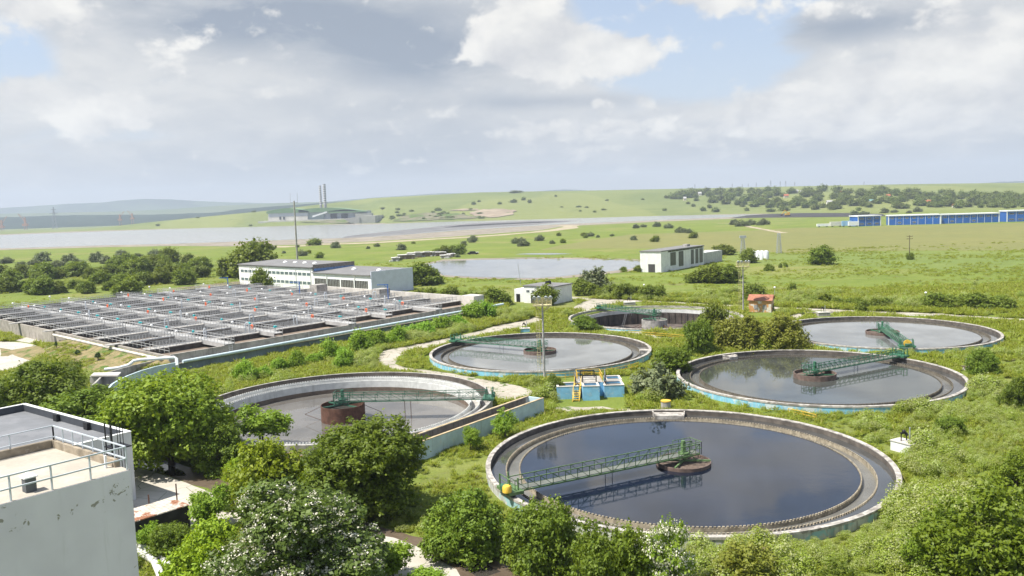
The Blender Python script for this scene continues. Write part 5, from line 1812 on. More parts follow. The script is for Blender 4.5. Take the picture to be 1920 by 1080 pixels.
# excavator on the black spoil heap
p = at(1477, 405.5); k = p.y / F * 1.35
ex = thing('excavator', 'yellow excavator working on the black spoil heap', 'excavator', p)
EXY = mat('excavator_yellow', (.62, .36, .03), .5, var=.1)
w = MB()
for s in (-.8, .8): w.box(p + Vector((0, s * 2, .8)), (7, 1.2, 1.5))
w.build('tracks', BLACK, ex)
w = MB(); w.box(p + Vector((-.6, 0, 3.2)), (6.4, 4.2, 2.6)); w.box(p + Vector((1.8, -.9, 5.3)), (2.2, 1.8, 2.0)); w.build('cab', EXY, ex)
w = MB(); w.beam(p + Vector((2.4, 0, 3.6)), p + Vector((-1.5 - 3, 0, 9.5)), 1.0); w.beam(p + Vector((-4.3, 0, 9.6)), p + Vector((-9, 0, 3.2)), .8); w.build('boom', EXY, ex)
w = MB(); w.box(p + Vector((-9.2, 0, 2.2)), (2.2, 2.2, 2.0)); w.build('bucket', BLACK, ex)

# piled white and grey junk and shacks by the pond
r = random.Random(21)
JM = [mat('junk_white_sheet', (.6, .58, .55), .8, var=.2), mat('junk_grey_board', (.3, .28, .26), .9, var=.3), mat('junk_brown_board', (.2, .15, .11), .9, var=.3)]
for i, (px, py, wd, hg) in enumerate(((742, 489.5, 4, 2.2), (762, 485.5, 9, 2.8), (778, 482.5, 8, 3.2), (795, 481, 9, 3.0), (812, 480, 9, 2.6), (826, 479.5, 6, 2.4), (835, 484, 5, 2.0), (846, 481.5, 4, 2.0))):
    p = at(px, py)
    t = thing('shanty_hut', 'low patched-together hut, %s of the pondside row' % ('first', 'second', 'third', 'fourth', 'fifth', 'sixth', 'seventh', 'last')[i] + ' counted from the building side', 'hut', p, 'patched huts by the pond')
    w = MB(); w.box(p + Z3 * hg * .4, (wd, 5, hg * .8), .2); w.build('wall', JM[1 + i % 2], t)
    w = MB(); w.box(p + Z3 * (hg * .86), (wd + .8, 5.8, .25), .2); w.box(p + Vector((wd * .2, -1, hg * 1.0)), (wd * .4, 2, .3), .5); w.build('roof', JM[0], t)
    w = MB()
    for q in range(4): w.box(p + Vector((r.uniform(-wd, wd) * .6, -3.2 - r.random(), .4)), (r.uniform(.6, 1.6), .8, r.uniform(.5, 1.1)), r.random())
    w.build('scrap', JM[i % 3], t)
# parked car near the shacks
p = at(887, 477)
car = thing('parked_car', 'dark car with white bonnet parked near the pond', 'car', p)
w = MB(); w.box(p + Z3 * .75, (6.5, 2.4, .9)); w.box(p + Vector((-.3, 0, 1.45)), (3.4, 2.2, .8)); w.build('body', BLACK, car)
w = MB(); w.box(p + Vector((2.6, 0, 1.24)), (1.6, 2.2, .12)); w.build('bonnet', WHITE, car)
for x_ in (-2, 2):
    w = MB(); w.tube([p + Vector((x_, -1.25, .5)), p + Vector((x_, 1.25, .5))], .5, 14); w.build('wheel', BLACK, car)

# ================================================================ blue distribution chamber with stairs
dc = at(1108, 750)
dch = thing('distribution_chamber', 'sky-blue concrete chamber with open boxes, black gates and yellow stairs', 'chamber', dc)
def blk(x0, x1, y0, y1, px0, name, z0, z1, m, hollow=0):
    w = MB()
    if not hollow: w.obox(dc + Vector((x0, y0, z0)), (x1 - x0, 0, 0), (0, y1 - y0, 0), (0, 0, z1 - z0))
    else:
        th = .25
        w.obox(dc + Vector((x0, y0, z0)), (x1 - x0, 0, 0), (0, th, 0), (0, 0, z1 - z0)); w.obox(dc + Vector((x0, y1 - th, z0)), (x1 - x0, 0, 0), (0, th, 0), (0, 0, z1 - z0))
        w.obox(dc + Vector((x0, y0 + th, z0)), (th, 0, 0), (0, y1 - y0 - 2 * th, 0), (0, 0, z1 - z0)); w.obox(dc + Vector((x1 - th, y0 + th, z0)), (th, 0, 0), (0, y1 - y0 - 2 * th, 0), (0, 0, z1 - z0))
    w.build(name, m, dch)
    if hollow:
        w = MB(); w.obox(dc + Vector((x0 + .25, y0 + .25, z0)), (x1 - x0 - .5, 0, 0), (0, y1 - y0 - .5, 0), (0, 0, z1 - z0 - .28)); w.build('box_floor', CONC_D, dch)
        w = MB()
        for (a_, b_, c_, d_) in ((x0 - .03, x1 + .03, y0 - .03, y0 + .28), (x0 - .03, x1 + .03, y1 - .28, y1 + .03), (x0 - .03, x0 + .28, y0 + .281, y1 - .281), (x1 - .28, x1 + .03, y0 + .281, y1 - .281)):
            w.obox(dc + Vector((a_, c_, z1 + .002)), (b_ - a_, 0, 0), (0, d_ - c_, 0), (0, 0, .09))
        w.build('coping', CONC_L, dch)
blk(-1.1, 1.2, -.3, 2.2, 0, 'front_box', -.2, 1.95, BLUEPAINT, 1)
blk(-4.6, -1.6, .9, 3.6, 0, 'side_box', -.2, 1.75, BLUEPAINT, 1)
blk(2.0, 4.8, 1.2, 4.2, 0, 'side_box', -.2, 1.65, BLUEPAINT, 1)
blk(2.6, 4.9, 4.3, 7.2, 0, 'rear_box', -.2, 1.75, BLUEPAINT, 1)
blk(-1.58, 1.98, 2.21, 6.4, 0, 'core', -.2, 1.9, BLUEPAINT)
w = MB(); w.obox(dc + Vector((-1.65, 2.3, 1.905)), (3.7, 0, 0), (0, 4.2, 0), (0, 0, .1)); w.build('platform', CONC, dch)
w = MB()
for cx, cy, ww in ((.05, 2.15, 1.9), (.05, 5.4, 2.0)):
    for s in (-1, 1): w.beam(dc + Vector((cx + s * ww / 2, cy, 1.4)), dc + Vector((cx + s * ww / 2, cy, 3.0)), .14)
    w.beam(dc + Vector((cx - ww / 2, cy, 3.0)), dc + Vector((cx + ww / 2, cy, 3.0)), .14); w.beam(dc + Vector((cx - ww / 2, cy, 2.4)), dc + Vector((cx + ww / 2, cy, 2.4)), .05)
w.obox(dc + Vector((-.75, 2.1, 1.1)), (1.6, 0, 0), (0, .07, 0), (0, 0, .95))
w.build('sluice_gate', BLACK, dch)
for s, cx, cy in ((-1, -1.9, 2.3), (1, 2.3, 2.7)):
    w = MB()
    w.beam(dc + Vector((cx, cy - 1.0, 1.2)), dc + Vector((cx, cy - 1.0, 3.1)), .1); w.beam(dc + Vector((cx, cy + .9, 1.2)), dc + Vector((cx, cy + .9, 3.1)), .1)
    w.beam(dc + Vector((cx, cy - 1.0, 2.4)), dc + Vector((cx, cy + .9, 2.4)), .14)
    w.obox(dc + Vector((cx - .04, cy - .9, .9)), (.08, 0, 0), (0, 1.7, 0), (0, 0, 1.1))
    w.build('sluice_gate', BLACK, dch)
    w = MB(); w.tube([dc + Vector((cx, cy - .05, 2.3)), dc + Vector((cx, cy - .05, 3.7))], .08, 8); w.build('gate_spindle', GALV, dch)
w = MB()
for s in (-.45, .45):
    w.beam(dc + Vector((-2.15 + s, -.7, 0)), dc + Vector((-1.55 + s, 2.2, 1.95)), .12, .16)
    w.beam(dc + Vector((-2.15 + s, -.7, .95)), dc + Vector((-1.55 + s, 2.2, 2.9)), .06)
    for f in (0, .5, 1): w.beam(dc + Vector((-2.15 + s + .6 * f, -.7 + 2.9 * f, 1.95 * f)), dc + Vector((-2.15 + s + .6 * f, -.7 + 2.9 * f, 1.95 * f + .95)), .06)
for i in range(8):
    f = (i + .5) / 8
    w.box(dc + Vector((-2.15 + .6 * f, -.7 + 2.9 * f, 1.95 * f + .08)), (.85, .26, .06))
w.build('stairs', YELLOW, dch)
w = MB(); w.rail([dc + Vector((1.9, 2.4, 2.0)), dc + Vector((1.9, 6.3, 2.0)), dc + Vector((-1.5, 6.3, 2.0)), dc + Vector((-1.5, 3.6, 2.0))], 1.05, 1.0, .06); w.build('railing', YELLOW, dch)

# valve chambers: little concrete boxes with a hand-wheel stand
def valve_box(px, py, sx, sy, hz_, label, m, ang=0.0):
    p = at(px, py)
    t = thing('valve_chamber', label, 'valve box', p, 'valve chambers')
    w = MB(); w.box(p + Z3 * (hz_ / 2 - .1), (sx, sy, hz_ + .2), ang); w.build('box', m, t)
    w = MB(); w.box(p + Z3 * (hz_ + .05), (sx + .12, sy + .12, .09), ang); w.box(p + Vector((sx * .15, -.1, hz_ + .13)), (sx * .4, sy * .5, .06), ang); w.build('lid', CONC_L, t)
    q = p + Vector((-.15, 0, hz_ + .1))
    w = MB()
    for s in (-.28, .28): w.beam(q + Vector((s, 0, 0)), q + Vector((s, 0, .9)), .09)
    w.beam(q + Vector((-.35, 0, .85)), q + Vector((.35, 0, .85)), .16); w.sphere(q + Vector((0, 0, 1.02)), .2, 10, 6); w.sphere(q + Vector((.3, 0, .7)), .17, 8, 6)
    w.build('gear_stand', BLACK, t)
    w = MB(); w.tube([q + Vector((.62, 0, -.1)), q + Vector((.62, 0, 1.45))], .07, 8); w.build('spindle_tube', GALV, t)


valve_box(984, 622, 2.1, 1.6, .75, 'blue valve chamber on grass behind the mast tank', BLUEPAINT)
valve_box(1180, 572, 3.0, 2.2, .8, 'grey valve chamber at far side of the empty tank', CONC)
valve_box(1543, 592, 2.6, 2.0, .8, 'grey valve chamber behind the far right tank', CONC)
valve_box(1697, 846, 1.6, 2.3, 1.0, 'white valve chamber in weeds right of the largest tank', OLDWHITE, .5)
p = at(1817, 692)
t = thing('concrete_manhole', 'low stacked concrete slabs with short post in right-hand grass', 'manhole', p)
w = MB(); w.box(p + Z3 * .15, (2.2, 1.6, .5), .15); w.box(p + Vector((1.2, -.6, .12)), (2.0, 1.3, .3), .15); w.build('base', CONC_L, t)
w = MB(); w.box(p + Vector((-.2, .1, .48)), (2.0, .5, .12), .12); w.box(p + Vector((-.1, -.5, .46)), (2.1, .4, .1), .18); w.build('cover', RUSTWOOD, t)
w = MB(); w.tube([p + Vector((-.2, .5, .4)), p + Vector((-.2, .5, 1.5))], .09, 8); w.build('post', GALV, t)
p = at(1248.5, 769)
t = thing('well_ring', 'round concrete well ring with yellow cap beyond the largest tank', 'well', p)
w = MB(); w.lathe([(.62, -.2), (.62, 1.15), (.5, 1.15), (.5, -.2)], p, 28, closed=True); w.lathe([(.72, .0), (.72, .35)], p, 28); w.build('ring', CONC, t, True)
w = MB(); w.lathe([(.66, 1.152), (.66, 1.3), (.3, 1.36), (.01, 1.37)], p, 28); w.build('cap', YELLOW, t, True)

# yellow railings in the grass
def yrail(pxs, label, h=1.1, sp=1.4, ground=GZ, t_=.07):
    pts = [at(x_, y_, ground) for x_, y_ in pxs]
    w = MB(); w.rail(pts, h, sp, t_)
    return one(w, 'yellow_railing', YELLOW, label, 'railing', 'yellow railings')


yrail([(1025, 712), (1060, 712), (1110, 708), (1150, 702), (1196, 692)], 'yellow railing curving along the tank edge behind blue chamber', 1.0, 1.6)
yrail([(1178, 627.5), (1220, 631), (1260, 634), (1290, 637)], 'low yellow railing on grass before the empty tank', .8, 2.6)
yrail([(520, 872), (560, 866), (600, 856), (640, 846)], 'yellow railing beside the grey water tank near big dark tree', 1.1, 1.2)
yrail([(1478, 776), (1506, 782), (1530, 788)], 'short bent yellow rail in weeds above the largest tank', .7, 2.4)
# ================================================================ vegetation
def leaf_obj_mesh(name, P, N, size, tint, m, aspect=1.7, T=None, smooth=False):
    """a mesh of small leaf-shaped faces"""
    n = len(P)
    N = norm(N)
    rt = rng.normal(size=(n, 3)) if T is None else T
    t_ = norm(np.cross(N, np.cross(rt, N)) + 1e-6)
    b_ = np.cross(N, t_)
    s = np.broadcast_to(np.asarray(size, float).reshape(-1, 1), (n, 1))
    A = P - t_ * s * aspect * .5; B_ = P + b_ * s * .5 + N * s * .12; D = P + t_ * s * aspect * .5; E_ = P - b_ * s * .5 + N * s * .12
    V = np.stack([A, E_, D, B_], 1).reshape(-1, 3)
    Fc = np.arange(4 * n).reshape(n, 4)
    me = bpy.data.meshes.new(name)
    np_mesh(me, V, Fc)
    at_ = me.attributes.new('tint', 'FLOAT', 'FACE')
    at_.data.foreach_set('value', np.clip(tint, 0, 1).astype(np.float32))
    me.materials.append(m)
    return me


def rsphere(n):
    return norm(rng.normal(size=(n, 3)))


def crown_points(rx, ry, z0, z1, lobes, n, lobe_r=(.26, .42), flat=.75, shell=.42, taper=0.0, outer=.62):
    """points and outward normals of a crown made of uneven leafy lobes; returns also the lobe centres"""
    c = []
    zc = (z0 + z1) / 2; rz = (z1 - z0) / 2
    for i in range(lobes):
        d = rsphere(1)[0]
        if d[2] < -.55: d[2] *= .4
        rr = outer * (.35 + .65 * rng.random() ** .5)
        k = 1 - taper * (d[2] * .5 + .5)
        c.append((d[0] * rx * rr * k, d[1] * ry * rr * k, zc + d[2] * rz * rr, rng.uniform(*lobe_r)))
    c = np.array(c)
    w = c[:, 3] ** 2; w /= w.sum()
    li = rng.choice(lobes, n, p=w)
    d = rsphere(n)
    d[:, 2] = np.where(d[:, 2] < -.3, d[:, 2] * .5, d[:, 2]); d = norm(d)
    rad = shell + (1 - shell) * rng.random(n) ** .45 + np.where(rng.random(n) < .07, rng.random(n) * .28, 0)
    R = c[li, 3] * (rx + ry) / 2
    P = c[li, :3] + d * (rad * R)[:, None] * np.array([1, 1, flat])
    lt = rng.random(lobes)[li]
    keep = P[:, 2] > .02
    return P[keep], d[keep], lt[keep], c


def crown_mesh(name, m, rx, ry, z0, z1, lobes, n, leaf, up=.6, rnd=.75, **kw):
    per = kw.pop('per', 11)
    P, d, lt, c = crown_points(rx, ry, z0, z1, lobes, n // per, **kw)
    # every point carries a small leafy spray of its own
    ct = rng.random(len(P))
    spray = norm(d + rng.normal(size=P.shape) * .5 + np.array([0, 0, .25]))
    k = np.repeat(np.arange(len(P)), per)
    L = leaf * rng.uniform(1.2, 3.6, len(P))[k]
    P2 = P[k] + spray[k] * (L * rng.uniform(-.4, 1.0, len(k)))[:, None] + rng.normal(size=(len(k), 3)) * (leaf * .75)
    N = d[k] * .5 + np.array([0, 0, up]) + rng.normal(size=(len(P), 3))[k] * .35 + rng.normal(size=P2.shape) * rnd * .55
    tint = lt[k] * .25 + ct[k] * .35 + rng.random(len(k)) * .4
    P = P2
    ok_ = P[:, 2] > .0
    P, N, tint = P[ok_], N[ok_], tint[ok_]
    me = leaf_obj_mesh(name, P, N, leaf * rng.uniform(.65, 1.3, len(P)), tint, m)
    return me, c


def trunk_mesh(name, h, r, cent, n_limb=7, base=.0, multi=1):
    mb = MB()
    rr = random.Random(int(h * 100) + n_limb)
    cs = sorted(range(len(cent)), key=lambda i: rr.random())[:n_limb]
    for q in range(multi):
        off = Vector((rr.uniform(-.4, .4), rr.uniform(-.4, .4), 0)) * (multi > 1) * r * 6
        p0 = off + Vector((0, 0, -.25)); p1 = off * 1.5 + Vector((rr.uniform(-.1, .1) * h * .3, rr.uniform(-.1, .1) * h * .3, h * .38)); p2 = off * 1.6 + Vector((0, 0, h * .52))
        mb.tube([p0, (p0 + p1) / 2, Vector((p1.x, p1.y, h * .34)), p2], [r * 1.25, r, r * .8, r * .25], 8)
    for i in cs:
        e = Vector(cent[i][:3]); s = Vector((0, 0, h * rr.uniform(.22, .45)))
        mid = (s + e) / 2 + Vector((0, 0, -h * .04))
        mb.tube([s, mid, e], [r * .5, r * .34, r * .12], 6)
    me_o = mb.build(name, BARK, None, True, local=True)
    me = me_o.data
    bpy.data.objects.remove(me_o)
    return me


L_WALNUT = leafmat('walnut_leaves', (.070, .126, .017), (.165, .225, .029), trans=.35)
L_DENSE = leafmat('dense_leaves', (.044, .086, .012), (.115, .172, .020), trans=.32)
L_FLOWER = leafmat('flowering_tree_leaves', (.040, .072, .020), (.085, .130, .036), trans=.26)
L_BLOSS = leafmat('white_blossom', (.35, .365, .47), (.43, .45, .59), trans=.2)
L_LIGHT = leafmat('light_leaves', (.085, .170, .022), (.160, .250, .035), trans=.35)
L_BUSH = leafmat('bush_leaves', (.048, .090, .014), (.118, .168, .024), trans=.33)
L_YELLOW = leafmat('yellow_green_leaves', (.085, .150, .012), (.190, .255, .022), trans=.32)
L_TAM = leafmat('tamarisk_plumes', (.090, .125, .022), (.175, .200, .050), (.30, .26, .12), trans=.35)
L_SILVER = leafmat('silvery_leaves', (.060, .090, .055), (.115, .140, .105), trans=.15)
L_MID = leafmat('mid_leaves', (.052, .088, .014), (.125, .165, .024), trans=.32)
L_FARM = leafmat('far_leaves', (.050, .078, .018), (.095, .125, .030), trans=.25)
L_SHRUB = leafmat('elder_leaves', (.095, .185, .022), (.165, .27, .04), (.3, .38, .11), trans=.35)
L_HERB = leafmat('tall_herb', (.120, .180, .032), (.205, .26, .062), (.42, .45, .20), trans=.4)
L_GRASS = leafmat('grass_blades', (.105, .150, .020), (.195, .23, .042), (.29, .25, .11), trans=.4)
L_CONE = leafmat('conifer_needles', (.018, .042, .014), (.045, .085, .024), trans=.1)

PROTO = {}


def proto(key, variants, has_trunk=True, dims=None):
    PROTO[key] = (variants, dims)


def mk(key, nm, m, rx, ry, z0, z1, lobes, n, leaf, nvar=1, limb=7, tr=.16, multi=1, bloss=0, leafname='crown', **kw):
    vs = []
    for v in range(nvar):
        me, c = crown_mesh(nm + '_crown', m, rx, ry, z0, z1, lobes, n, leaf, **kw)
        tm = trunk_mesh(nm + '_trunk', z1, tr, c, limb, multi=multi)
        bm_ = None
        if bloss:
            P, d, lt, _ = crown_points(rx * 1.0, ry * 1.0, z0, z1, 1, 1)
            # clusters sit on the outside of the same lobes
            li = rng.choice(len(c), bloss // 9)
            d0 = rsphere(len(li)); d0[:, 2] = np.abs(d0[:, 2]) * 1.0 - .25; d0 = norm(d0)
            R = c[li, 3] * (rx + ry) / 2
            P0 = c[li, :3] + d0 * (R * rng.uniform(.94, 1.10, len(li)))[:, None] * np.array([1, 1, kw.get('flat', .75)])
            PP = np.repeat(P0, 9, 0) + rng.normal(size=(len(P0) * 9, 3)) * .11 * np.array([1, 1, .6])
            N = np.repeat(d0, 9, 0) + rng.normal(size=PP.shape) * .7
            bm_ = leaf_obj_mesh(nm + '_blossom', PP, N, rng.uniform(.055, .115, len(PP)), rng.random(len(PP)) * .8, L_BLOSS, aspect=1.3)
        vs.append((me, tm, bm_))
    co_ = np.zeros(len(vs[0][0].vertices) * 3, np.float32); vs[0][0].vertices.foreach_get('co', co_)
    co_ = co_.reshape(-1, 3)
    if key == 'cone':
        for me_, _, _ in vs:
            q = np.zeros(len(me_.vertices) * 3, np.float32); me_.vertices.foreach_get('co', q); q = q.reshape(-1, 3)
            f_ = np.clip(1.15 - q[:, 2:3] / q[:, 2].max(), .08, 1); q[:, :2] *= f_; me_.vertices.foreach_set('co', q.ravel())
    PROTO[key] = (vs, (2 * float(np.percentile(np.abs(co_[:, 0]), 98)), float(np.percentile(co_[:, 2], 99.6))), nm)


mk('walnut', 'walnut_tree', L_WALNUT, 6.0, 6.0, -3.5, 10.6, 52, 44000, .21, limb=9, tr=.24, lobe_r=(.18, .36), shell=.4, per=8)
mk('dense', 'broadleaf_tree', L_DENSE, 5.4, 5.4, -3.0, 9.6, 60, 46000, .16, nvar=2, limb=9, tr=.22, lobe_r=(.14, .32), shell=.42)
mk('flower', 'flowering_tree', L_FLOWER, 5.4, 5.2, -3.0, 9.2, 64, 40000, .16, limb=9, tr=.22, lobe_r=(.14, .28), bloss=22000, shell=.5)
mk('light', 'slender_tree', L_LIGHT, 3.0, 3.0, -.6, 5.4, 26, 5600, .17, nvar=3, limb=10, tr=.08, lobe_r=(.14, .30), shell=.2, multi=3, per=8)
mk('bush', 'leafy_bush', L_BUSH, 3.6, 3.4, -3.2, 5.2, 44, 24000, .135, nvar=4, limb=8, tr=.09, lobe_r=(.14, .34), multi=3)
mk('ybush', 'yellow_green_bush', L_YELLOW, 3.2, 3.0, -2.8, 4.6, 36, 15000, .14, nvar=2, limb=8, tr=.08, lobe_r=(.14, .32), multi=3)
L_CORNER = leafmat('scrub_leaves', (.055, .100, .010), (.115, .165, .018), trans=.35)
mk('corner', 'scrubby_tree', L_CORNER, 3.8, 3.6, -3.4, 6.6, 60, 26000, .125, nvar=2, limb=10, tr=.09, lobe_r=(.12, .28), multi=3, shell=.25, per=8)
mk('wbush', 'white_flowering_bush', L_LIGHT, 2.6, 2.6, -2.4, 5.0, 30, 9000, .13, limb=7, tr=.07, lobe_r=(.16, .32), multi=3, bloss=8000)
mk('tam', 'tamarisk_bush', L_TAM, 5.0, 4.2, -3.0, 5.0, 90, 24000, .17, limb=8, tr=.09, lobe_r=(.10, .24), multi=3, up=.8, flat=1.0, shell=.2)
mk('silver', 'silvery_shrub', L_SILVER, 1.6, 1.6, -1.2, 2.6, 22, 4200, .15, nvar=2, limb=4, tr=.07, multi=2)
mk('mid', 'bushy_tree', L_MID, 3.4, 3.3, -2.4, 6.6, 34, 6600, .30, nvar=5, limb=6, tr=.15, lobe_r=(.16, .38), per=8)
mk('midbush', 'round_shrub', L_MID, 2.0, 2.0, -1.6, 2.6, 20, 3000, .22, nvar=4, limb=4, tr=.08, multi=2, lobe_r=(.16, .36), per=8)
mk('far', 'hillside_tree', L_FARM, 5.2, 5.0, -2.5, 8.6, 18, 900, 1.0, nvar=4, limb=3, tr=.25, lobe_r=(.2, .42), per=5)
mk('shrub', 'light_green_shrub', L_SHRUB, 2.2, 2.1, -1.6, 2.7, 32, 7000, .15, nvar=4, limb=5, tr=.06, multi=3, lobe_r=(.14, .32), per=8)
mk('cone', 'small_conifer', L_CONE, .9, .9, .0, 2.0, 16, 1600, .14, limb=3, tr=.06, taper=.8, lobe_r=(.25, .4))
VN = {}


def plant(kind, px, py, wpx, hpx, label, cat='tree', group=None, name=None, p=None, rz=None):
    vs, (w0, h0), nm = PROTO[kind]
    if p is None:
        p = at(px, py)
        if px < 330 and 600 < py < 720:
            for _ in range(6): p = at(px, py, bank_z(p.x, p.y))
    k = VN.get(kind, 0); VN[kind] = k + 1
    crown, trunk, bl_ = vs[k % len(vs)]
    q_ = .88 if p.y < 140 else .94
    sx = q_ * wpx * p.y / F / w0; sz = q_ * hpx * p.y / F / h0
    t = thing(name or nm, label, cat, p, group, rng.uniform(0, 2 * PI) if rz is None else rz)
    t.scale = (sx, sx, sz)
    for nm_, me in (('trunk', trunk), ('crown', crown), ('blossom', bl_)):
        if me is None: continue
        o = bpy.data.objects.new(nm_, me)
        C.objects.link(o); o.parent = t
    return t


# --- named foreground trees and bushes ------------------------------------------
plant('walnut', 322, 872, 222, 196, 'broad light-green tree just right of the lower grey-roofed wing')
plant('dense', 682, 966, 226, 205, 'big dark green tree hiding the left end of the blue channel')
plant('flower', 556, 1150, 326, 285, 'large dark tree covered in white blossom at bottom of photo')
plant('light', 487, 834, 104, 82, 'small airy light-green tree before the grey water tank')
plant('light', 946, 824, 50, 62, 'young tree against the blue channel, nearer its open end', 'tree', 'saplings against the blue channel')
plant('light', 884, 846, 42, 50, 'smallest sapling against the blue channel', 'tree', 'saplings against the blue channel')
plant('bush', 878, 1036, 176, 136, 'leafy bush left of the big tank bridge end, beside wet road', 'bush')
plant('bush', 1014, 1070, 168, 158, 'dark bush overlapping the bridge end of the largest tank', 'bush')
plant('bush', 1150, 1125, 175, 190, 'tall ragged bush hiding near rim of the largest tank', 'bush')
plant('wbush', 1250, 1130, 118, 180, 'slim bush with white flower spikes before the largest tank', 'bush')
plant('ybush', 500, 950, 160, 140, 'yellow-green bush left of the big dark tree', 'bush')
plant('bush', 412, 882, 120, 92, 'dark low bush under right side of broad light-green tree', 'bush')
plant('bush', 600, 935, 120, 105, 'bush wedged between yellow-green bush and big dark tree', 'bush')
plant('ybush', 446, 898, 60, 46, 'small yellowish bush beside the puddled road', 'bush')
plant('light', 396, 988, 84, 92, 'thin leafy sapling on the pavement by the rusty shed', 'tree')
plant('ybush', 385, 1085, 150, 128, 'bright green bush between rusty shed and white-blossom tree', 'bush')
plant('bush', 318, 1045, 100, 76, 'grey-green bush in front of the rusty shed', 'bush')
plant('light', 285, 1030, 60, 56, 'little leafy plant by white block and shed', 'plant')
plant('light', 735, 1085, 100, 82, 'sparse dark shrub at right edge of the white-blossom tree', 'bush')
plant('light', 800, 1112, 90, 56, 'sparse sapling on pavement at bottom edge of photo', 'bush')
plant('corner', 1862, 1130, 240, 270, 'big bushy tree filling the lower right corner', 'tree')
plant('corner', 1765, 1090, 120, 170, 'slimmer bushy tree left of the lower right corner tree', 'tree')
plant('corner', 1905, 960, 110, 130, 'bush at right edge behind the corner tree', 'bush')
plant('tam', 1400, 1110, 170, 105, 'brownish feathery bush below the largest tank', 'bush')
plant('bush', 1590, 1150, 150, 110, 'green bush at bottom edge between feathery bush and corner tree', 'bush')
plant('bush', 1905, 765, 60, 62, 'dark bush at right edge beyond the weeds', 'bush')
plant('bush', 1842, 700, 62, 52, 'green bush in right-hand grass above stacked concrete slabs', 'bush')
plant('bush', 1780, 815, 60, 40, 'low dark bush among weeds right of the white valve chamber', 'bush')
for i, (px, py, w_, h_, lab) in enumerate(((20, 792, 120, 110, 'dark bush at left edge behind the grey-roofed wing'), (96, 788, 190, 118, 'wide dark bush left of the curved channel'), (166, 812, 190, 94, 'dark spreading bush directly behind the grey-roofed wing'),
                                          (70, 720, 80, 46, 'dark bush beside the pale concrete apron'), (125, 718, 70, 52, 'dark leafy bush near two small conifers'), (205, 800, 90, 80, 'dark bush squeezed before the broad light-green tree'))):
    plant('bush', px, py, w_, h_, lab, 'bush', 'dark bushes behind the grey-roofed wing')
# middle ground, named
plant('bush', 1040, 742, 42, 46, 'dark bush growing at the foot of nearer floodlight mast', 'bush')
plant('silver', 1234, 744, 92, 76, 'round silvery green bush right of blue chamber', 'bush')
plant('bush', 1256, 698, 88, 56, 'dark green thicket left of the brownish feathery hedge', 'bush')
plant('bush', 1310, 664, 66, 78, 'dark round tree left of the brownish feathery hedge', 'tree')
plant('mid', 1336, 640, 52, 74, 'tree just behind the round tree beside drained tank', 'tree')
plant('tam', 1388, 652, 108, 64, 'brownish feathery hedge, left half', 'hedge bush', 'brownish feathery hedge')
plant('tam', 1465, 652, 112, 64, 'brownish feathery hedge, right half by far right tank', 'hedge bush', 'brownish feathery hedge')
plant('ybush', 1434, 656, 40, 26, 'bright green bush at foot of the brownish feathery hedge', 'bush')
plant('mid', 937, 571, 44, 36, 'round dark bush left of the small white building', 'bush')
plant('mid', 1023, 572, 44, 38, 'round tree standing before the small white building', 'tree')
plant('bush', 1098, 622, 56, 30, 'bush growing against left rim of the empty tank', 'bush')
plant('mid', 793, 534, 58, 42, 'dark tree right of the long white building gable', 'tree')
plant('mid', 812, 532, 34, 30, 'smaller round tree right of the gable tree', 'tree')
plant('mid', 475, 520, 84, 72, 'largest round tree behind the long white building', 'tree')
plant('mid', 430, 520, 46, 42, 'dark tree left of largest round tree behind the long building', 'tree')
plant('mid', 492, 548, 40, 44, 'leafy tree before the windows of the long white building', 'tree')
plant('mid', 1540, 496, 46, 36, 'lone round tree in the middle of the green meadow', 'tree')
plant('mid', 1403, 493, 30, 28, 'dark tree beside the white storage tanks', 'tree')
plant('mid', 1358, 478, 40, 20, 'dark bush behind the pond hall annex', 'bush')
for px, w_, h_ in ((1305, 40, 26), (1335, 52, 34), (1362, 50, 34)):
    plant('mid', px, 530, w_, h_, 'dense green bush below the pond hall' + {1305: ', left of three', 1335: ', middle of three', 1362: ', right of three'}[px], 'bush', 'bushes below the pond hall')
plant('midbush', 1485, 548, 18, 19, 'small dark round bush in the meadow above the hedge', 'bush')
plant('mid', 1416, 562, 42, 32, 'dark bush behind the farther floodlight mast', 'bush')
plant('midbush', 1236, 556, 20, 24, 'dark bush on grass right of a short lamp post', 'bush')
plant('mid', 1617, 586, 26, 24, 'dark bush beside the white path near far right tank', 'bush')
plant('midbush', 1822, 604, 22, 12, 'low brownish bush by the white path, far right', 'bush')
plant('midbush', 1444, 583, 14, 16, 'little bush at front of the tiled hut', 'bush')
plant('silver', 1112, 548, 60, 48, 'feathery grey-green willow by the pond', 'tree')
plant('midbush', 1169, 510, 14, 11, 'small light bush on pond shore, left of two', 'bush')
plant('midbush', 1196, 510, 18, 14, 'small light bush on pond shore beside the hall', 'bush')
plant('midbush', 1442, 508, 20, 18, 'light bush below the white storage tanks', 'bush')
plant('midbush', 1463, 502, 8, 9, 'tiny dark shrub in meadow, left of a pair', 'bush')
plant('midbush', 1473, 501, 9, 10, 'tiny dark shrub in meadow, right of a pair', 'bush')
plant('midbush', 1706, 487, 14, 15, 'bush at foot of the power pole', 'bush')
plant('cone', 146, 667, 14, 13, 'small dark cone-shaped conifer on dry ground, left one', 'conifer', 'small conifers')
plant('cone', 184, 673, 15, 14, 'small dark cone-shaped conifer on dry ground, right one', 'conifer', 'small conifers')
plant('cone', 106, 652, 7, 14, 'narrow dark column conifer by the basin kerb', 'conifer', 'small conifers')
# hedge rows and thickets (members that nothing tells apart)
r = random.Random(11)


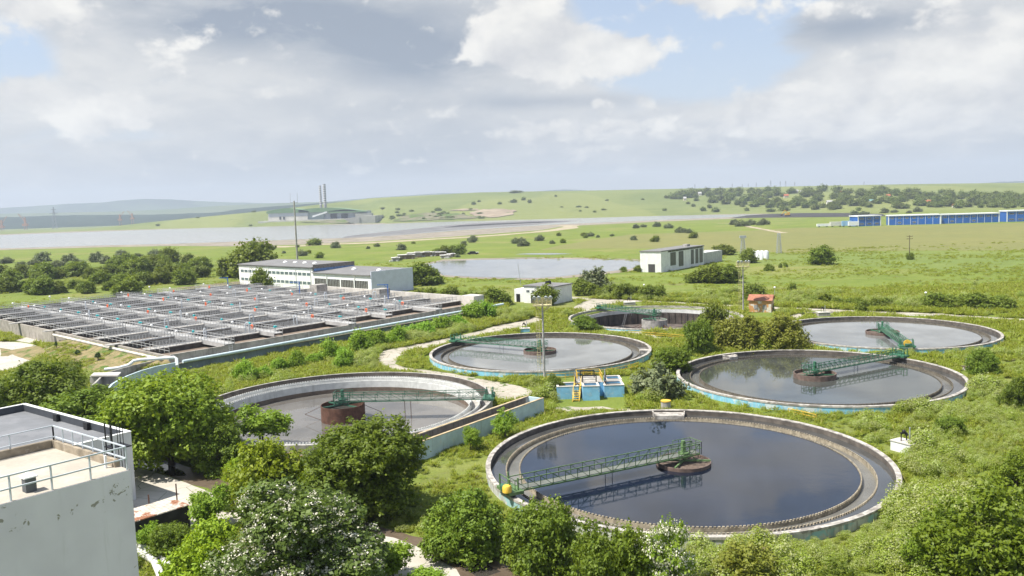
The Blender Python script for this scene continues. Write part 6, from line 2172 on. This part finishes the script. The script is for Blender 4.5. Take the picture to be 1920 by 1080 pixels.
def row(kind, pts, n, w_, h_, label, cat, group, jx=4, jy=2.5):
    xs = [p[0] for p in pts]; ys = [p[1] for p in pts]
    for i in range(n):
        px = xs[0] + (xs[-1] - xs[0]) * (i + .5) / n + r.uniform(-jx, jx)
        py = float(np.interp(px, xs, ys)) + r.uniform(-jy, jy)
        k = r.uniform(.7, 1.25)
        plant(kind, px, py, w_ * k, h_ * k * r.uniform(.85, 1.15), label, cat, group)


row('mid', [(1085, 552), (1240, 560)], 9, 34, 27, 'mid-green bush in the hedge along the pond side', 'bush', 'pond side hedge', 5, 4)
row('midbush', [(775, 556), (935, 562)], 14, 26, 17, 'low bush in the hedge right of the long building', 'bush', 'hedge by the long building', 4, 2)
row('midbush', [(1500, 566), (1890, 580)], 20, 34, 20, 'dark low bush in the hedge beyond the far right tank', 'bush', 'hedge beyond the far right tank', 8, 5)
row('mid', [(1740, 577), (1880, 581)], 5, 40, 24, 'taller bush in the hedge beyond the far right tank', 'bush', 'taller bushes beyond the far right tank', 8, 4)
row('midbush', [(1250, 560), (1400, 566)], 8, 22, 11, 'scrubby bush along the farm track', 'bush', 'scrub along the farm track', 6, 4)
row('shrub', [(452, 716), (560, 690), (650, 668), (720, 650)], 9, 46, 33, 'lush light-green shrub hugging the basin front wall', 'shrub', 'shrubs along the basin wall', 5, 5)
row('shrub', [(730, 646), (800, 630), (860, 612), (930, 594)], 7, 40, 26, 'lush light-green shrub near right end of the basin wall', 'shrub', 'shrubs near the basin wall end', 5, 5)
plant('shrub', 648, 690, 40, 36, 'light-green shrub alone against the blue-grey basin plinth', 'shrub')
row('mid', [(0, 548), (120, 545), (230, 538), (390, 524)], 16, 32, 25, 'bushy green tree in the front of thicket left of the basin', 'tree', 'front thicket left of the basin', 9, 8)
row('mid', [(-10, 530), (120, 524), (240, 516), (380, 510)], 18, 36, 27, 'dense tree in the thicket left of the long building', 'tree', 'thicket left of the long building', 9, 7)
row('mid', [(200, 500), (300, 500), (380, 500)], 8, 32, 26, 'taller tree at back of the thicket left of the long building', 'tree', 'tall trees at back of the thicket', 7, 4)
for px, py, w_, h_, lab in ((240, 556, 52, 34, 'bright rounded bush in meadow nearest the basin far edge'), (165, 550, 30, 24, 'dark round bush in meadow left of the bright rounded bush'), (60, 552, 18, 12, 'small bush in meadow near left edge'), (330, 530, 20, 22, 'dark bush on the dry strip behind the basin')):
    plant('mid', px, py, w_, h_, lab, 'bush')
row('silver', [(0, 494), (60, 498), (170, 494), (300, 478)], 13, 24, 15, 'silvery shrub in the meadow below the lagoon', 'shrub', 'silvery shrubs left of the long building', 12, 7)
for i in range(42):
    px = r.uniform(500, 1300); py = float(np.interp(px, [500, 800, 1050, 1300], [462, 452, 438, 428])) + abs(r.gauss(0, 16)) + 3
    if 1000 < px and py > 468: continue
    if px < 790 and py > 492: continue
    k = r.choice((.6, .8, 1.0, 1.4))
    plant('silver' if r.random() < .6 else 'midbush', px, py, 13 * k, 9 * k, 'small scattered shrub in the meadow between lagoon and pond', 'shrub', 'scattered meadow shrubs')
plant('silver', 886, 452, 20, 12, 'largest silvery bush on the dirt track below lagoon', 'shrub')
plant('midbush', 590, 460, 26, 18, 'dark bush beside the tall slim mast at the lagoon shore', 'bush')
row('mid', [(812, 478), (868, 478)], 4, 20, 15, 'dark tree behind the patched huts by the pond', 'tree', 'trees behind the patched huts', 4, 2)
row('silver', [(1370, 424), (1440, 424)], 6, 18, 11, 'silvery shrub on the far meadow left of the warehouses', 'shrub', 'silvery shrubs by the wheat field', 4, 3)
row('silver', [(1180, 430), (1260, 428)], 4, 13, 9, 'silvery shrub near the end of the lagoon', 'shrub', 'silvery shrubs near the lagoon end', 8, 4)
row('silver', [(1590, 404), (1745, 398)], 6, 14, 8, 'silvery shrub above the blue warehouses', 'shrub', 'silvery shrubs above the warehouses', 12, 2)


# --- hillside trees and houses across the lagoon
def hit(px, py, y0=900, y1=3300):
    d = ray(px, py)
    lo = None
    for Y in np.linspace(y0, y1, 160):
        t_ = Y / d.y
        if H + d.z * t_ <= tz(d.x * t_, Y): lo = Y; break
    if lo is None: return None
    t_ = lo / d.y
    return Vector((d.x * t_, lo, tz(d.x * t_, lo)))


def village_px():
    px = r.uniform(1255, 1935)
    top = np.interp(px, [1250, 1330, 1450, 1560, 1750, 1920], [368, 361, 358, 358, 363, 372])
    bot = np.interp(px, [1250, 1300, 1380, 1480, 1600, 1700, 1920], [374, 378, 388, 394, 396, 392, 391])
    return px, r.uniform(top, bot)


nt_ = 0
while nt_ < 270:
    px, py = village_px()
    p = hit(px, py, 1250)
    if p is None: nt_ += 1; continue
    k = r.uniform(.7, 1.4)
    plant('far', px, py, 15 * k, 10 * k, 'dark rounded tree among the scattered houses on far hillside', 'tree', 'trees on the village hillside', p=p); nt_ += 1
for px, py, w_, h_ in ((1318, 396, 12, 9), (1342, 398, 16, 10), (1330, 391, 10, 8), (1383, 385, 14, 12), (1400, 396, 9, 7), (1300, 388, 9, 6), (1445, 398, 18, 8), (1470, 396, 20, 11), (1290, 383, 8, 5)):
    p = hit(px, py, 1250)
    if p: plant('far', px, py, w_, h_, 'dark tree on the grassy slope left of the hillside village', 'tree', 'trees left of the hillside village', p=p)
for px, py, w_, h_ in ((888, 384, 10, 6), (937, 383, 9, 5), (963, 380, 14, 7), (982, 376, 9, 7), (993, 381, 8, 7), (898, 379, 7, 4), (1042, 369, 5, 4), (1138, 377, 7, 3), (1085, 389, 12, 3), (1100, 390, 8, 3), (1132, 394, 10, 3), (1205, 375, 6, 3), (1246, 396, 9, 5), (1088, 397, 6, 3), (1115, 399, 7, 4), (1053, 389, 7, 2), (965, 362, 20, 5), (975, 361, 12, 4), (1250, 372, 10, 6)):
    p = hit(px, py, 1250) or tat(px, py, 3050)
    plant('far', px, py, w_, h_, 'small dark tree on the open far hill', 'tree', 'lone trees on the far hill', p=p)
for px, py, w_, h_ in ((296, 424, 8, 4), (470, 425, 7, 4), (371, 409, 7, 3), (476, 398, 8, 3)):
    p = hit(px, py, 1250) or tat(px, py, 2500)
    plant('far', px, py, w_, h_, 'small dark bush on the green hill left of the factory', 'bush', 'bushes left of the factory', p=p)

HW = [mat('house_white_wall', (.66, .63, .58), .85, var=.1), mat('house_cream_wall', (.55, .48, .38), .85, var=.1)]
HR = [mat('house_red_roof', (.42, .13, .07), .8, var=.2), mat('house_grey_roof', (.45, .44, .44), .8, var=.2), mat('house_teal_roof', (.2, .36, .34), .8, var=.2)]
for i, (px, py, wd, rf_, lab) in enumerate(((1737, 383, 15, 0, 'largest red-roofed house on the far hillside'), (1474, 371, 8, 0, 'small red-roofed house in the middle of hillside trees'), (1611, 380, 7, 0, 'red-roofed cottage above the excavator side of the village'),
                                            (1581, 365, 9, 0, 'red-roofed house highest on the village hillside'), (1790, 390, 8, 0, 'red-roofed cottage at lower right of the village'), (1490, 363, 12, 1, 'white-walled house with pale grey roof near the village top'),
                                            (1505, 364, 9, 1, 'pale house touching its wider neighbour near the village top'), (1634, 381, 8, 2, 'house with teal roof in the village'), (1312, 367, 6, 1, 'pale little house at left end of the village'), (1355, 375, 6, 1, 'pale little house near left end of the village'),
                                            (1427, 373, 6, 0, 'tiny red-roofed hut left of the village middle'), (1284, 376, 5, 1, 'tiny pale hut left of every village house'), (1555, 383, 10, 1, 'grey shed low on the village hillside'), (1665, 371, 7, 0, 'red-roofed hut half hidden on the right of the village'))):
    p = hit(px, py, 1250)
    if p is None: continue
    k = p.y / F
    t = thing('hillside_house', lab, 'house', p, 'hillside houses')
    W_, D_, Hh = wd * k, 8 * k * .6, 4.0 * k
    w = MB(); w.box(p + Z3 * Hh * .3, (W_, D_, Hh * 1.2)); w.build('wall', HW[i % 2], t)
    w = MB()
    a, b_ = p + Vector((-W_ / 2 - .5, -D_ / 2 - .5, Hh * .9)), p + Vector((W_ / 2 + .5, -D_ / 2 - .5, Hh * .9))
    w.obox(a, b_ - a, (0, D_ / 2 + .5, Hh * .75), (0, 0, .4)); w.obox(a + Vector((0, D_ + 1, 0)), b_ - a, (0, -D_ / 2 - .5, Hh * .75), (0, 0, .4)); w.build('roof', HR[rf_], t)
# eroded clay bank and rough scree on the far shore
def terr_sheet(name, pxs, m, lift=.5, step=14):
    from mathutils.geometry import tessellate_polygon
    pts = [hit(x_, y_, 1250) for x_, y_ in pxs]
    pts = [p for p in pts if p is not None]
    fine = []
    for a_, b_ in zip(pts, pts[1:] + pts[:1]):
        k = max(1, int((b_ - a_).length / step))
        for j in range(k):
            q = a_.lerp(b_, j / k) + Vector((r.gauss(0, 3), r.gauss(0, 6), 0))
            fine.append(Vector((q.x, q.y, tz(q.x, q.y) + lift)))
    tris = tessellate_polygon([[Vector((p.x, p.y, 0)) for p in fine]])
    mb = MB(); mb.v = [tuple(p) for p in fine]
    for tr in tris:
        a_, b_, c_ = (fine[q] for q in tr)
        mb.f.append(tuple(tr) if (b_ - a_).cross(c_ - a_).z > 0 else tuple(tr[::-1]))
    return tag(mb.build(name, m), kind='structure')


G_CLAY = groundmat('pale_clay_bank', (.36, .29, .21), (.22, .17, .12), .02, grass=.2, gscale=.03)
terr_sheet('clay_bank', [(890, 408), (925, 409), (960, 404), (968, 396), (940, 393.5), (905, 394), (880, 399)], G_CLAY, 1.5)
G_SCREE = groundmat('scrubby_scree', (.21, .18, .12), (.10, .115, .045), .035, grass=.9, gscale=.02)
terr_sheet('scree_slope', [(560, 419), (600, 414.5), (640, 413), (668, 415), (664, 419.5), (620, 420)], G_SCREE, 1.5)
terr_sheet('scree_slope', [(735, 416), (760, 405), (800, 401), (850, 402), (900, 407), (888, 411), (820, 413), (770, 416)], G_SCREE, 1.5)
for i in range(34):
    px, py = r.uniform(715, 905), r.uniform(392, 414)
    p = hit(px, py, 1250)
    if p: plant('far', px, py, r.uniform(5, 14), r.uniform(2.5, 4.5), 'low shrub on the rough slope between factory and clay bank', 'shrub', 'shrubs on the slope right of the factory', p=p)
terr_sheet('clay_bank', [(838, 397), (900, 395), (895, 392.5), (850, 394)], G_CLAY, 1.5)


# --- ground cover ----------------------------------------------------------------
def unlinked(nm, me_):
    return bpy.data.objects.new(nm, me_)


def blades(n, w, h, lean=.35):
    P = np.zeros((n, 3)); ang = rng.uniform(0, 2 * PI, n); rr = w * .5 * rng.random(n) ** .6
    P[:, 0] = np.cos(ang) * rr; P[:, 1] = np.sin(ang) * rr
    hh = h * rng.uniform(.5, 1.15, n)
    T = norm(np.stack([np.cos(ang) * lean * rng.random(n), np.sin(ang) * lean * rng.random(n), np.ones(n)], -1) + rng.normal(size=(n, 3)) * .12)
    P = P + T * (hh * .46)[:, None]
    N = norm(np.stack([rng.normal(size=n), rng.normal(size=n), 1.5 * np.ones(n)], -1))
    return P, N, T, hh


tufts = []
for i in range(5):
    P, N, T, hh = blades(46, .9, .42 + .07 * i)
    tufts.append(unlinked('grass_tuft', leaf_obj_mesh('grass_tuft', P, N, hh * .13, rng.random(len(P)) * (.8 if i < 4 else 1.0), L_GRASS, aspect=7.5, T=T)))
herbs = []
for i in range(6):
    n = 620
    hgt = .95 + .14 * i
    a = rng.uniform(0, 2 * PI, n); rr = .72 * rng.random(n) ** .6
    z = hgt * rng.random(n) ** .75 * (1 - .45 * (rr / .72) ** 2)
    P = np.stack([np.cos(a) * rr, np.sin(a) * rr, z + .04], -1)
    N = rng.normal(size=P.shape) * .5 + np.array([0, 0, 1.1]) + np.stack([np.cos(a), np.sin(a), 0 * a], -1) * .5
    tint = rng.random(n) * .75
    topm = z > hgt * .72 * (1 - .45 * (rr / .72) ** 2)
    tint = np.where(topm & (rng.random(n) < (.5 if i % 2 else .2)), .95, tint)
    herbs.append(unlinked('tall_herb', leaf_obj_mesh('tall_herb', P, N, rng.uniform(.05, .105, n), tint, L_HERB, aspect=1.5)))


def scatter(name, pts, scl, idx, protos):
    n = len(pts)
    me_ = bpy.data.meshes.new(name)
    me_.vertices.add(n); me_.vertices.foreach_set('co', np.asarray(pts, np.float32).ravel())
    for nm, typ, val in (('rot', 'FLOAT', rng.uniform(0, 2 * PI, n)), ('scl', 'FLOAT', scl)):
        a = me_.attributes.new(nm, typ, 'POINT'); a.data.foreach_set('value', np.asarray(val, np.float32))
    a = me_.attributes.new('idx', 'INT', 'POINT'); a.data.foreach_set('value', np.asarray(idx, np.int32))
    o = bpy.data.objects.new(name, me_); C.objects.link(o)
    col = bpy.data.collections.new(name + '_kinds')
    for p in protos: col.objects.link(p)
    ng = bpy.data.node_groups.new(name, 'GeometryNodeTree')
    ng.interface.new_socket('Geometry', in_out='INPUT', socket_type='NodeSocketGeometry')
    ng.interface.new_socket('Geometry', in_out='OUTPUT', socket_type='NodeSocketGeometry')
    N_ = ng.nodes
    gi, go_ = N_.new('NodeGroupInput'), N_.new('NodeGroupOutput')
    ip = N_.new('GeometryNodeInstanceOnPoints'); ci = N_.new('GeometryNodeCollectionInfo')
    ci.inputs[0].default_value = col; ci.inputs[1].default_value = True; ci.inputs[2].default_value = True

    def na(nm, dt):
        q = N_.new('GeometryNodeInputNamedAttribute'); q.data_type = dt; q.inputs[0].default_value = nm
        return [s_ for s_ in q.outputs if s_.enabled][0]
    cx = N_.new('ShaderNodeCombineXYZ')
    L_ = ng.links.new
    L_(gi.outputs[0], ip.inputs['Points']); L_(ci.outputs[0], ip.inputs['Instance'])
    ip.inputs['Pick Instance'].default_value = True
    L_(na('idx', 'INT'), ip.inputs['Instance Index'])
    L_(na('rot', 'FLOAT'), cx.inputs[2]); L_(cx.outputs[0], ip.inputs['Rotation']); L_(na('scl', 'FLOAT'), ip.inputs['Scale'])
    L_(ip.outputs[0], go_.inputs[0])
    md = o.modifiers.new('scatter', 'NODES'); md.node_group = ng
    return tag(o, kind='stuff')


def in_poly(x, y, poly):
    ins = np.zeros(len(x), bool)
    n = len(poly)
    for i in range(n):
        x0, y0 = poly[i]; x1, y1 = poly[(i + 1) % n]
        if y0 == y1: continue
        c_ = ((y0 > y) != (y1 > y)) & (x < (x1 - x0) * (y - y0) / (y1 - y0) + x0)
        ins ^= c_
    return ins


def projn(P):
    dz = P[:, 2] - H
    fw = P[:, 1] * CP - dz * SP; up_ = P[:, 1] * SP + dz * CP
    x, y = P[:, 0] / fw, up_ / fw
    return 960 + F * (x * CR + y * SR), 540 - F * (-x * SR + y * CR)


BAS = [bp(-2.5, -1.7).to_2d(), bp(LA + 4, -1.7).to_2d(), bp(LA + 4, LB + 2).to_2d(), bp(-2.5, LB + 2).to_2d()]


def free(P, low=3.0):
    ok = np.ones(len(P), bool)
    for k, (cx, cy, cz) in TC.items(): ok &= np.hypot(P[:, 0] - cx, P[:, 1] - cy) > RT + .35
    ok &= ~in_poly(P[:, 0], P[:, 1], [(p.x, p.y) for p in BAS])
    for fp in ((tb_c - wu * 17, tb_c + wu * .3, tb_c + wvv * 7.6, tb_c + wvv * 7.6 - wu * 17),
               (c1 - nu_ * LU, c1, c1 + nv_ * LV, c1 + nv_ * LV - nu_ * LU),
               (ch_o - cu * L_ch, ch_o + cu * .2, ch_o + cn * wid_ch + cu * .2, ch_o + cn * wid_ch - cu * L_ch), tuple(a_shed)):
        ok &= ~in_poly(P[:, 0], P[:, 1], [(p.x, p.y) for p in fp])
    x, y = projn(P)
    for q in PATH_POLYS:
        for dy in (0, low * .5, low): ok &= ~in_poly(x, y - dy, q)
    return ok, x, y


def ground_pts(n, y0, y1, bias=1.0):
    Y = y0 + (y1 - y0) * rng.random(n) ** bias
    X = Y * rng.uniform(-.68, .70, n)
    return np.stack([X, Y, np.full(n, GZ)], -1)


a_shed = a_shed if 'a_shed' in globals() else [Vector((0, 0, 0))] * 3
HERB_A = [(330, 705), (430, 700), (520, 690), (600, 672), (690, 650), (770, 632), (850, 610), (930, 586), (1000, 590), (985, 602), (900, 620), (800, 640), (725, 656), (702, 670), (715, 690), (640, 694), (560, 700), (480, 716), (430, 734), (400, 720)]
HERB_B = [(1500, 768), (1580, 750), (1700, 752), (1800, 752), (1880, 700), (1960, 640), (1960, 1200), (1060, 1200), (1150, 1060), (1300, 1035), (1420, 1028), (1520, 1012), (1620, 985), (1690, 930), (1705, 890), (1690, 850), (1640, 820), (1570, 790)]
HERB_C = [(90, 690), (180, 680), (230, 700), (180, 720), (60, 770), (0, 790), (0, 730), (40, 700)]
HERB_D = [(1050, 715), (1190, 700), (1290, 730), (1260, 760), (1060, 760), (960, 740), (930, 725)]
HERB_E = [(640, 960), (760, 930), (800, 960), (900, 1000), (800, 1010), (700, 985)]
HERB_F = [(1130, 565), (1500, 572), (1920, 585), (1920, 560), (1500, 552), (1130, 545)]
PATH_POLYS += [[(1396, 598), (1455, 600), (1460, 575), (1396, 575)], [(950, 580), (1085, 580), (1080, 555), (950, 555)], [(1160, 582), (1210, 582), (1205, 565), (1165, 565)], [(970, 632), (1005, 632), (1000, 615), (972, 615)], [(1525, 600), (1570, 600), (1562, 583), (1528, 583)], [(1040, 768), (1175, 768), (1180, 705), (1040, 705)], [(1680, 852), (1712, 852), (1712, 832), (1680, 838)], [(1795, 705), (1845, 705), (1845, 680), (1800, 680)]]
P = ground_pts(90000, 50, 235, .8)
ok, x, y = free(P, 9.0)
dens = np.zeros(len(P))
for q, d_ in ((HERB_A, .95), (HERB_B, .95), (HERB_C, .8), (HERB_D, .22), (HERB_E, .35), (HERB_F, .5)):
    dens = np.maximum(dens, in_poly(x, y, q) * d_)
cl = vnoise(P[:, 0], P[:, 1], 3.2, 5) * .6 + vnoise(P[:, 0], P[:, 1], 9, 8) * .4
dens = np.maximum(dens, (cl > .70) * .25)
keep = ok & (rng.random(len(P)) < dens * np.clip(cl * 2.2 - .45, .05, 1)) & (x > -60) & (x < 1980) & (y < 1180)
Ph = P[keep]
big = np.clip((vnoise(Ph[:, 0], Ph[:, 1], 5, 3) - .1) * 1.9, .5, 1.45)
scatter('tall_herbs', Ph, big * rng.uniform(.75, 1.2, len(Ph)), rng.integers(0, 6, len(Ph)), herbs)
P = ground_pts(120000, 48, 235, .75)
ok, x, y = free(P)
g = vnoise(P[:, 0], P[:, 1], 2.6, 15) * .5 + vnoise(P[:, 0], P[:, 1], 8, 18) * .5
keep = ok & (rng.random(len(P)) < np.clip(g * 2.4 - .5, .04, 1)) & (x > -40) & (x < 1960) & (y < 1150)
Pg = P[keep]
dist_k = np.clip(Pg[:, 1] / 95, .8, 2.0)
Pm = ground_pts(30000, 225, 430, 1.0)
ok, x, y = free(Pm)
g = vnoise(Pm[:, 0], Pm[:, 1], 9, 25) * .6 + vnoise(Pm[:, 0], Pm[:, 1], 30, 28) * .4
Pm = Pm[ok & (rng.random(len(Pm)) < np.clip(g * 3.2 - 1.25, .02, .9)) & (x > -30) & (x < 1950)]
Pg = np.concatenate([Pg, Pm]); dist_k = np.concatenate([dist_k, rng.uniform(.8, 1.5, len(Pm))])
bi = rng.integers(0, len(BANK_V), 1500)
Pb = BANK_V[bi] + np.concatenate([rng.normal(size=(1500, 2)) * .7, np.zeros((1500, 1))], 1)
ok, x, y = free(Pb)
Pb = Pb[ok & (Pb[:, 2] > GZ - .03) & (vnoise(Pb[:, 0], Pb[:, 1], 4, 33) > .5)]
Pg = np.concatenate([Pg, Pb]); dist_k = np.concatenate([dist_k, rng.uniform(.5, 1.1, len(Pb))])
scatter('grass', Pg, dist_k * rng.uniform(.6, 1.25, len(Pg)), rng.integers(0, 5, len(Pg)), tufts)
print('herbs', len(Ph), 'grass', len(Pg))
